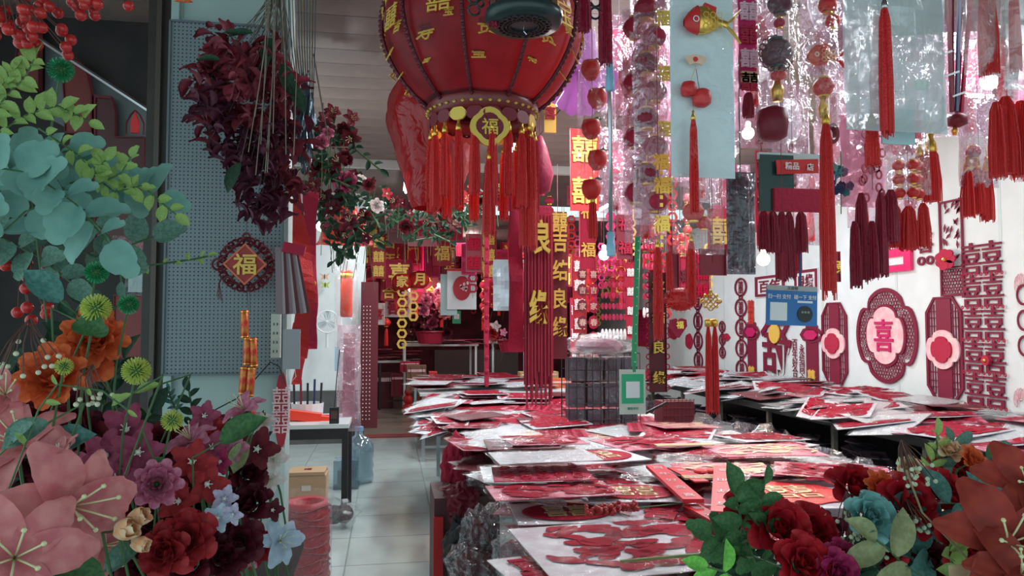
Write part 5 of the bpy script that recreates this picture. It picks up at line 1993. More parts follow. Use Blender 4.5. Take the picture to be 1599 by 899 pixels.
# berry sprig and loose stem
t = thing('berry_sprig', 'sprig of tiny dark red berries lying on the gold disc sleeve', 'sprig', topz(955, 799, .07))
BER = mat('sprig_berry', (.34, .012, .015), .3)
be = B().ball((0, 0, 0), .0085, 8, 6).mesh('berry', True)
be.materials.append(BER)
for k in range(70):
    x = random.uniform(-.11, .10)
    place('berry', be, t, (x, random.gauss(0, .014) + .25 * x, abs(random.gauss(.004, .012))))
B().tube([(-.10, -.02, 0), (.12, .03, .004), (.35, .07, .005)], .003, 5).build('stem', STEMG, t)
t = thing('loose_stem', 'thick pale green flower stem lying on the large sleeve', 'stem')
B().tube([topz(1250, 855, .10), topz(1140, 862, .085), topz(1060, 868, .075), topz(968, 876, .065)], .007, 8, taper=.004).build('stalk', mat('olive_stalk', (.20, .24, .08), .5), t)

# crumpled clear bags along table edges
def crumple_thing(px, py, Y, r, sx, sy, sz, seed, label, m=None, inner=None, z=None, name='crumpled_bag'):
    q = at(px, py, Y)
    t = thing(name, label, 'bag', q, (0, 0, seed))
    crumple(r, sx, sy, sz, seed, m or FILM2, t, n=4)
    if inner:
        crumple(r * .72, sx, sy, sz, seed + 4, inner, t, 'contents', 2, .25)
    return t


crumple_thing(800, 868, 2.5, .085, .8, .7, 1.0, 2, 'grey crumpled clear bag bulging over the front left table corner', FILM2, mat('grey_wrap', (.16, .05, .07), .4))
crumple_thing(748, 842, 2.9, .10, .9, .7, 1.2, 5, 'dark glossy crumpled bag hanging below the table edge', FILMG, MAROON)
crumple_thing(740, 880, 2.8, .12, 1.2, .8, .6, 8, 'flat dark glossy bag at the bottom under the table edge', FILMG, MAROON)
crumple_thing(985, 712, 3.75, .14, 1.1, .8, .38, 9, 'curled stack of clear silvery bags in the middle of the heap', FILM2, mat('silver_wrap', (.45, .47, .50), .3))
crumple_thing(768, 748, 3.7, .09, .7, 1.4, .45, 11, 'silvery clear bag slumped over the left table edge', FILMG, MAROON)
crumple_thing(775, 800, 3.0, .075, .7, 1.4, .5, 12, 'shiny clear bag trailing down the left side of the heap', FILM2)
crumple_thing(880, 722, 4.2, .12, 1.5, .9, .3, 13, 'glossy wrinkled clear bag behind the square rose packet', FILM2)
crumple_thing(1110, 690, 4.6, .12, 1.6, .9, .3, 14, 'wrinkled clear bag beside the cardboard strip', FILM2)

for k, (px, py, r) in enumerate(((800, 690, .07), (905, 750, .06), (930, 780, .05), (1060, 715, .07), (1150, 745, .05), (860, 782, .05), (1290, 720, .07), (1210, 735, .05), (700, 650, .08), (1000, 745, .05), (1340, 735, .07), (760, 668, .08))):
    q = topz(px, py, .03)
    tt = thing('film_scrap', 'shiny twist of clear film on the packet heap %s' % ('beside the berry sprig', 'over the square rose packet', 'near the gold disc', 'behind the slanting box', 'left of the scalloped disc', 'under the rose packet', 'at the gap edge', 'before the fanned gold print', 'at the aisle corner', 'beside the oval sleeve', 'at the far gap corner', 'near the crimson packet')[k], 'film', q, (0, 0, k))
    crumple(r, 1.5, .9, .3, k + 90, FILM2, tt, n=4, amp=.5)
# red garments and boxes under the left edge
t = thing('red_carton', 'open dark carton of red cloth on the floor under the table corner', 'carton', (at(705, 820, 4.1).x + .06, 4.05, 0))
B().box(0, 0, .30, .34, .4, .6).build('carton', mat('dark_carton', (.10, .03, .035), .6), t)
B().box(-.15, -.21, .26, .05, .02, .5).build('red_strip', BRED, t)
for k, (px, py, Y, r, sx, sz, m_, lab) in enumerate((
        (715, 735, 4.3, .12, .8, 1.6, CRIM, 'crimson cloth bundle bulging beside the table at the aisle'),
        (722, 790, 3.9, .12, .9, 1.0, DRED, 'dark red cloth bundle over the carton'),
        (706, 772, 4.0, .08, 1.3, .6, DRED, 'dark folded sleeve sticking out toward the aisle'),
        (688, 830, 4.0, .05, .6, 2.6, SILK, 'bright red cloth fold hanging down the carton side'),
        (725, 860, 3.7, .12, .9, 1.3, BLACK, 'black bag standing beneath the table edge'),
        (702, 655, 6.2, .10, 1, .8, mat('grey_cloth', (.24, .22, .24), .6), 'grey round bag hanging off the second table'))):
    tt = thing('cloth_bundle', lab, 'cloth', at(px, py, Y), (0, 0, k))
    crumple(r, sx, .8, sz, k + 20, m_, tt, 'folds', 4, .3)

# -- table two: higher piles
G2 = 'packets piled on the second stock table'
rows = [(x, y) for y in [5.2 + .3 * i for i in range(8)] for x in (.60, .92, 1.24, 1.56, 1.88)]
for (x, y) in rows:
    k = rnd.choice([1, 2, 2, 3]) if x < 1.7 else 1
    for j in range(k):
        i = rnd.choice([0, 5, 6, 4, 9, 8, 3])
        kk = KINDS[i][0]
        drop(i, x + rnd.uniform(-.06, .06), y + rnd.uniform(-.05, .05), TZ + .02 + j * .03, rnd.uniform(-.35, .35), rnd.uniform(-.04, .04), rnd.uniform(-.05, .05), PN[kk] + ' piled on the second table, ' + ('aisle side' if x < 1.0 else 'middle' if x < 1.5 else 'rack side'), G2 + ' (' + kk + ')')
for k in range(14):       # sleeves fanned over the aisle edge
    i = rnd.choice([5, 0, 10, 1])
    kk = KINDS[i][0]
    drop(i, .42 + rnd.uniform(-.05, .05), 5.3 + .13 * k, TZ + .01 + .008 * k * rnd.random(), rnd.uniform(-.8, .8), 0, rnd.uniform(-.35, -.05) * -1 * -1, PN[kk] + ' fanned over the aisle edge of the second table', G2 + ' edge (' + kk + ')')
# -- table three and display tables
G3 = 'packets piled on the third stock table'
for k in range(28):
    i = rnd.choice([5, 0, 6, 4, 9, 8, 10])
    kk = KINDS[i][0]
    drop(i, rnd.uniform(.4, 2.1), rnd.uniform(8.25, 10.45), TZ + .006 + (k // 9) * .03, rnd.uniform(-.5, .5), rnd.uniform(-.05, .05), rnd.uniform(-.05, .05), PN[kk] + ' piled on the third table', G3 + ' (' + kk + ')', 1.2)
G4 = 'packets on the back room display tables'
zd = at(690, 537, 12.5).z
for k in range(12):
    i = rnd.choice([5, 0, 6, 4, 9])
    kk = KINDS[i][0]
    px = rnd.uniform(635, 740)
    q = at(px, 535, rnd.uniform(12.4, 13.1))
    drop(i, q.x, q.y, zd + .006 + (k // 4) * .03, rnd.uniform(-.5, .5), 0, 0, PN[kk] + ' on the back display table', G4 + ' (' + kk + ')', 1.1)
for k in range(9):
    i = rnd.choice([4, 9, 6, 5])
    kk = KINDS[i][0]
    q = at(rnd.uniform(590, 640), 545, rnd.uniform(13.1, 13.9))
    drop(i, q.x, q.y, .86 + (k // 2) * .045, rnd.uniform(-.5, .5), 0, 0, PN[kk] + ' stacked on the low dark bench', 'packets on the low bench (' + kk + ')', 1.1)

# -- wall shelf heap
G5 = 'sleeves heaped on the long wall shelf'
hm.clear()
for k in range(108):
    y = 3.4 + (k % 36) * .185 + rnd.uniform(-.1, .1)
    lane = (k // 36)
    x = 3.50 + lane * .40 + rnd.uniform(-.12, .12)
    i = rnd.choice([5, 0, 4, 6, 9, 8, 7, 0, 5, 10])
    kk = KINDS[i][0]
    z = SZ + .008 + rnd.uniform(0, .05) + .05 * lane * .5
    drop(i, x, y, z, rnd.uniform(-1.2, 1.2), rnd.uniform(-.14, .14), (rnd.uniform(-.22, .0) if lane == 0 else rnd.uniform(-.14, .10)), PN[kk] + ' on the long shelf ' + ('under the red character strip' if y < 4.3 else 'below the nearer lattice panel' if y < 5.4 else 'beneath the lace medallion' if y < 6.6 else 'by the farther lattice panel' if y < 7.6 else 'below the brushed character' if y < 8.6 else 'toward its far end'), G5 + ' (' + kk + ')', rnd.uniform(1.0, 1.3))
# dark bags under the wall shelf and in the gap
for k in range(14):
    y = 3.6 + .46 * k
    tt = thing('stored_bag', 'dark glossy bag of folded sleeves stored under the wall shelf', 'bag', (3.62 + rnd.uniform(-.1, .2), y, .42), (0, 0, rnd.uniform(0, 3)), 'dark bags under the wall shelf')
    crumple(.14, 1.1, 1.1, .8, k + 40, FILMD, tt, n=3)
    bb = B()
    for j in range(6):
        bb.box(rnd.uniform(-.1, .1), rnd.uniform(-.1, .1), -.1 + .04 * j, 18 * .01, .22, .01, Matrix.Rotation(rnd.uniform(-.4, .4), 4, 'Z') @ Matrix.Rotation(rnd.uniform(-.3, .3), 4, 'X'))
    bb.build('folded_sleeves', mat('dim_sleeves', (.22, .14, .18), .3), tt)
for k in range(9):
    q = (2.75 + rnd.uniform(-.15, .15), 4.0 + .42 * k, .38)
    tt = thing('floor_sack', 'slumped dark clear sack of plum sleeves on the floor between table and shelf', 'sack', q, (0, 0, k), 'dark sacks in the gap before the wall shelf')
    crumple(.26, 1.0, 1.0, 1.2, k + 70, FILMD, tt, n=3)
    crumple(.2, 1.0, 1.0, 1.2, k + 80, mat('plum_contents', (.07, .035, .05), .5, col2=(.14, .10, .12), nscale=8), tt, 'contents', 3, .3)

# black tray near the back of the front table
t = thing('black_tray', 'flat black tablet lying beyond the front heap near the gap', 'tray', at(1112, 672, 5.0), (radians(12), 0, -.3))
B().box(0, 0, 0, .30, .20, .012).build('body', BLACK, t)

# black wire rack with packs
Y = 5.2
s = mpp(950, Y)
a_, c_ = at(888, 552, Y), at(1000, 680, Y)
w_, h_ = c_.x - a_.x, a_.z - c_.z
t = thing('wire_rack', 'black wire grid rack holding dark packs behind the front table', 'rack', ((a_.x + c_.x) / 2, Y, c_.z))
b = B()
for k in range(10):
    b.tube([(-w_ / 2 + w_ * k / 9, 0, 0), (-w_ / 2 + w_ * k / 9, 0, h_)], .003, 4)
    if k < 6:
        b.tube([(-w_ / 2, 0, h_ * k / 5), (w_ / 2, 0, h_ * k / 5)], .003, 4)
        b.tube([(-w_ / 2, .22, h_ * k / 5), (w_ / 2, .22, h_ * k / 5)], .003, 4)
for k in (0, 3, 6, 9):
    b.tube([(-w_ / 2 + w_ * k / 9, .22, 0), (-w_ / 2 + w_ * k / 9, .22, h_)], .004, 4)
    b.tube([(-w_ / 2 + w_ * k / 9, 0, h_), (-w_ / 2 + w_ * k / 9, .22, h_)], .003, 4)
b.build('wire_grid', BLACK, t)
zt = t.location.z
for i in range(4):
    for j in range(3):
        tt = thing('rack_pack', 'dark grey plum pack standing in the black wire rack', 'packet', (t.location.x - w_ * .37 + w_ * .25 * i, Y + .1, zt + h_ * (.17 + .32 * j)), (0, 0, rnd.uniform(-.1, .1)), 'packs in the wire rack')
        B().box(0, 0, 0, w_ * .21, .12, h_ * .28).build('pack', (mat('rack_plum', (.07, .035, .05), .4, var=.4), mat('rack_grey', (.09, .08, .09), .4, var=.4))[(i + j) % 2], tt)
        sheet(w_ * .22, h_ * .29, 5, 6, .012, i * 4 + j, 12, y=-.07).build('wrap', FILMD, tt)
tt = crumple_thing(935, 540, 5.2, .16, 1.5, .8, .55, 31, 'clear bag of plum goods resting on the black wire rack', FILM2, mat('plum_contents2', (.16, .05, .08), .5))
t = thing('marker_stick', 'black stick slanting beside the green payment card', 'stick')
B().tube([at(1008, 645, 3.0), at(1042, 628, 3.0)], .006, 6).build('rod', BLACK, t)
t = thing('mini_fence', 'small dark red wire basket under the narrow gold lettered banner', 'basket', at(1060, 640, 5.2))
b = B()
for k in range(9):
    b.tube([(-.12 + .03 * k, 0, -.15), (-.12 + .03 * k, 0, .08)], .003, 4)
for k in range(5):
    b.tube([(-.12, 0, -.15 + .055 * k), (.12, 0, -.15 + .055 * k)], .003, 4)
b.build('wire_front', MAROON, t)
B().box(0, .1, -.04, .24, .18, .2).build('contents', MAROON, t)
for p_ in list(PROTO.values()):
    for ch in list(p_.children):
        bpy.data.objects.remove(ch)
    bpy.data.objects.remove(p_)

# ================================================================ BACK ROOM AND FILL
rb = random.Random(11)


def place_char_panel(chs, m, cm, w, h, label, group, loc, border=True, rz=0.0):
    key = ('panel', chs, m.name, cm.name, round(w, 2), round(h, 2))
    if key not in _TS:
        t = thing('paper_cut_banner', label, 'banner', loc, (0, 0, rz), group)
        b = B()
        b.ring([(-w / 2, h / 2), (-w / 2, -h / 2), (w / 2, -h / 2), (w / 2, h / 2)], [(-w * .42, h / 2 - w * .08), (-w * .42, -h / 2 + w * .08), (w * .42, -h / 2 + w * .08), (w * .42, h / 2 - w * .08)], -.006, .004)
        b.box(0, .004, 0, w, .004, h)
        b.build('sheet', m, t)
        n = len(chs)
        for k, ch in enumerate(chs):
            word(B(), ch, 0, 0, min(w * .8, h / n * .85), -.012, .01, .02).build('character', cm, t, loc=(0, 0, h / 2 - h * (k + .5) / n))
        B().tube([(0, 0, h / 2), (0, 0, h / 2 + .5)], .003, 4).build('cord', DRED, t)
        _TS[key] = t
        return t
    return dup(_TS[key], label, loc, (0, 0, rz), group)


def lantern_chain(n, r, m, label, group, loc):
    key = ('lchain', n, r, m.name)
    if key not in _TS:
        t = thing('lantern_string', label, 'lantern string', loc, (0, 0, 0), group)
        for k in range(n):
            mini_lantern(t, 0, 0, -k * r * 2.3, r, m, GOLD)
        tassel(t, 0, 0, -n * r * 2.3 + r, r * 4, r * .4, SILK)
        B().tube([(0, 0, 0), (0, 0, .6)], .002, 4).build('cord', DRED, t)
        _TS[key] = t
        return t
    return dup(_TS[key], label, loc, (0, 0, random.uniform(0, 3)), group)


def cut_string(n, r, m, label, group, loc, rz=0):
    key = ('cstr', n, r, m.name)
    if key not in _TS:
        t = thing('cut_out_string', label, 'string', loc, (0, 0, rz), group)
        for k in range(n):
            B().ring(ell(r, r, 16, lobes=6, amp=.2), ell(r * .55, r * .55, 16, lobes=6, amp=.2), -.004, .002).build('rosette', m, t, loc=(0, 0, -k * r * 2.35))
        B().tube([(0, 0, -n * r * 2.35), (0, 0, .6)], .002, 4).build('cord', DRED, t)
        _TS[key] = t
        return t
    return dup(_TS[key], label, loc, (0, 0, rz), group)


CH = ['囍囍', '囍', '喜福', '福', '囍囍囍', '百年好合', '喜']
for k in range(105):
    Y = rb.uniform(10.8, 15.6)
    X = rb.uniform(-.55, 4.3)
    z = rb.uniform(1.75, 2.85)
    ty = k % 5
    if ty in (0, 1, 2):
        m, cm = rb.choice([(CRIM, GOLDP), (DRED, CUTRED), (CRIM, MAROON), (RED, GOLDP), (MAG, CRIM), (DRED, GOLDP)])
        ch = rb.choice(CH)
        w = rb.choice([.22, .3, .4] if len(ch) < 3 else [.2, .24])
        z = min(2.95 - w * len(ch) * .52, max(1.85 + w * len(ch) * .52, z))
        place_char_panel(ch, m, cm, w, w * max(1, len(ch)) * 1.05, 'red back-room banner ' + ('above the aisle end' if X < .6 else 'over the display tables' if X < 1.8 else 'behind the rack side' if X < 3 else 'at the far wall side') + (', front row' if Y < 12.4 else ', middle rows' if Y < 14 else ', last rows'), 'red banners hanging in the back room', (X, Y, z))
    elif ty == 3:
        lantern_chain(rb.choice([3, 4]), rb.choice([.06, .08]), rb.choice([BRED, CRIM]), 'string of small red lanterns in the back room, ' + ('aisle side' if X < 1 else 'centre' if X < 2.4 else 'wall side'), 'lantern strings in the back room', (X, Y, z + .2))
    else:
        cut_string(rb.choice([5, 6]), rb.choice([.05, .065]), rb.choice([BRED, CRIM, GOLDP, MAG]), 'string of openwork rosettes in the back room, ' + ('aisle side' if X < 1 else 'centre' if X < 2.4 else 'wall side'), 'rosette strings in the back room', (X, Y, z + .2))
for k in range(46):       # middle depth, over the tables
    Y = rb.uniform(6.2, 9.8)
    X = rb.uniform(1.0, 3.9)
    if X / Y < .17:
        continue
    z = rb.uniform(1.95, 2.9)
    ty = k % 4
    if ty in (0, 1):
        m, cm = rb.choice([(CRIM, GOLDP), (DRED, CUTRED), (RED, GOLDP), (CRIM, MAG)])
        ch = rb.choice(CH[:5])
        w = rb.choice([.16, .2])
        place_char_panel(ch, m, cm, w, w * max(1, len(ch)) * 1.05, 'red mid-shop banner ' + ('over the third table' if Y > 8.1 else 'over the second table') + (' on the aisle side' if X < 1.8 else ' between table and shelf' if X < 2.9 else ' above the long shelf'), 'red banners over the middle tables', (X, Y, z))
    elif ty == 2:
        lantern_chain(4, .05, rb.choice([BRED, CRIM]), 'string of small red lanterns over the middle tables', 'lantern strings over the middle tables', (X, Y, z + .1))
    else:
        cut_string(6, .045, rb.choice([BRED, GOLDP, MAG]), 'string of openwork rosettes over the middle tables', 'rosette strings over the middle tables', (X, Y, z + .1))

# backs of sleeves hung high on the right, filling the view above the shelf
for k in range(60):
    px, py = rb.uniform(960, 1620), rb.uniform(-20, 235 if k % 3 else 330)
    Y = rb.uniform(2.9, 4.3)
    c = at(px, py, Y)
    if c.x > 4.3 or c.z > 3.05:
        continue
    key = ('hb', k % 6)
    if key not in _TS:
        t = thing('hanging_sleeve', 'hazy clear sleeve with pink or red contents hung high above the wall shelf', 'sleeve', c, (0, 0, rb.uniform(-.3, .3)), 'hazy sleeves hung above the wall shelf')
        bag(t, .22, .50, FILMP, 0, amp=.02, pillow=.04, nx=6, nz=10)
        mm = (CRIM, MAG, DRED, RED, WHITE, CRIM)[k % 6]
        B().slab(cloud_board(.13, .2, 6), -.004, .004).build('ornament', mm, t, loc=(0, 0, .08))
        tassel(t, 0, 0, -.03, .2, .018, SILK if k % 2 else DSILK)
        B().tube([(0, 0, .25), (0, 0, .6)], .002, 4).build('cord', WHITE, t)
        _TS[key] = t
    else:
        dup(_TS[key], 'hazy sleeve hung above the long shelf, ' + ('behind the white fish card' if px < 1150 else 'behind the plum lanterns' if px < 1260 else 'behind the long red tassel' if px < 1400 else 'behind the right-edge bags') + (', high' if py < 110 else ', low'), c, (0, 0, rb.uniform(-.4, .4)))

# gold-lettered lanterns and boards at the back
for (px, py, ch, r, Y, lab) in ((628, 440, '家', 17, 11.0, 'round red lantern with gold home character in the back room'), (654, 437, '月', 17, 11.0, 'round red lantern with gold moon character beside the first')):
    s = mpp(px, Y)
    t = thing('lettered_lantern', lab, 'lantern', at(px, py, Y))
    o = place('lantern_ball', lantern_mesh(r * s, r * 1.5 * s, 10).mesh('lantern_ball', True), t)
    o.data.materials.append(BRED)
    word(B(), ch, 0, 0, r * 1.1 * s, -r * s * 1.05, .03, .03).build('gold_character', YEL, t)
    B().tube([(0, 0, r * s * .7), (0, 0, .6)], .004, 4).build('cord', BLACK, t)
for (px, py, w, h, chs, Y, m_, cm, lab) in (
        (614, 395, 26, 30, '喜', 11.5, CRIM, YEL, 'small crimson board with gold happiness character at the back left'),
        (645, 396, 26, 30, '门', 11.6, CRIM, YEL, 'small crimson board with gold gate character at the back'),
        (660, 350, 46, 70, '囍', 10.0, DRED, CUTRED, 'large dark red double-happiness board hung behind the garland'),
        (625, 348, 40, 64, '囍', 10.4, MAROON, DRED, 'maroon double-happiness board behind the red plastic bag'),
        (705, 345, 36, 60, '囍', 10.8, CRIM, MAROON, 'crimson double-happiness board under the pink blossoms'),
        (622, 475, 40, 40, '囍', 12.0, WHITE, CRIM, 'white card with bright red double-happiness cut-out at the back left'),
        (590, 490, 22, 34, '喜', 12.5, WHITE, RED, 'white card with red character near the doorway curtain'),
        (690, 395, 30, 40, '福', 11.2, RED, GOLDP, 'red board with gold fortune character beside the small warm bulb'),
        (665, 320, 30, 50, '寿', 9.5, DRED, GOLDP, 'dark red board with gilt longevity character above the large board'),
        (790, 300, 26, 60, '囍囍', 8.5, CRIM, MAG, 'crimson twin panel hanging behind the lantern tassels'),
        (740, 395, 26, 60, '囍囍', 9.5, DRED, CUTRED, 'dark red twin panel left of the vertical red cord'),
        (812, 360, 24, 80, '福喜', 8.5, DRED, CRIM, 'dark twin panel left of the crimson cloth'),
        (905, 460, 22, 120, '囍囍囍囍', 6.6, RED, WHITE, 'tall red banner with pale characters right of the maroon strip'),
        (900, 520, 20, 110, '囍囍囍', 7.4, CRIM, WHITE, 'red banner behind the wire rack with pale characters'),
        (975, 350, 26, 110, '福福福', 5.2, DRED, CRIM, 'dark red triple panel behind the steel pole'),
        (1070, 430, 24, 60, '喜', 5.0, CRIM, MAROON, 'crimson panel behind the fluffy ball'),
        (985, 470, 16, 120, '囍囍囍囍', 6.0, CRIM, WHITE, 'slim red banner behind the green strap'),
        (760, 440, 7, 320, '', 5.2, CRIM, GOLDP, 'long thin bright red strip hanging in mid aisle'),
        (1125, 360, 20, 80, '囍囍', 3.8, MAG, DRED, 'magenta twin paper-cut beside the grey wrapped bundle')):
    s = mpp(px, Y)
    t = place_char_panel(chs, m_, cm, w * s, h * s, lab, None, at(px, py, Y)) if chs else None
    if t is None:
        t = thing('hanging_strip', lab, 'strip', at(px, py, Y))
        B().box(0, 0, 0, w * s, .02, h * s).build('cloth', m_, t)
        b = B()
        for k in range(16):
            b.ball((0, -.012, (k / 15 - .5) * h * s), w * s * .55, 6, 4)
        b.build('knot_beads', m_, t)
    if t.get('group'):
        del t['group']
    t.name = 'lettered_board'

# grid of small sticker cards right of the maroon strip
Y = 6.2
s = mpp(915, Y)
t = thing('card_sheet', 'hanging sheet of small maroon cards with pale characters in two columns', 'sticker sheet', at(919, 490, Y))
for j in range(6):
    for i in range(2):
        o = B().slab(ell(8.5 * s, 11 * s, 8), -.006, .0).build('card', CRIM if i else DRED, t, loc=((-10 + 18 * i) * s, 0, (62 - j * 25) * s))
        word(B(), '喜吉家春花中'[j], 0, 0, 11 * s, -.012, .006, .02).build('character', mat('peach_print', (.75, .50, .42), .5), o)
Y = 6.0
s = mpp(955, Y)
t = thing('heart_string_curtain', 'curtain of small rose hearts and white teardrops left of the green strap', 'curtain', at(958, 470, Y))
for i in range(7):
    b = B()
    for j in range(6):
        b.slab(ell(2.6 * s, 5 * s, 8, (-18 + 6 * i) * s, (60 - 17 * j) * s), -.005, 0)
    b.build('heart_row', MAG if i % 2 else CRIM, t)['kind'] = 'stuff'
    B().ball(((-18 + 6 * i) * s, 0, -52 * s), 3 * s, 6, 5, 3).build('teardrop', WHITE, t)
t2 = dup(t, 'second curtain of small rose hearts right of the green strap', at(1020, 440, 6.4), (0, 0, .2))

# printed white sack, grey sheet, green sign, mid objects
Y = 11.0
s = mpp(722, Y)
t = thing('printed_sack', 'white plastic sack printed with a red oval, hanging at the back', 'sack', at(721, 452, Y))
B().box(0, 0, 0, 46 * s, .03, 62 * s).build('sack_body', mat('grey_white_sack', (.62, .66, .66), .4), t)
B().box(-20 * s, .03, -8 * s, 26 * s, .03, 64 * s).build('rear_sack', mat('grey_teal_sack', (.35, .48, .48), .4), t)
B().slab(ell(14 * s, 19 * s, 30, 0, 2 * s), -.03, -.015).build('red_print', RED, t)
B().box(0, -.02, 31 * s, 46 * s, .03, 4 * s).build('red_header', BRED, t)
b = B()
for k in range(8):
    b.ring(ell(3 * s, 4 * s, 8, rb.uniform(-9, 9) * s, rb.uniform(-12, 14) * s), ell(1.6 * s, 2 * s, 8, 0, 0), -.034, -.03) if False else b.slab(ell(2 * s, 3 * s, 8, rb.uniform(-9, 9) * s, rb.uniform(-10, 14) * s), -.036, -.031)
b.build('print_detail', PINK, t)
t = thing('plastic_sheet', 'slack grey-blue plastic sheet hanging behind the aisle displays', 'sheet', at(795, 445, 10.2))
s = mpp(795, 10.2)
sheet(50 * s, 80 * s, 8, 12, .06, 3, 5).build('sheet', mat('sheet_blue_grey', (.42, .52, .56), .25, bump=.3, bscale=6), t)
t = thing('payment_card', 'tiny green and white square sign deep in the back room', 'sign', at(713, 495, 11.8))
s = mpp(713, 11.8)
B().box(0, 0, 0, 13 * s, .02, 20 * s).build('board', mat('payment_green', (.02, .42, .20), .4), t)
B().box(0, -.015, 1 * s, 8 * s, .01, 8 * s).build('white_square', WHITE, t)
t = thing('tv_case', 'dark cabinet standing behind the back display tables', 'cabinet', at(790, 575, 14.2))
t.location.z = 0
B().box(-.6, 0, .5, 1.6, .5, 1.0).build('body', mat('dark_cabinet', (.05, .03, .03), .5), t)
B().box(-.6, -.26, .5, .02, .02, .96).build('door_gap', BLACK, t)
t = thing('red_toy', 'little bright red figure-shaped toy on the beige floor near the doorway', 'toy', at(637, 655, 12.3))
t.location.z = 0.1
for (z, r) in ((0, .10), (.15, .08), (.28, .06)):
    B().ball((0, 0, z), r, 10, 6).build('segment', BRED, t, True)
for (px, py, Y, w, h, m_, lab) in ((600, 610, 13.4, 28, 60, MAROON, 'dark cloth hanging under the low bench'), (622, 600, 12.8, 22, 34, DRED, 'dull red basket under the low bench'), (650, 590, 11.6, 30, 40, mat('brown_goods', (.22, .10, .06), .6), 'brown carton beneath the third table edge'), (660, 615, 10.9, 14, 36, mat('orange_goods', (.65, .12, .04), .5), 'orange-red stick bundle leaning by the third table'), (676, 600, 10.8, 12, 40, SILK, 'bright red folded umbrella shape by the third table leg'), (640, 572, 12.0, 30, 16, CRIM, 'crimson packet pile side under the white display table'), (840, 590, 9.5, 60, 20, mat('straw_goods', (.45, .30, .14), .6), 'straw-coloured box behind the crimson cloth foot'), (870, 602, 8.6, 40, 22, mat('orange_goods', (.65, .12, .04), .5), 'orange red gift box right of the crimson cloth foot')):
    s = mpp(px, Y)
    t = thing('goods_carton', lab, 'goods', at(px, py, Y))
    B().box(0, 0, 0, w * s, .2, h * s).build('body', m_, t)
    B().box(0, -.105, h * s * .3, w * s * .9, .01, h * s * .1).build('label_band', PINK, t)
    for sg in (-1, 1):
        B().box(sg * w * s * .3, -.106, 0, .008, .01, h * s * .9).build('crease', BLACK, t)

# dark bay objects left of the column
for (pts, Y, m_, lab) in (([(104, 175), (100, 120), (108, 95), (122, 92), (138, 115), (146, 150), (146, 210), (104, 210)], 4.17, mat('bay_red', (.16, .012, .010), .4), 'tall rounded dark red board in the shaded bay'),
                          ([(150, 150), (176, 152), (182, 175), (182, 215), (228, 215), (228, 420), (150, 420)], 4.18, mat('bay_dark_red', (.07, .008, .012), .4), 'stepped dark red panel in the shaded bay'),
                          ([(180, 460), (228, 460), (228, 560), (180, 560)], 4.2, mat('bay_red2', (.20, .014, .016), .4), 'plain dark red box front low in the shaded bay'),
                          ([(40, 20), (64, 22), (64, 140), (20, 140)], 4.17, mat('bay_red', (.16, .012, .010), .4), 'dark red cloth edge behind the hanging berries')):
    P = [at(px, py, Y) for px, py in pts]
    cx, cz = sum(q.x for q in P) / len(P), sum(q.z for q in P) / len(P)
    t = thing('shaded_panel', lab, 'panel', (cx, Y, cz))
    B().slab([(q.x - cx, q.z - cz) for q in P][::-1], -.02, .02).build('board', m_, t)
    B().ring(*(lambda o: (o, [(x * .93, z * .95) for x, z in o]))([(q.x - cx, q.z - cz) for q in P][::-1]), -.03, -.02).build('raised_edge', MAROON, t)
s = mpp(211, 4.0)
t = thing('small_arch_lantern', 'little red cage-shaped lantern ornament glimpsed in the shaded bay', 'ornament', at(211, 192, 3.98))
B().tube([(-13 * s, 0, -18 * s), (-13 * s, 0, 0), (-6 * s, 0, 14 * s), (0, 0, 20 * s), (6 * s, 0, 14 * s), (13 * s, 0, 0), (13 * s, 0, -18 * s)], 1.5 * s, 6).build('arch', MAROON, t)
B().slab([(0, 18 * s), (-6 * s, 0), (-5 * s, -16 * s), (5 * s, -16 * s), (6 * s, 0)], -.01, .01).build('figure', BRED, t)
for (px0, px1, py0, py1, lab) in ((178, 230, 368, 392, 'shiny clear film top of a dark red package in the shaded bay'), (196, 222, 400, 462, 'narrow pale plastic wedge in the shaded bay')):
    Y = 3.9
    s = mpp(200, Y)
    t = thing('film_scrap', lab, 'film', at((px0 + px1) / 2, (py0 + py1) / 2, Y))
    sheet((px1 - px0) * s, (py1 - py0) * s, 8, 8, .02, 4, 20).build('film', FILM2, t)
    B().box(0, .03, 0, (px1 - px0) * s * .8, .01, (py1 - py0) * s * .8).build('inner_card', (DRED if px0 < 190 else mat('pale_teal_plastic', (.30, .38, .38), .4)), t)

# ================================================================ FLOWERS
rf = random.Random(21)


def petal_mesh(L, Wd, lift=.5, bend=.6, cup=.3, tip=.0, ruffle=0.0, base=.18, nu=7, nv=4, pw=1.0):
    vs, fs = [], []
    x = z = 0.0
    rows = []
    for i in range(nu + 1):
        u = i / nu
        a = lift - bend * u
        if i:
            x += L / nu * cos(a)
            z += L / nu * sin(a)
        w = Wd * (base + (1 - base) * sin(pi * min(1.0, u ** pw * .93 + .03)) ** .8) if u < .999 else Wd * (.28 * (1 - tip))
        for j in range(-nv, nv + 1):
            v = j / nv
            dz = cup * w * v * v + ruffle * Wd * sin(v * 7 + u * 5) * u * abs(v)
            vs.append((x - dz * sin(a) * .6 - (v * v * w * .25 * u if u > .8 else 0), v * w / 2, z + dz * cos(a)))
    m = 2 * nv + 1
    for i in range(nu):
        for j in range(m - 1):
            a = i * m + j
            fs.append((a, a + m, a + m + 1, a + 1))
    return vs, fs


_PM = {}


def pmesh(key, args, m, name='petal'):
    k = (key, m.name)
    if k not in _PM:
        me = B().add(*petal_mesh(**args)).mesh(name, True)
        me.materials.append(m)
        _PM[k] = me
    return _PM[k]


def pm_(name, c1, c2, ns=3.5, trans=.18, rough=.6):
    return mat(name, c1, rough, spec=.3, col2=c2, nscale=ns, trans=trans, bump=.07, bscale=60)


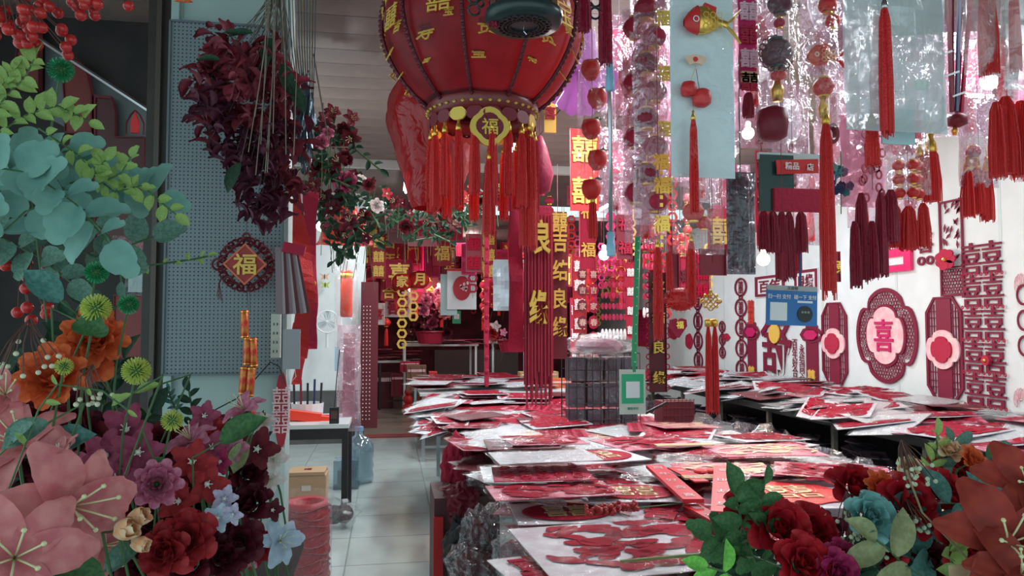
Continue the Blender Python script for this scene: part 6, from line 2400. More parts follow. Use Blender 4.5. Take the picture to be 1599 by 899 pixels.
C = {
    'coral': pm_('coral_petal', (.74, .27, .27), (.60, .15, .18)),
    'orange': pm_('orange_petal', (.80, .17, .05), (.62, .09, .03)),
    'peach': pm_('peach_petal', (.90, .74, .52), (.86, .42, .22), 2.5),
    'mauve': pm_('mauve_petal', (.40, .075, .15), (.28, .035, .09)),
    'pink': pm_('pink_petal', (.66, .25, .36), (.50, .10, .20)),
    'red': pm_('rose_red', (.44, .03, .035), (.28, .012, .02)),
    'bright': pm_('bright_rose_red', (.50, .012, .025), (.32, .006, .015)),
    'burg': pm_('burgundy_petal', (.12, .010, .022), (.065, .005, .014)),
    'white': pm_('white_petal', (.72, .68, .66), (.66, .50, .48)),
    'lav': pm_('lavender_petal', (.56, .52, .66), (.36, .30, .50)),
    'ice': pm_('ice_blue_petal', (.48, .58, .70), (.38, .45, .58)),
    'teal': pm_('teal_rose_petal', (.22, .46, .44), (.15, .34, .34)),
    'cinn': pm_('cinnamon_petal', (.36, .045, .03), (.26, .03, .025)),
    'fox': pm_('fuchsia_petal', (.45, .03, .12), (.3, .01, .08)),
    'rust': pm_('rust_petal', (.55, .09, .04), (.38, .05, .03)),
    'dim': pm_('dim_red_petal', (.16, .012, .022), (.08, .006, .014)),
}
LM = {
    'euc': pm_('eucalyptus_leaf', (.20, .38, .33), (.14, .30, .27), 1.6, .15),
    'lime': pm_('lime_leaf', (.34, .48, .14), (.24, .36, .12), 14, .25),
    'green': pm_('green_leaf', (.07, .17, .06), (.035, .10, .04), 14, .12),
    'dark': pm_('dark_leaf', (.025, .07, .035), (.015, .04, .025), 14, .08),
    'sage': pm_('sage_leaf', (.16, .28, .22), (.08, .18, .14), 14, .12),
    'olive': pm_('olive_pale_leaf', (.36, .38, .20), (.26, .28, .14), 10, .15),
    'neon': pm_('neon_green_leaf', (.22, .60, .10), (.12, .42, .07), 12, .2),
    'teal': pm_('teal_leaf', (.10, .25, .22), (.05, .15, .14), 12, .12),
}
STAM = mat('stamen_pale', (.72, .70, .40), .6)
STW = mat('stamen_white', (.8, .78, .7), .6)

PET = {
    'rose': [(3, dict(L=.50, Wd=.34, lift=1.5, bend=-.1, cup=.6, tip=-.9, pw=.6, base=.5), .07), (4, dict(L=.56, Wd=.50, lift=1.45, bend=.1, cup=.5, tip=-1.1, pw=.6, base=.45), .15), (5, dict(L=.60, Wd=.66, lift=1.35, bend=.45, cup=.42, tip=-1.2, pw=.6, base=.4), .23), (5, dict(L=.68, Wd=.80, lift=1.2, bend=1.0, cup=.34, tip=-1.3, pw=.6, base=.35), .30), (6, dict(L=.74, Wd=.86, lift=.85, bend=1.15, cup=.22, tip=-1.3, pw=.6, base=.3), .32)],
    'lily': [(3, dict(L=1.1, Wd=.62, lift=1.05, bend=1.5, cup=.12, ruffle=.05, base=.2, pw=.9, tip=-.3), .03), (3, dict(L=1.05, Wd=.52, lift=.95, bend=1.6, cup=.12, ruffle=.05, base=.2, pw=.9, tip=-.1), .02)],
    'orchid': [(5, dict(L=.8, Wd=.58, lift=.55, bend=.5, cup=.1, ruffle=.05, pw=.7, tip=-.6), .04)],
    'peony': [(6, dict(L=.5, Wd=.5, lift=1.35, bend=.1, cup=.45, tip=-1, ruffle=.10, base=.4, pw=.7), .10), (8, dict(L=.62, Wd=.55, lift=1.2, bend=.5, cup=.38, tip=-1, ruffle=.12, base=.35, pw=.7), .20), (9, dict(L=.75, Wd=.6, lift=.85, bend=.8, cup=.25, tip=-1, ruffle=.12, base=.3, pw=.7), .25)],
    'bud': [(3, dict(L=.95, Wd=.62, lift=1.35, bend=-.35, cup=.5, tip=-.4, pw=.8), .18), (4, dict(L=.9, Wd=.66, lift=1.1, bend=-.6, cup=.45, tip=-.4, pw=.8), .24)],
}


def flower(kind, px, py, Y, dia, col, label, face=None, stem=True, leaves=0, name=None, group=None, stemto=None):
    """a single artificial bloom of about dia pixels at the pixel's ray"""
    c = at(px, py, Y)
    s = dia * mpp(px, Y) / 2
    if face is None:
        face = (CAMC - c).normalized() + Vector((rf.uniform(-.6, .6), rf.uniform(-.2, .3), rf.uniform(-.3, .7)))
    rot = Vector(face).to_track_quat('Z', 'Y').to_euler()
    t = thing(name or {'rose': 'rose', 'lily': 'lily', 'orchid': 'orchid', 'peony': 'peony', 'bud': 'tulip_bud'}[kind], label, 'flower', c, rot, group)
    t.scale = (s, s, s)
    m = C[col]
    for li, (n, args, r0) in enumerate(PET[kind]):
        me = pmesh((kind, li), args, m)
        for k in range(n):
            a = 2 * pi * (k + .37 * li) / n + rf.uniform(-.1, .1)
            q = rf.uniform(.92, 1.06)
            place('petal', me, t, (r0 * cos(a), r0 * sin(a), 0), (0, rf.uniform(-.08, .08), a), q)
    if kind == 'lily':
        b = B()
        for k in range(6):
            a = 2 * pi * k / 6 + .3
            b.tube([(0, 0, .1), (.12 * cos(a), .12 * sin(a), .45), (.28 * cos(a), .28 * sin(a), .8)], .014, 5)
            b.ball((.28 * cos(a), .28 * sin(a), .8), .035, 6, 4)
        key = ('stam', col in ('coral', 'white'))
        if key not in _PM:
            _PM[key] = b.mesh('stamen', True)
            _PM[key].materials.append(STAM)
        place('stamen', _PM[key], t)
    elif kind == 'orchid':
        if 'oc' not in _PM:
            b = B().ball((0, 0, .1), .10, 8, 5)
            for k in range(5):
                a = 2 * pi * k / 5
                b.tube([(0, 0, .1), (.14 * cos(a), .14 * sin(a), .32)], .018, 4)
            _PM['oc'] = b.mesh('centre', True)
            _PM['oc'].materials.append(STW)
        place('centre', _PM['oc'], t)
    if 'cal' not in _PM:
        _PM['cal'] = B().lathe([(.03, -.28), (.12, -.16), (.2, -.02), (.24, .06)], 10, closed=True).mesh('calyx', True)
        _PM['cal'].materials.append(LM['green'])
    place('calyx', _PM['cal'], t)
    if stem:
        inv = (Matrix.LocRotScale(c, Euler(rot), Vector((s, s, s)))).inverted()
        base = Vector(stemto) if stemto else c + Vector((rf.uniform(-.05, .05), .12, -.30))
        back = c - Vector(face).normalized() * s * .9
        p = [c, back, back.lerp(base, .5) + Vector((0, .04, 0)), base]
        B().tube([inv @ q for q in p], .0022 / s, 5).build('stem', STEMG, t)
    return t


def leaf_args(L, W, bend=.5, cup=.3):
    if W >= .7:
        return dict(L=L, Wd=W, lift=.2, bend=.4, cup=.18, tip=-.9, base=.12, pw=.75)
    return dict(L=L, Wd=W, lift=.25, bend=bend, cup=cup, tip=.9, base=.08, pw=.9)


def leaf_on(t, pos, d, L, ratio, m, up=Vector((0, -1, .6)), inv=None):
    """a leaf child of t at world pos growing along d"""
    me = pmesh(('leaf', round(ratio, 1)), leaf_args(1, ratio), m, 'leaf')
    x = Vector(d).normalized()
    z = Vector(up) - x * Vector(up).dot(x)
    if z.length < .01:
        z = Vector((0, 0, 1))
    z.normalize()
    y = z.cross(x)
    R = Matrix((x, y, z)).transposed()
    o = place('leaf', me, t, pos, R.to_euler(), L)
    return o


def spray(label, pts, Y, lm, lpx, ratio, n, stemm=STEMG, name='leaf_spray', dY=0.0, up=None, group=None, jit=.5):
    """branch with separate leaves along a polyline of pixels"""
    P = [at(px, py, Y + dY * i) for i, (px, py) in enumerate(pts)]
    c = P[0]
    s = mpp(pts[0][0], Y)
    t = thing(name, label, 'foliage', c, group=group)
    B().tube([p - c for p in P], 1.6 * s, 5).build('stem', stemm, t)
    N = len(P) - 1
    for k in range(n):
        u = (k + 1) / n * N * .999
        i = int(u)
        q = P[i].lerp(P[i + 1], u - i)
        d = (P[i + 1] - P[i]).normalized()
        side = d.cross(Vector((0, -1, 0))).normalized() * (1 if k % 2 else -1)
        dd = d * rf.uniform(.2, .8) + side * rf.uniform(.6, 1) + Vector((0, rf.uniform(-.6, .3), rf.uniform(-.2, .3)))
        if k >= n - 1:
            dd = d
        leaf_on(t, q - c, dd, lpx * s * rf.uniform(.75, 1.15), ratio, lm, up or Vector((rf.uniform(-jit, jit), -1, rf.uniform(0, 1))))
    return t


LY_ = 1.2
POT = (-.62, 1.5, .75)
# eucalyptus and lime sprays, upper left
spray('teal round-leaved eucalyptus spray at the far left edge under the lime leaves', [(-60, 330), (0, 290), (50, 250), (110, 235)], 1.15, LM['euc'], 62, .8, 11)
spray('teal eucalyptus spray arching right toward the pegboard', [(-40, 400), (40, 330), (120, 300), (190, 290), (250, 310)], 1.2, LM['euc'], 60, .8, 14)
spray('large-leaved eucalyptus spray drooping below the lime sprigs', [(-20, 260), (50, 270), (120, 320), (170, 380)], 1.1, LM['euc'], 66, .75, 12)
spray('dusky eucalyptus spray in the shadow left, low', [(-60, 380), (0, 370), (60, 400), (110, 440)], 1.3, LM['sage'], 56, .7, 10)
spray('dark eucalyptus spray hanging under the others near the red berries', [(40, 330), (90, 380), (150, 400), (240, 370)], 1.35, LM['sage'], 50, .7, 10)
spray('drooping sage leaves behind the orange flower', [(130, 330), (170, 370), (185, 400), (190, 440)], 1.3, LM['sage'], 36, .5, 6)
spray('lime green small-leaved sprig top left beside the green glitter ball', [(-30, 200), (10, 150), (40, 120), (55, 90)], 1.1, LM['lime'], 30, .6, 16)
spray('lime green sprig crossing below the green glitter ball', [(-20, 220), (40, 180), (90, 165), (140, 190)], 1.12, LM['lime'], 30, .6, 18)
spray('lime green sprig ending near the brown column', [(60, 200), (120, 240), (150, 270), (165, 250)], 1.12, LM['lime'], 28, .6, 14)
spray('lime green sprig reaching the pegboard edge', [(140, 270), (180, 300), (220, 290), (275, 335)], 1.14, LM['lime'], 26, .6, 18)
spray('lime tufted sprig tip over the column foot', [(150, 290), (190, 270), (205, 245)], 1.13, LM['lime'], 24, .7, 9)
spray('yellow-green fine sprig at the left edge', [(-30, 170), (0, 140), (20, 110)], 1.1, LM['lime'], 26, .5, 12)
spray('thin lime sprig lying against the pegboard', [(150, 425), (250, 412), (300, 405), (325, 400)], 1.5, LM['lime'], 14, .6, 8)
spray('narrow dark blue-green leaves on a stem low on the pegboard', [(270, 680), (275, 640), (268, 625), (264, 610)], 1.6, LM['teal'], 15, .4, 12)
spray('dull grey-green leaves beside the green burr flower', [(300, 690), (302, 650), (295, 610)], 1.6, LM['dark'], 22, .5, 9)


def burr(px, py, Y, r, m, label, n=150, tipm=None):
    c = at(px, py, Y)
    s = mpp(px, Y)
    t = thing('burr_flower', label, 'flower', c)
    b = B()
    for k in range(n):
        z = 1 - 2 * (k + .5) / n
        a = k * 2.39996
        q = sqrt(1 - z * z)
        d = Vector((q * cos(a), q * sin(a), z))
        u = d.orthogonal().normalized() * r * s * .05
        v = d.cross(u)
        b.add([d * r * s * .5 + u, d * r * s * .5 - u * .5 + v * .8, d * r * s * .5 - u * .5 - v * .8, d * r * s + u, d * r * s - u * .5 + v * .8, d * r * s - u * .5 - v * .8], [(0, 1, 4, 3), (1, 2, 5, 4), (2, 0, 3, 5), (3, 4, 5)])
    b.build('spines', m, t)
    B().ball((0, 0, 0), r * s * .55, 12, 8).build('core', LM['green'], t, True)
    B().tube([(0, 0, 0), (-.03, .04, -.10), (-.05, .08, -.25)], .0018, 5).build('stem', STEMG, t)


GLIT = mat('green_glitter', (.02, .30, .12), .3, metal=.3)
YGL = mat('yellow_green_burr', (.48, .55, .10), .4)
burr(95, 109, 1.2, 20, GLIT, 'shiny emerald green burr ball near the top left')
burr(151, 425, 1.25, 18, GLIT, 'emerald burr ball above the orange flower')
burr(201, 475, 1.25, 16, GLIT, 'emerald burr ball right of the orange flower')
burr(150, 481, 1.18, 23, YGL, 'yellow-green burr flower over the orange flower')
burr(213, 579, 1.2, 22, YGL, 'yellow-green burr flower below the orange flower')
burr(269, 656, 1.25, 17, YGL, 'small yellow-green burr flower among the burgundy blooms', 120)
burr(100, 572, 1.15, 14, YGL, 'yellow-green burr tuft on the lower orange flower', 100)


def berries(label, px, py, Y, n, sx, sy, r, m, name='berry_spray', seed=0, up=True):
    rr = random.Random(seed)
    c = at(px, py, Y)
    s = mpp(px, Y)
    t = thing(name, label, 'berries', c)
    key = ('berry', round(r * s, 4), m.name)
    if key not in _PM:
        _PM[key] = B().ball((0, 0, 0), r * s, 12, 8).mesh('berry', True)
        _PM[key].materials.append(m)
    b = B()
    for k in range(n):
        p = Vector((rr.uniform(-sx, sx) * s, rr.uniform(-.03, .03), rr.uniform(-sy, sy) * s))
        place('berry', _PM[key], t, p)
        b.tube([p, p * .5 + Vector((-.01, .0, .03)), (-sx * s * .3, .01, sy * s + .03)], .0009, 4)
    b.build('twigs', mat('twig', (.10, .04, .03), .6), t)


BERRY = mat('glossy_berry', (.50, .02, .02), .22)
berries('big bunch of glossy red berries in the top left corner', 25, 25, 1.05, 22, 50, 30, 9, BERRY, seed=1)
berries('cluster of glossy red berries left of the slanted board', 45, 50, 1.1, 14, 50, 26, 9, BERRY, seed=2)
berries('row of glossy red berries along the top edge above the slanted board', 110, 8, 1.1, 11, 60, 14, 9, BERRY, seed=3)
berries('loose red berries hanging at the top near the brown column', 165, 10, 1.12, 6, 32, 20, 8, BERRY, seed=4)
berries('red berries in shadow under the eucalyptus at the left', 50, 455, 1.35, 10, 40, 45, 9, BERRY, seed=5)
berries('dark red berries peeping between leaves above the orange flower', 70, 420, 1.4, 8, 30, 20, 9, mat('dim_berry', (.28, .012, .012), .3), seed=6)
berries('tiny pale buds on thin stalks over the orange flower', 60, 560, 1.1, 14, 60, 30, 4, mat('cream_bud', (.6, .58, .42), .5), seed=7)
berries('tiny white buds beside the green leaf lower left', 150, 620, 1.1, 10, 30, 16, 4, _M['cream_bud'], seed=8)

cam_f = lambda dx=0, dz=0: Vector((.25 + dx, -1, .25 + dz))
FL = [
    ('lily', 22, 872, 1.02, 215, 'coral', 'huge coral pink lily with pale stamens in the bottom left corner', (.5, -1, .35)),
    ('lily', 100, 790, 1.12, 200, 'coral', 'large coral lily behind the corner lily', (.9, -.7, .1)),
    ('lily', 40, 700, 1.2, 150, 'coral', 'coral lily below the orange flowers at the left edge', (-.2, -.8, .7)),
    ('lily', 10, 620, 1.2, 110, 'coral', 'coral lily at the left edge beside the lower orange flower', (.3, -1, .6)),
    ('lily', 150, 850, 1.2, 130, 'coral', 'coral lily leaning right toward the peach buds', (1, -.5, -.1)),
    ('peony', 147, 532, 1.3, 100, 'orange', 'vivid orange peony with yellow-green burr before it', (.3, -1, .5)),
    ('peony', 85, 592, 1.2, 90, 'orange', 'orange peony at the left, lower of the two large ones', (0, -1, .5)),
    ('rose', 130, 560, 1.3, 70, 'orange', 'orange rose tucked between the two orange peonies', (.4, -1, .1)),
    ('bud', 185, 828, 1.08, 66, 'peach', 'cream and peach tulip bud, left of the pair', (.9, -.7, .25)),
    ('bud', 205, 812, 1.1, 56, 'peach', 'cream and peach tulip bud, upper of the pair', (1, -.7, .55)),
    ('bud', 208, 846, 1.1, 46, 'peach', 'small peach tulip bud below the pair', (1, -.6, -.1)),
    ('orchid', 198, 672, 1.3, 74, 'mauve', 'mauve orchid bloom highest in the middle left clump', (.1, -1, .5)),
    ('orchid', 168, 712, 1.28, 76, 'mauve', 'mauve orchid bloom left in the middle clump', (-.3, -1, .4)),
    ('orchid', 215, 706, 1.28, 74, 'mauve', 'mauve orchid bloom right below the highest one', (.4, -1, .2)),
    ('orchid', 182, 748, 1.26, 78, 'mauve', 'mauve orchid bloom low in the middle clump', (.0, -1, .3)),
    ('orchid', 142, 732, 1.3, 70, 'mauve', 'mauve orchid bloom beside the coral lily', (-.4, -1, .3)),
    ('orchid', 215, 755, 1.32, 60, 'mauve', 'mauve orchid bloom touching the pink carnation', (.2, -1, -.1)),
    ('peony', 245, 756, 1.24, 62, 'pink', 'frilled pink carnation in the centre of the left flowers', (.25, -1, .3)),
    ('rose', 290, 842, 1.2, 72, 'red', 'open red rose right of the peach buds', (.3, -1, .45)),
    ('rose', 258, 862, 1.18, 62, 'red', 'red rose below left of the open red rose', (-.1, -1, .3)),
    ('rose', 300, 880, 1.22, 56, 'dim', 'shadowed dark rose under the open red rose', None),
    ('orchid', 300, 722, 1.3, 66, 'red', 'red orchid bloom with pale centre above the red roses', (.2, -1, .4)),
    ('orchid', 322, 755, 1.3, 62, 'red', 'red orchid bloom near the small lavender flowers', (.5, -1, .1)),
    ('orchid', 280, 782, 1.28, 58, 'red', 'red orchid bloom under the pink carnation', (0, -1, .2)),
    ('orchid', 330, 700, 1.35, 50, 'mauve', 'dusky orchid bloom under the big green leaf', None),
    ('orchid', 318, 650, 1.4, 44, 'mauve', 'dark pink orchid bloom beside the big green leaf', None),
    ('lily', 300, 690, 1.36, 60, 'pink', 'slim pink lily under the big green leaf', (-.4, -.6, 1)),
    ('lily', 385, 642, 1.5, 56, 'pink', 'dull pink lily against the partition below the firecrackers', (-.6, -.6, .8)),
    ('rose', 372, 846, 1.28, 62, 'burg', 'burgundy rose near the partition foot', (.3, -1, .3)),
    ('rose', 345, 872, 1.26, 58, 'burg', 'burgundy rose left below the near burgundy one', None),
    ('rose', 392, 790, 1.4, 58, 'burg', 'burgundy rose behind the white blossoms', None),
    ('rose', 330, 835, 1.32, 50, 'burg', 'burgundy rose half hidden right of the open red rose', None),
    ('rose', 385, 740, 1.45, 50, 'burg', 'burgundy rose beside the white lily stem', None),
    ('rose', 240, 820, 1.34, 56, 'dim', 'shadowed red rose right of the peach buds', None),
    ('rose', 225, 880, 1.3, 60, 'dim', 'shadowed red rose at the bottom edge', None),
    ('orchid', 350, 778, 1.28, 40, 'lav', 'small white and lavender orchid above the silver flower', (.3, -1, .2)),
    ('orchid', 340, 808, 1.24, 42, 'ice', 'silvery pale blue flower left of the burgundy roses', (.2, -1, .2)),
    ('orchid', 364, 802, 1.24, 34, 'lav', 'small lavender flower right of the silvery one', None),
    ('lily', 411, 660, 1.5, 34, 'white', 'small white lily, topmost on the dark-leaved stem', (.1, -.7, .8)),
    ('lily', 424, 718, 1.5, 40, 'white', 'small white lily in the middle of the dark-leaved stem', (.5, -1, .3)),
    ('lily', 420, 748, 1.5, 38, 'white', 'small white lily, lowest on the dark-leaved stem', (.3, -1, .1)),
    ('orchid', 425, 796, 1.5, 34, 'burg', 'dark plum blossom alone against the partition', (.3, -1, .2)),
    ('lily', 434, 845, 1.5, 58, 'ice', 'pale blue cloth lily at the partition edge', (.5, -.8, .3)),
    ('orchid', 390, 875, 1.4, 30, 'pink', 'little pink blossom below the burgundy rose', None),
    ('orchid', 345, 720, 1.35, 40, 'fox', 'fuchsia blossom right of the red orchids', None),
    ('orchid', 370, 700, 1.4, 40, 'pink', 'small pink blossom below the white lily stem top', None),
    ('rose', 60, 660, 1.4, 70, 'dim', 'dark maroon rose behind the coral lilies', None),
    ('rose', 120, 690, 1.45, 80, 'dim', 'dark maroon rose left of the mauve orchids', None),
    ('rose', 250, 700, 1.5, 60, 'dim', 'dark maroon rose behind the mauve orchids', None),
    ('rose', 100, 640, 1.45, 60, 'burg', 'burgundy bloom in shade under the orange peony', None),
    ('peony', 210, 790, 1.36, 60, 'red', 'deep red ruffled bloom above the peach buds', None),
    ('orchid', 95, 705, 1.1, 60, 'coral', 'upright coral petal bloom in front of the mauve orchids', (-.6, -.5, 1)),
]
for (k, px, py, Y, d, col, lab, fc) in FL:
    flower(k, px, py, Y, d * (1.12 if d > 90 else 1.38), col, lab, Vector(fc) if fc else None)
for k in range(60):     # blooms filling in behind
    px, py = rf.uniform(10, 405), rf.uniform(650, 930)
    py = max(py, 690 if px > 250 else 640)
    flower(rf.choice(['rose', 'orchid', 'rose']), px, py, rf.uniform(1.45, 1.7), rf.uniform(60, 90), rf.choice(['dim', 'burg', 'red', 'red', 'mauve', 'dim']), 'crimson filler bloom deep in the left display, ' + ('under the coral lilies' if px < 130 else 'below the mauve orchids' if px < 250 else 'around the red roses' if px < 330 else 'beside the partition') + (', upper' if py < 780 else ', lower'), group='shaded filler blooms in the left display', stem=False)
for (px, py, Y, L, d, lm, lab, ra) in ((345, 690, 1.25, 80, (1, -.1, .55), 'green', 'broad plain green leaf reaching over toward the partition', .5), (75, 660, 1.12, 70, (-.8, -.3, -.5), 'sage', 'folded sage leaf under the orange flowers', .6), (80, 700, 1.2, 75, (.9, -.2, .3), 'teal', 'teal leaf between coral lily and orange flower', .6), (240, 715, 1.26, 42, (.4, -.2, -.8), 'green', 'deep green leaf right of the mauve orchids', .8), (90, 880, 1.1, 80, (.9, 0, -.4), 'green', 'green leaf under the corner lily', .6), (165, 890, 1.15, 70, (.8, 0, .6), 'sage', 'sage leaf under the peach buds', .5), (95, 470, 1.2, 70, (-.6, -.2, .6), 'teal', 'dark teal oval leaf left of the yellow-green burr', .6), (120, 500, 1.18, 60, (.7, -.3, -.3), 'green', 'dark green oval leaf on the orange flower', .7), (100, 295, 1.2, 40, (1, -.1, 0), 'green', 'short green leaf behind the eucalyptus', .5), (250, 600, 1.3, 40, (-.9, 0, -.3), 'lime', 'lime leaf under the lower burr flower', .4), (385, 690, 1.4, 50, (-.3, -.2, -.8), 'olive', 'olive yellow veined leaf under the broad green leaf', .6), (20, 690, 1.1, 60, (.6, -.4, .5), 'sage', 'pale sage leaf at the left edge over the coral lilies', .5), (205, 615, 1.15, 34, (-.8, 0, -.5), 'lime', 'lime leaf lying over the dark gap', .4)):
    c = at(px, py, Y)
    s = mpp(px, Y)
    t = thing('single_leaf', lab, 'leaf', c)
    leaf_on(t, Vector((0, 0, 0)), Vector(d), L * s, ra, LM[lm])
    B().tube([(0, 0, 0), (-Vector(d).normalized() * .05), (-.06, .1, -.2)], .0016, 5).build('stem', STEMG, t)
t = spray('dark small-leaved stem carrying the white lilies up the partition', [(405, 790), (408, 740), (410, 700), (411, 660)], 1.52, LM['dark'], 18, .5, 10, name='leafy_stem')
spray('wiry green stem across the left flowers', [(0, 800), (60, 640), (90, 600), (160, 610), (200, 640)], 1.08, LM['lime'], 22, .4, 6, name='leafy_stem')
for k in range(16):
    px, py = rf.uniform(-40, 230), rf.uniform(500, 900)
    px = min(px, 60 + (py - 420) * .5)
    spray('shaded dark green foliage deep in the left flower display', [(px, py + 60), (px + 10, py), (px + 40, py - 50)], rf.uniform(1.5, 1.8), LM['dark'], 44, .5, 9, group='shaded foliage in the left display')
# the stand which carries them, below the frame
t = thing('flower_stand', 'dark tiered bin holding the left display flowers', 'stand', (-.62, 1.75, 0))
B().box(0, 0, .45, .75, .62, .9).build('bin', MAROON, t)
B().box(0, 0, .91, .80, .68, .03).build('rim', BLACK, t)
for k in range(5):
    B().box(-.3 + .15 * k, -.32, .45, .02, .02, .86).build('slat', DRED, t)

# ---- bouquet of dried dark red branches hanging head down on the partition
Yh = 2.75
hub = at(440, -30, Yh)
DB = [pm_('dried_red_petal', (.20, .022, .035), (.09, .012, .025)), pm_('dried_plum_petal', (.10, .015, .035), (.05, .01, .025)), pm_('dried_rose_petal', (.30, .04, .06), (.16, .02, .04))]
C['dry'], C['plum'], C['dryrose'] = DB
tips = [(320, 130), (335, 210), (350, 230), (430, 270), (395, 130), (365, 75), (450, 235), (400, 215), (345, 75), (360, 110), (330, 170), (315, 165), (350, 190), (375, 140), (395, 180), (410, 130), (430, 180), (445, 120), (380, 220), (405, 240), (430, 230), (455, 250), (385, 280), (410, 300), (440, 290), (460, 300), (400, 325), (345, 130), (420, 90), (385, 95), (440, 205), (455, 160), (370, 175), (330, 100), (425, 330), (365, 250)]
for k, (px, py) in enumerate(tips):
    Y = Yh + rf.uniform(-.14, .14)
    tip = at(px, py, Y)
    t = thing('dried_branch', 'dark red branch head down on the pegboard, ' + ('upper' if py < 150 else 'middle' if py < 240 else 'lower') + (' left' if px < 370 else ' centre' if px < 425 else ' right') + ' of the bunch', 'branch', hub, group='head-down branches on the pegboard')
    v = tip - hub
    B().tube([(rf.uniform(-.03, .03), rf.uniform(-.02, .02), 0), v * .5 + Vector((.02, 0, .0)), v], .002, 5, taper=.001).build('stem', mat('dry_stem', (.10, .09, .07), .6), t)
    col = ('dry', 'dryrose', 'dry', 'plum')[k % 4] if py < 190 else ('plum', 'dry', 'plum', 'plum')[k % 4]
    s = mpp(px, Y)
    for j in range(17):
        me = pmesh(('dl', 0), dict(L=1, Wd=.55, lift=.4, bend=.7, cup=.3, ruffle=.15, tip=.3, pw=.8), C[col], 'blossom')
        d = Vector((rf.gauss(0, 1), rf.gauss(0, .8), rf.gauss(0, 1))).normalized()
        off = v + Vector((rf.uniform(-20, 20) * s, rf.uniform(-.04, .04), rf.uniform(-22, 26) * s))
        place('blossom', me, t, off, Vector(d).to_track_quat('X', 'Z').to_euler(), rf.uniform(22, 38) * s)
for (px, py, L, d) in ((345, 95, 36, (-1, 0, .0)), (425, 60, 50, (-.2, -.1, -1)), (440, 100, 55, (.3, 0, -1)), (395, 52, 40, (-1, 0, -.2)), (455, 130, 50, (.4, 0, -1)), (380, 55, 30, (-1, 0, .1)), (375, 255, 50, (-.4, 0, -1))):
    c = at(px, py, Yh - .1)
    s = mpp(px, Yh)
    t = thing('hanging_leaf', 'dark green leaf among the head-down branches', 'leaf', c, group='leaves among the head-down branches')
    leaf_on(t, Vector((0, 0, 0)), Vector(d), L * s, .4, LM['dark'])
    B().tube([(0, 0, 0), hub - c], .0012, 4).build('stem', mat('dry_stem', (.1, .09, .07), .6), t)
for k in range(9):
    a_ = at(440 + rf.uniform(-25, 35), -20, Yh - .05)
    c_ = at(400 + rf.uniform(-20, 60), rf.uniform(180, 330), Yh - .22)
    t = thing('bare_stem', 'thin bare brown stem hanging in front of the head-down branches', 'stem', a_, group='bare stems over the head-down branches')
    B().tube([(0, 0, 0), (c_ - a_) * .5 + Vector((.01, -.02, 0)), c_ - a_], .0016, 5).build('stalk', mat('pale_dry_stem', (.24, .20, .16), .6), t)
# maple-like orange tip at the top
t = thing('maple_tip', 'tiny orange leaf tip at the top above the pegboard', 'leaf', at(287, 4, 2.9))
leaf_on(t, Vector((0, 0, 0)), Vector((1, 0, .1)), .035, .6, C['orange'])
leaf_on(t, Vector((0, 0, 0)), Vector((-1, 0, .1)), .035, .6, C['orange'])
B().tube([(0, 0, 0), (0, 0, -.06)], .001, 4).build('stem', STEMG, t)
# wrapped clear tinsel column and blue stems beside the partition
t = thing('foil_bundle', 'crinkled silver-blue plastic around flower stems right of the head-down bunch', 'wrapping', at(476, 190, 3.0))
s = mpp(476, 3.0)
crumple(.10, .32, .3, 1.7, 6, mat('foil_bluegrey', (.12, .18, .22), .18, metal=.5), t, 'foil', 4, .6)
for k in range(10):
    B().tube([((-8 + 2.2 * k) * s, .01 * (k % 3), 20 * s), ((-22 + 4 * k) * s, 0, 120 * s), ((-30 + 5 * k) * s, 0, 260 * s)], .0022, 5).build('stem', (mat('blue_stem', (.06, .10, .14), .5), STEMG, mat('brown_stem', (.10, .07, .05), .6))[k % 3], t)
B().tube([(12 * s, 0, 110 * s), (24 * s, .1, 30 * s), (34 * s, .2, -20 * s), (60 * s, .3, -10 * s)], .003, 5).build('twisted_stem', mat('brown_stem', (.10, .07, .05), .6), t)

# ---- flower garland hanging at the middle, right of the partition
GL = []
for k in range(46):
    u = k / 45
    GL.append((490 + rf.uniform(-14, 60) + 40 * max(0, u - .3), 175 + 200 * u + rf.uniform(-10, 10)))
for k, (px, py) in enumerate(GL):
    Y = 4.6 + rf.uniform(-.2, .3)
    col = rf.choice(['dim', 'burg', 'dim', 'burg', 'mauve', 'dim', 'dim'])
    flower(rf.choice(['rose', 'orchid', 'lily']), px, py, Y, rf.uniform(24, 38), col, 'dusky red bloom in the garland right of the partition, ' + ('top' if py < 240 else 'middle' if py < 310 else 'bottom') + ' part', None, stem=True, group='blooms of the garland right of the partition')
    if k % 2 == 0:
        spray('dark leaf sprig in the garland right of the partition, ' + ('top' if py < 240 else 'middle' if py < 310 else 'bottom') + ' part', [(px, py), (px + rf.uniform(-25, 25), py + 20), (px + rf.uniform(-40, 50), py + rf.uniform(20, 50))], Y, LM['dark'], 17, .5, 8, group='leaf sprigs of the garland right of the partition')
flower('rose', 503, 222, 4.3, 25, 'pink', 'clear pink rose, lower of the pair beside the partition', (0.1, -1, .1))
flower('rose', 512, 208, 4.35, 22, 'pink', 'clear pink rose, upper of the pair beside the partition', (0.2, -1, .3))
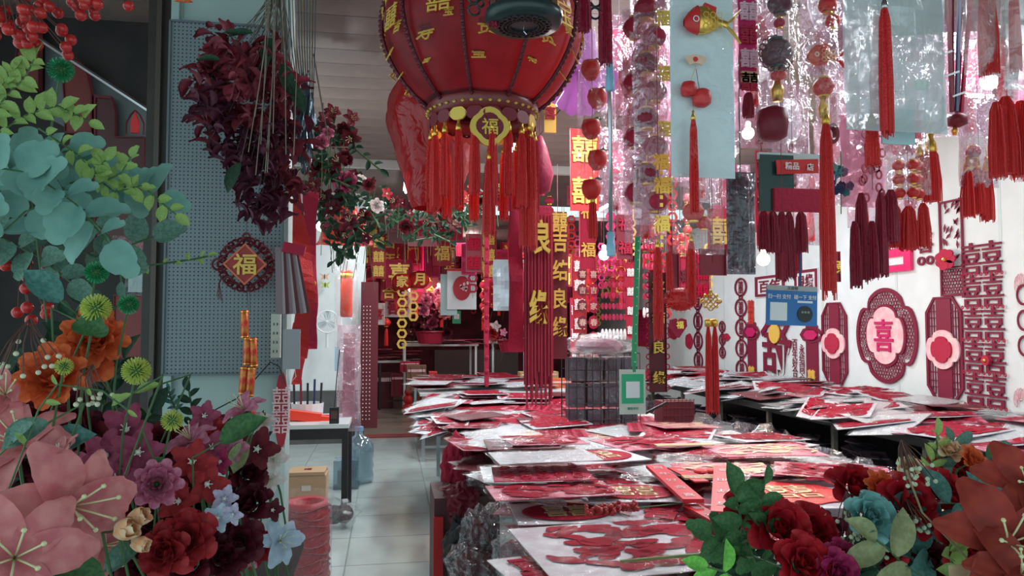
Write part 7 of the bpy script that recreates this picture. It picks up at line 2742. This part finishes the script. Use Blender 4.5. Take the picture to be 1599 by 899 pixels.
# trailing garland across the doorway top
for k in range(52):
    u = k / 51
    px, py = 560 + 215 * u + rf.uniform(-10, 10), 285 + 55 * sin(u * 3.0) + rf.uniform(-22, 22)
    Y = 6.4 + rf.uniform(-.3, .4)
    if k % 2:
        flower(rf.choice(['rose', 'orchid', 'lily']), px, py, Y, rf.uniform(18, 28), rf.choice(['pink', 'burg', 'white', 'dim', 'red', 'dim']), 'small bloom in the garland across the aisle, ' + ('garland start' if px < 630 else 'under the bagged lantern' if px < 700 else 'lantern tassel end'), None, stem=True, group='blooms of the garland across the aisle')
    else:
        spray('leafy sprig in the garland across the aisle, ' + ('garland start' if px < 630 else 'under the bagged lantern' if px < 700 else 'lantern tassel end'), [(px, py), (px + rf.uniform(-20, 20), py + 12), (px + rf.uniform(-30, 30), py + rf.uniform(10, 34))], Y, LM['dark'], 13, .5, 8, group='leaf sprigs of the garland across the aisle')
# potted arrangements deep in the room
for (cx, cy, sx, sy, Y, cols, lab, n) in ((800, 503, 34, 32, 11.6, ['white', 'red', 'pink', 'coral'], 'bloom of the red and cream arrangement on the red display table', 24), (672, 488, 36, 34, 12.2, ['pink', 'burg', 'coral', 'mauve'], 'bloom of the dusty pink arrangement on the white display table', 26)):
    for k in range(n):
        flower(rf.choice(['rose', 'orchid', 'peony']), cx + rf.uniform(-sx, sx), cy + rf.uniform(-sy, sy), Y + rf.uniform(-.2, .2), rf.uniform(16, 24), rf.choice(cols), lab, None, stem=True, group=lab + 's')
    t = thing('flower_basket', 'basket carrying the ' + ('red and cream' if cx > 750 else 'dusty pink') + ' arrangement in the back room', 'basket', at(cx, cy + sy + 8, Y))
    s = mpp(cx, Y)
    B().lathe([(18 * s, -6 * s), (24 * s, 12 * s), (25 * s, 13 * s)], 18, closed=True).build('bowl', CRIM, t)
    B().tube([(25 * s * cos(a_), 25 * s * sin(a_), 12 * s) for a_ in [2 * pi * k / 20 for k in range(20)]], 1.2 * s, 5, True).build('rim', DRED, t)

# ---- bottom right bouquet
FR = [
    ('rose', 1215, 828, 1.18, 88, 'bright', 'large red rose just right of the dark leaves, left end of the near bouquet', (-.2, -1, .7)),
    ('rose', 1165, 795, 1.22, 62, 'bright', 'red rose behind the upright dark leaves', (-.3, -.8, .9)),
    ('rose', 1262, 832, 1.2, 80, 'bright', 'full red rose between the teal rose and the leftmost roses', (.1, -1, .6)),
    ('rose', 1250, 880, 1.1, 78, 'bright', 'bright red rose at the bottom edge', (0, -1, .5)),
    ('rose', 1290, 832, 1.3, 56, 'burg', 'small burgundy rose left of the teal rose', None),
    ('rose', 1312, 872, 1.12, 50, 'fox', 'raspberry pink rose bud below the teal rose', (0, -1, .5)),
    ('rose', 1305, 895, 1.08, 60, 'fox', 'raspberry rose at the bottom edge under the pink bud', (0, -1, .4)),
    ('rose', 1356, 808, 1.12, 68, 'teal', 'open teal blue rose in the middle of the near bouquet', (-.1, -1, .6)),
    ('rose', 1335, 765, 1.25, 74, 'bright', 'red rose above the teal rose', (-.1, -.8, .9)),
    ('peony', 1376, 768, 1.2, 58, 'orange', 'bright orange ruffled flower right above the teal rose', (.1, -.9, .8)),
    ('rose', 1412, 790, 1.17, 86, 'bright', 'large deep red rose right of the orange ruffled flower', (.2, -1, .6)),
    ('rose', 1465, 770, 1.2, 70, 'bright', 'red rose under the mixed leaves at the centre right', (.3, -1, .7)),
    ('rose', 1510, 742, 1.3, 66, 'bright', 'red rose near the upper orange blooms', (.2, -1, .8)),
    ('rose', 1460, 738, 1.34, 50, 'bright', 'small red rose left of the upper orange bloom', None),
    ('peony', 1516, 722, 1.24, 46, 'orange', 'coral orange ranunculus at the top of the near bouquet', (.2, -.9, .6)),
    ('rose', 1480, 704, 1.28, 38, 'peach', 'peach rose bud topmost in the near bouquet', (0, -.8, .9)),
    ('peony', 1553, 740, 1.3, 40, 'orange', 'small orange bloom behind the teal leaf at the right', None),
    ('rose', 1420, 728, 1.32, 30, 'peach', 'tiny peach rosette beside the white buds', None),
    ('rose', 1500, 858, 1.12, 84, 'bright', 'deep red rose low at the right of the bouquet', (.1, -1, .5)),
    ('rose', 1530, 830, 1.15, 60, 'bright', 'red rose bud beside the cinnamon lily', (.5, -1, .4)),
    ('rose', 1455, 880, 1.15, 60, 'burg', 'shadowed burgundy rose at the bottom centre right', None),
    ('lily', 1570, 850, .98, 210, 'cinn', 'huge cinnamon red lily in the bottom right corner', (-.5, -1, .5)),
    ('lily', 1600, 755, 1.02, 150, 'cinn', 'cinnamon red lily cut by the right edge', (-.6, -1, .4)),
    ('lily', 1590, 900, .95, 170, 'cinn', 'cinnamon red lily at the very bottom right', (-.3, -1, .8)),
    ('orchid', 1535, 800, 1.05, 60, 'rust', 'rusty orange petalled bloom beside the cinnamon lily', (-.3, -1, .3)),
    ('orchid', 1268, 805, 1.22, 40, 'peach', 'small peach leaf-like bloom behind the near red roses', (-.2, -.4, 1)),
]
for (k, px, py, Y, d, col, lab, fc) in FR:
    flower(k, px, py, Y - .04, d * (1.0 if d > 90 else 1.28), col, lab, Vector(fc) if fc else None)
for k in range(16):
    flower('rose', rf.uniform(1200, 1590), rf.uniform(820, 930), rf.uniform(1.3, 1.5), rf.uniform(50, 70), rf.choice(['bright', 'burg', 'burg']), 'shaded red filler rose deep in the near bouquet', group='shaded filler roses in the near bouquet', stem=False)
spray('upright dark rose leaves at the left end of the near bouquet', [(1180, 880), (1165, 840), (1155, 800), (1148, 770)], 1.15, LM['green'], 48, .6, 9)
spray('tall dark rose leaf stem pointing up beside the left roses', [(1210, 860), (1195, 820), (1188, 790), (1194, 755)], 1.14, LM['green'], 40, .5, 8)
spray('dark drooping leaves reaching left over the sleeve', [(1230, 890), (1180, 870), (1140, 850), (1110, 835)], 1.16, LM['green'], 44, .65, 8)
spray('dark leaves at the bottom under the left roses', [(1290, 900), (1240, 880), (1190, 885), (1150, 895)], 1.2, LM['dark'], 44, .6, 10)
spray('dark leaf sprays filling under the teal rose', [(1380, 900), (1350, 870), (1320, 850), (1290, 850)], 1.25, LM['dark'], 46, .6, 10)
spray('large teal leaves right of the teal rose', [(1340, 850), (1400, 835), (1450, 815), (1475, 820)], 1.16, LM['teal'], 56, .55, 7)
spray('long teal leaf pair crossing the red roses', [(1560, 800), (1520, 790), (1480, 785), (1450, 785)], 1.12, LM['teal'], 66, .45, 6)
spray('teal rounded leaves in the upper right of the bouquet', [(1500, 800), (1530, 775), (1555, 755), (1560, 735)], 1.2, LM['teal'], 44, .7, 8)
spray('fresh green tall sprig at the top of the near bouquet', [(1440, 770), (1450, 735), (1462, 705), (1463, 680)], 1.24, LM['lime'], 30, .4, 10)
spray('sage green sprig beside the topmost peach bud', [(1470, 760), (1462, 730), (1470, 700), (1490, 690)], 1.25, LM['sage'], 34, .5, 10)
spray('olive striped broad leaves at the bottom centre of the bouquet', [(1440, 900), (1410, 880), (1385, 855), (1368, 843)], 1.05, LM['olive'], 70, .5, 4)
spray('fresh green leaf cluster low at the right', [(1500, 910), (1490, 885), (1480, 865), (1485, 850)], 1.03, LM['lime'], 44, .45, 5)
spray('grey teal broad leaf low in the centre right', [(1470, 880), (1440, 865), (1420, 860)], 1.1, LM['teal'], 56, .8, 3)
spray('neon green leaf pair at the bottom left of the bouquet', [(1150, 905), (1130, 892), (1105, 885)], 1.06, LM['neon'], 46, .5, 4)
spray('rose leaves behind the topmost roses', [(1580, 800), (1560, 770), (1540, 750), (1545, 720)], 1.35, LM['green'], 40, .6, 9)
for (px, py, n, sx, sy, lab, sd) in ((1335, 825, 22, 22, 26, 'cluster of tiny white buds left of the teal rose', 31), (1422, 735, 20, 26, 18, 'tiny white wax buds at the upper left of the bouquet', 32), (1425, 820, 14, 18, 14, 'white starry filler buds on the teal leaf', 33), (1350, 855, 16, 40, 10, 'pale green filler buds under the teal rose', 34)):
    berries(lab, px, py, 1.1, n, sx, sy, 3.4, mat('wax_bud', (.60, .68, .48), .45), 'filler_bud_sprig', sd)
t = thing('wiry_stem', 'thin brown wiry stem bending over the right of the bouquet', 'stem')
B().tube([at(1415, 735, 1.0), at(1440, 800, 1.0), at(1490, 850, .99), at(1545, 910, .98)], .0016, 5).build('stalk', mat('wire_brown', (.22, .16, .08), .5), t)
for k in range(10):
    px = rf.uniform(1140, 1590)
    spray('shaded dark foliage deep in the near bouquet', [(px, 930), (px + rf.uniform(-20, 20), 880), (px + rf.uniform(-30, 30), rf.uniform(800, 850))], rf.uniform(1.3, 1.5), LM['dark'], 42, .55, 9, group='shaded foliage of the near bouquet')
t = thing('flower_bucket', 'dark bucket below the near bouquet at the table end', 'bucket', (.95, 1.38, 0))
B().lathe([(.22, .0), (.30, .95), (.32, .96), (.30, .97)], 24).build('bucket', BLACK, t, True)
B().tube([(.31 * cos(a), .31 * sin(a), .9) for a in [2 * pi * k / 20 for k in range(20)]], .01, 6, True).build('rim', MAROON, t)
t = thing('paper_wrap', 'tan kraft paper edge at the bottom right corner', 'paper', at(1530, 896, .95))
sheet(.10, .03, 6, 4, .01, 3, 20).build('sheet', mat('kraft', (.50, .34, .20), .7), t)

# ---------------------------------------------------------------- tell look-alikes apart by their order
ORD = 'first second third fourth fifth sixth seventh eighth ninth tenth eleventh twelfth thirteenth fourteenth fifteenth sixteenth'.split()
bpy.context.view_layer.update()
same = {}
for o in bpy.context.scene.objects:
    if o.parent is None and o.get('label'):
        same.setdefault(o['label'], []).append(o)
for lab, obs in same.items():
    if 2 <= len(obs) <= 16 and len(lab.split()) <= 13:
        pos = [o.matrix_world.translation if o.type == 'EMPTY' else o.matrix_world @ Vector(o.bound_box[0]) for o in obs]
        sx = max(p.x for p in pos) - min(p.x for p in pos)
        sy = max(p.y for p in pos) - min(p.y for p in pos)
        key = (lambda p: p.x / max(p.y, .3)) if sx > sy * .7 else (lambda p: p.y)
        tail = 'from left' if sx > sy * .7 else 'from front'
        for k, (o, p) in enumerate(sorted(zip(obs, pos), key=lambda q: key(q[1]))):
            o['label'] = lab + ', ' + ORD[k] + ' ' + tail
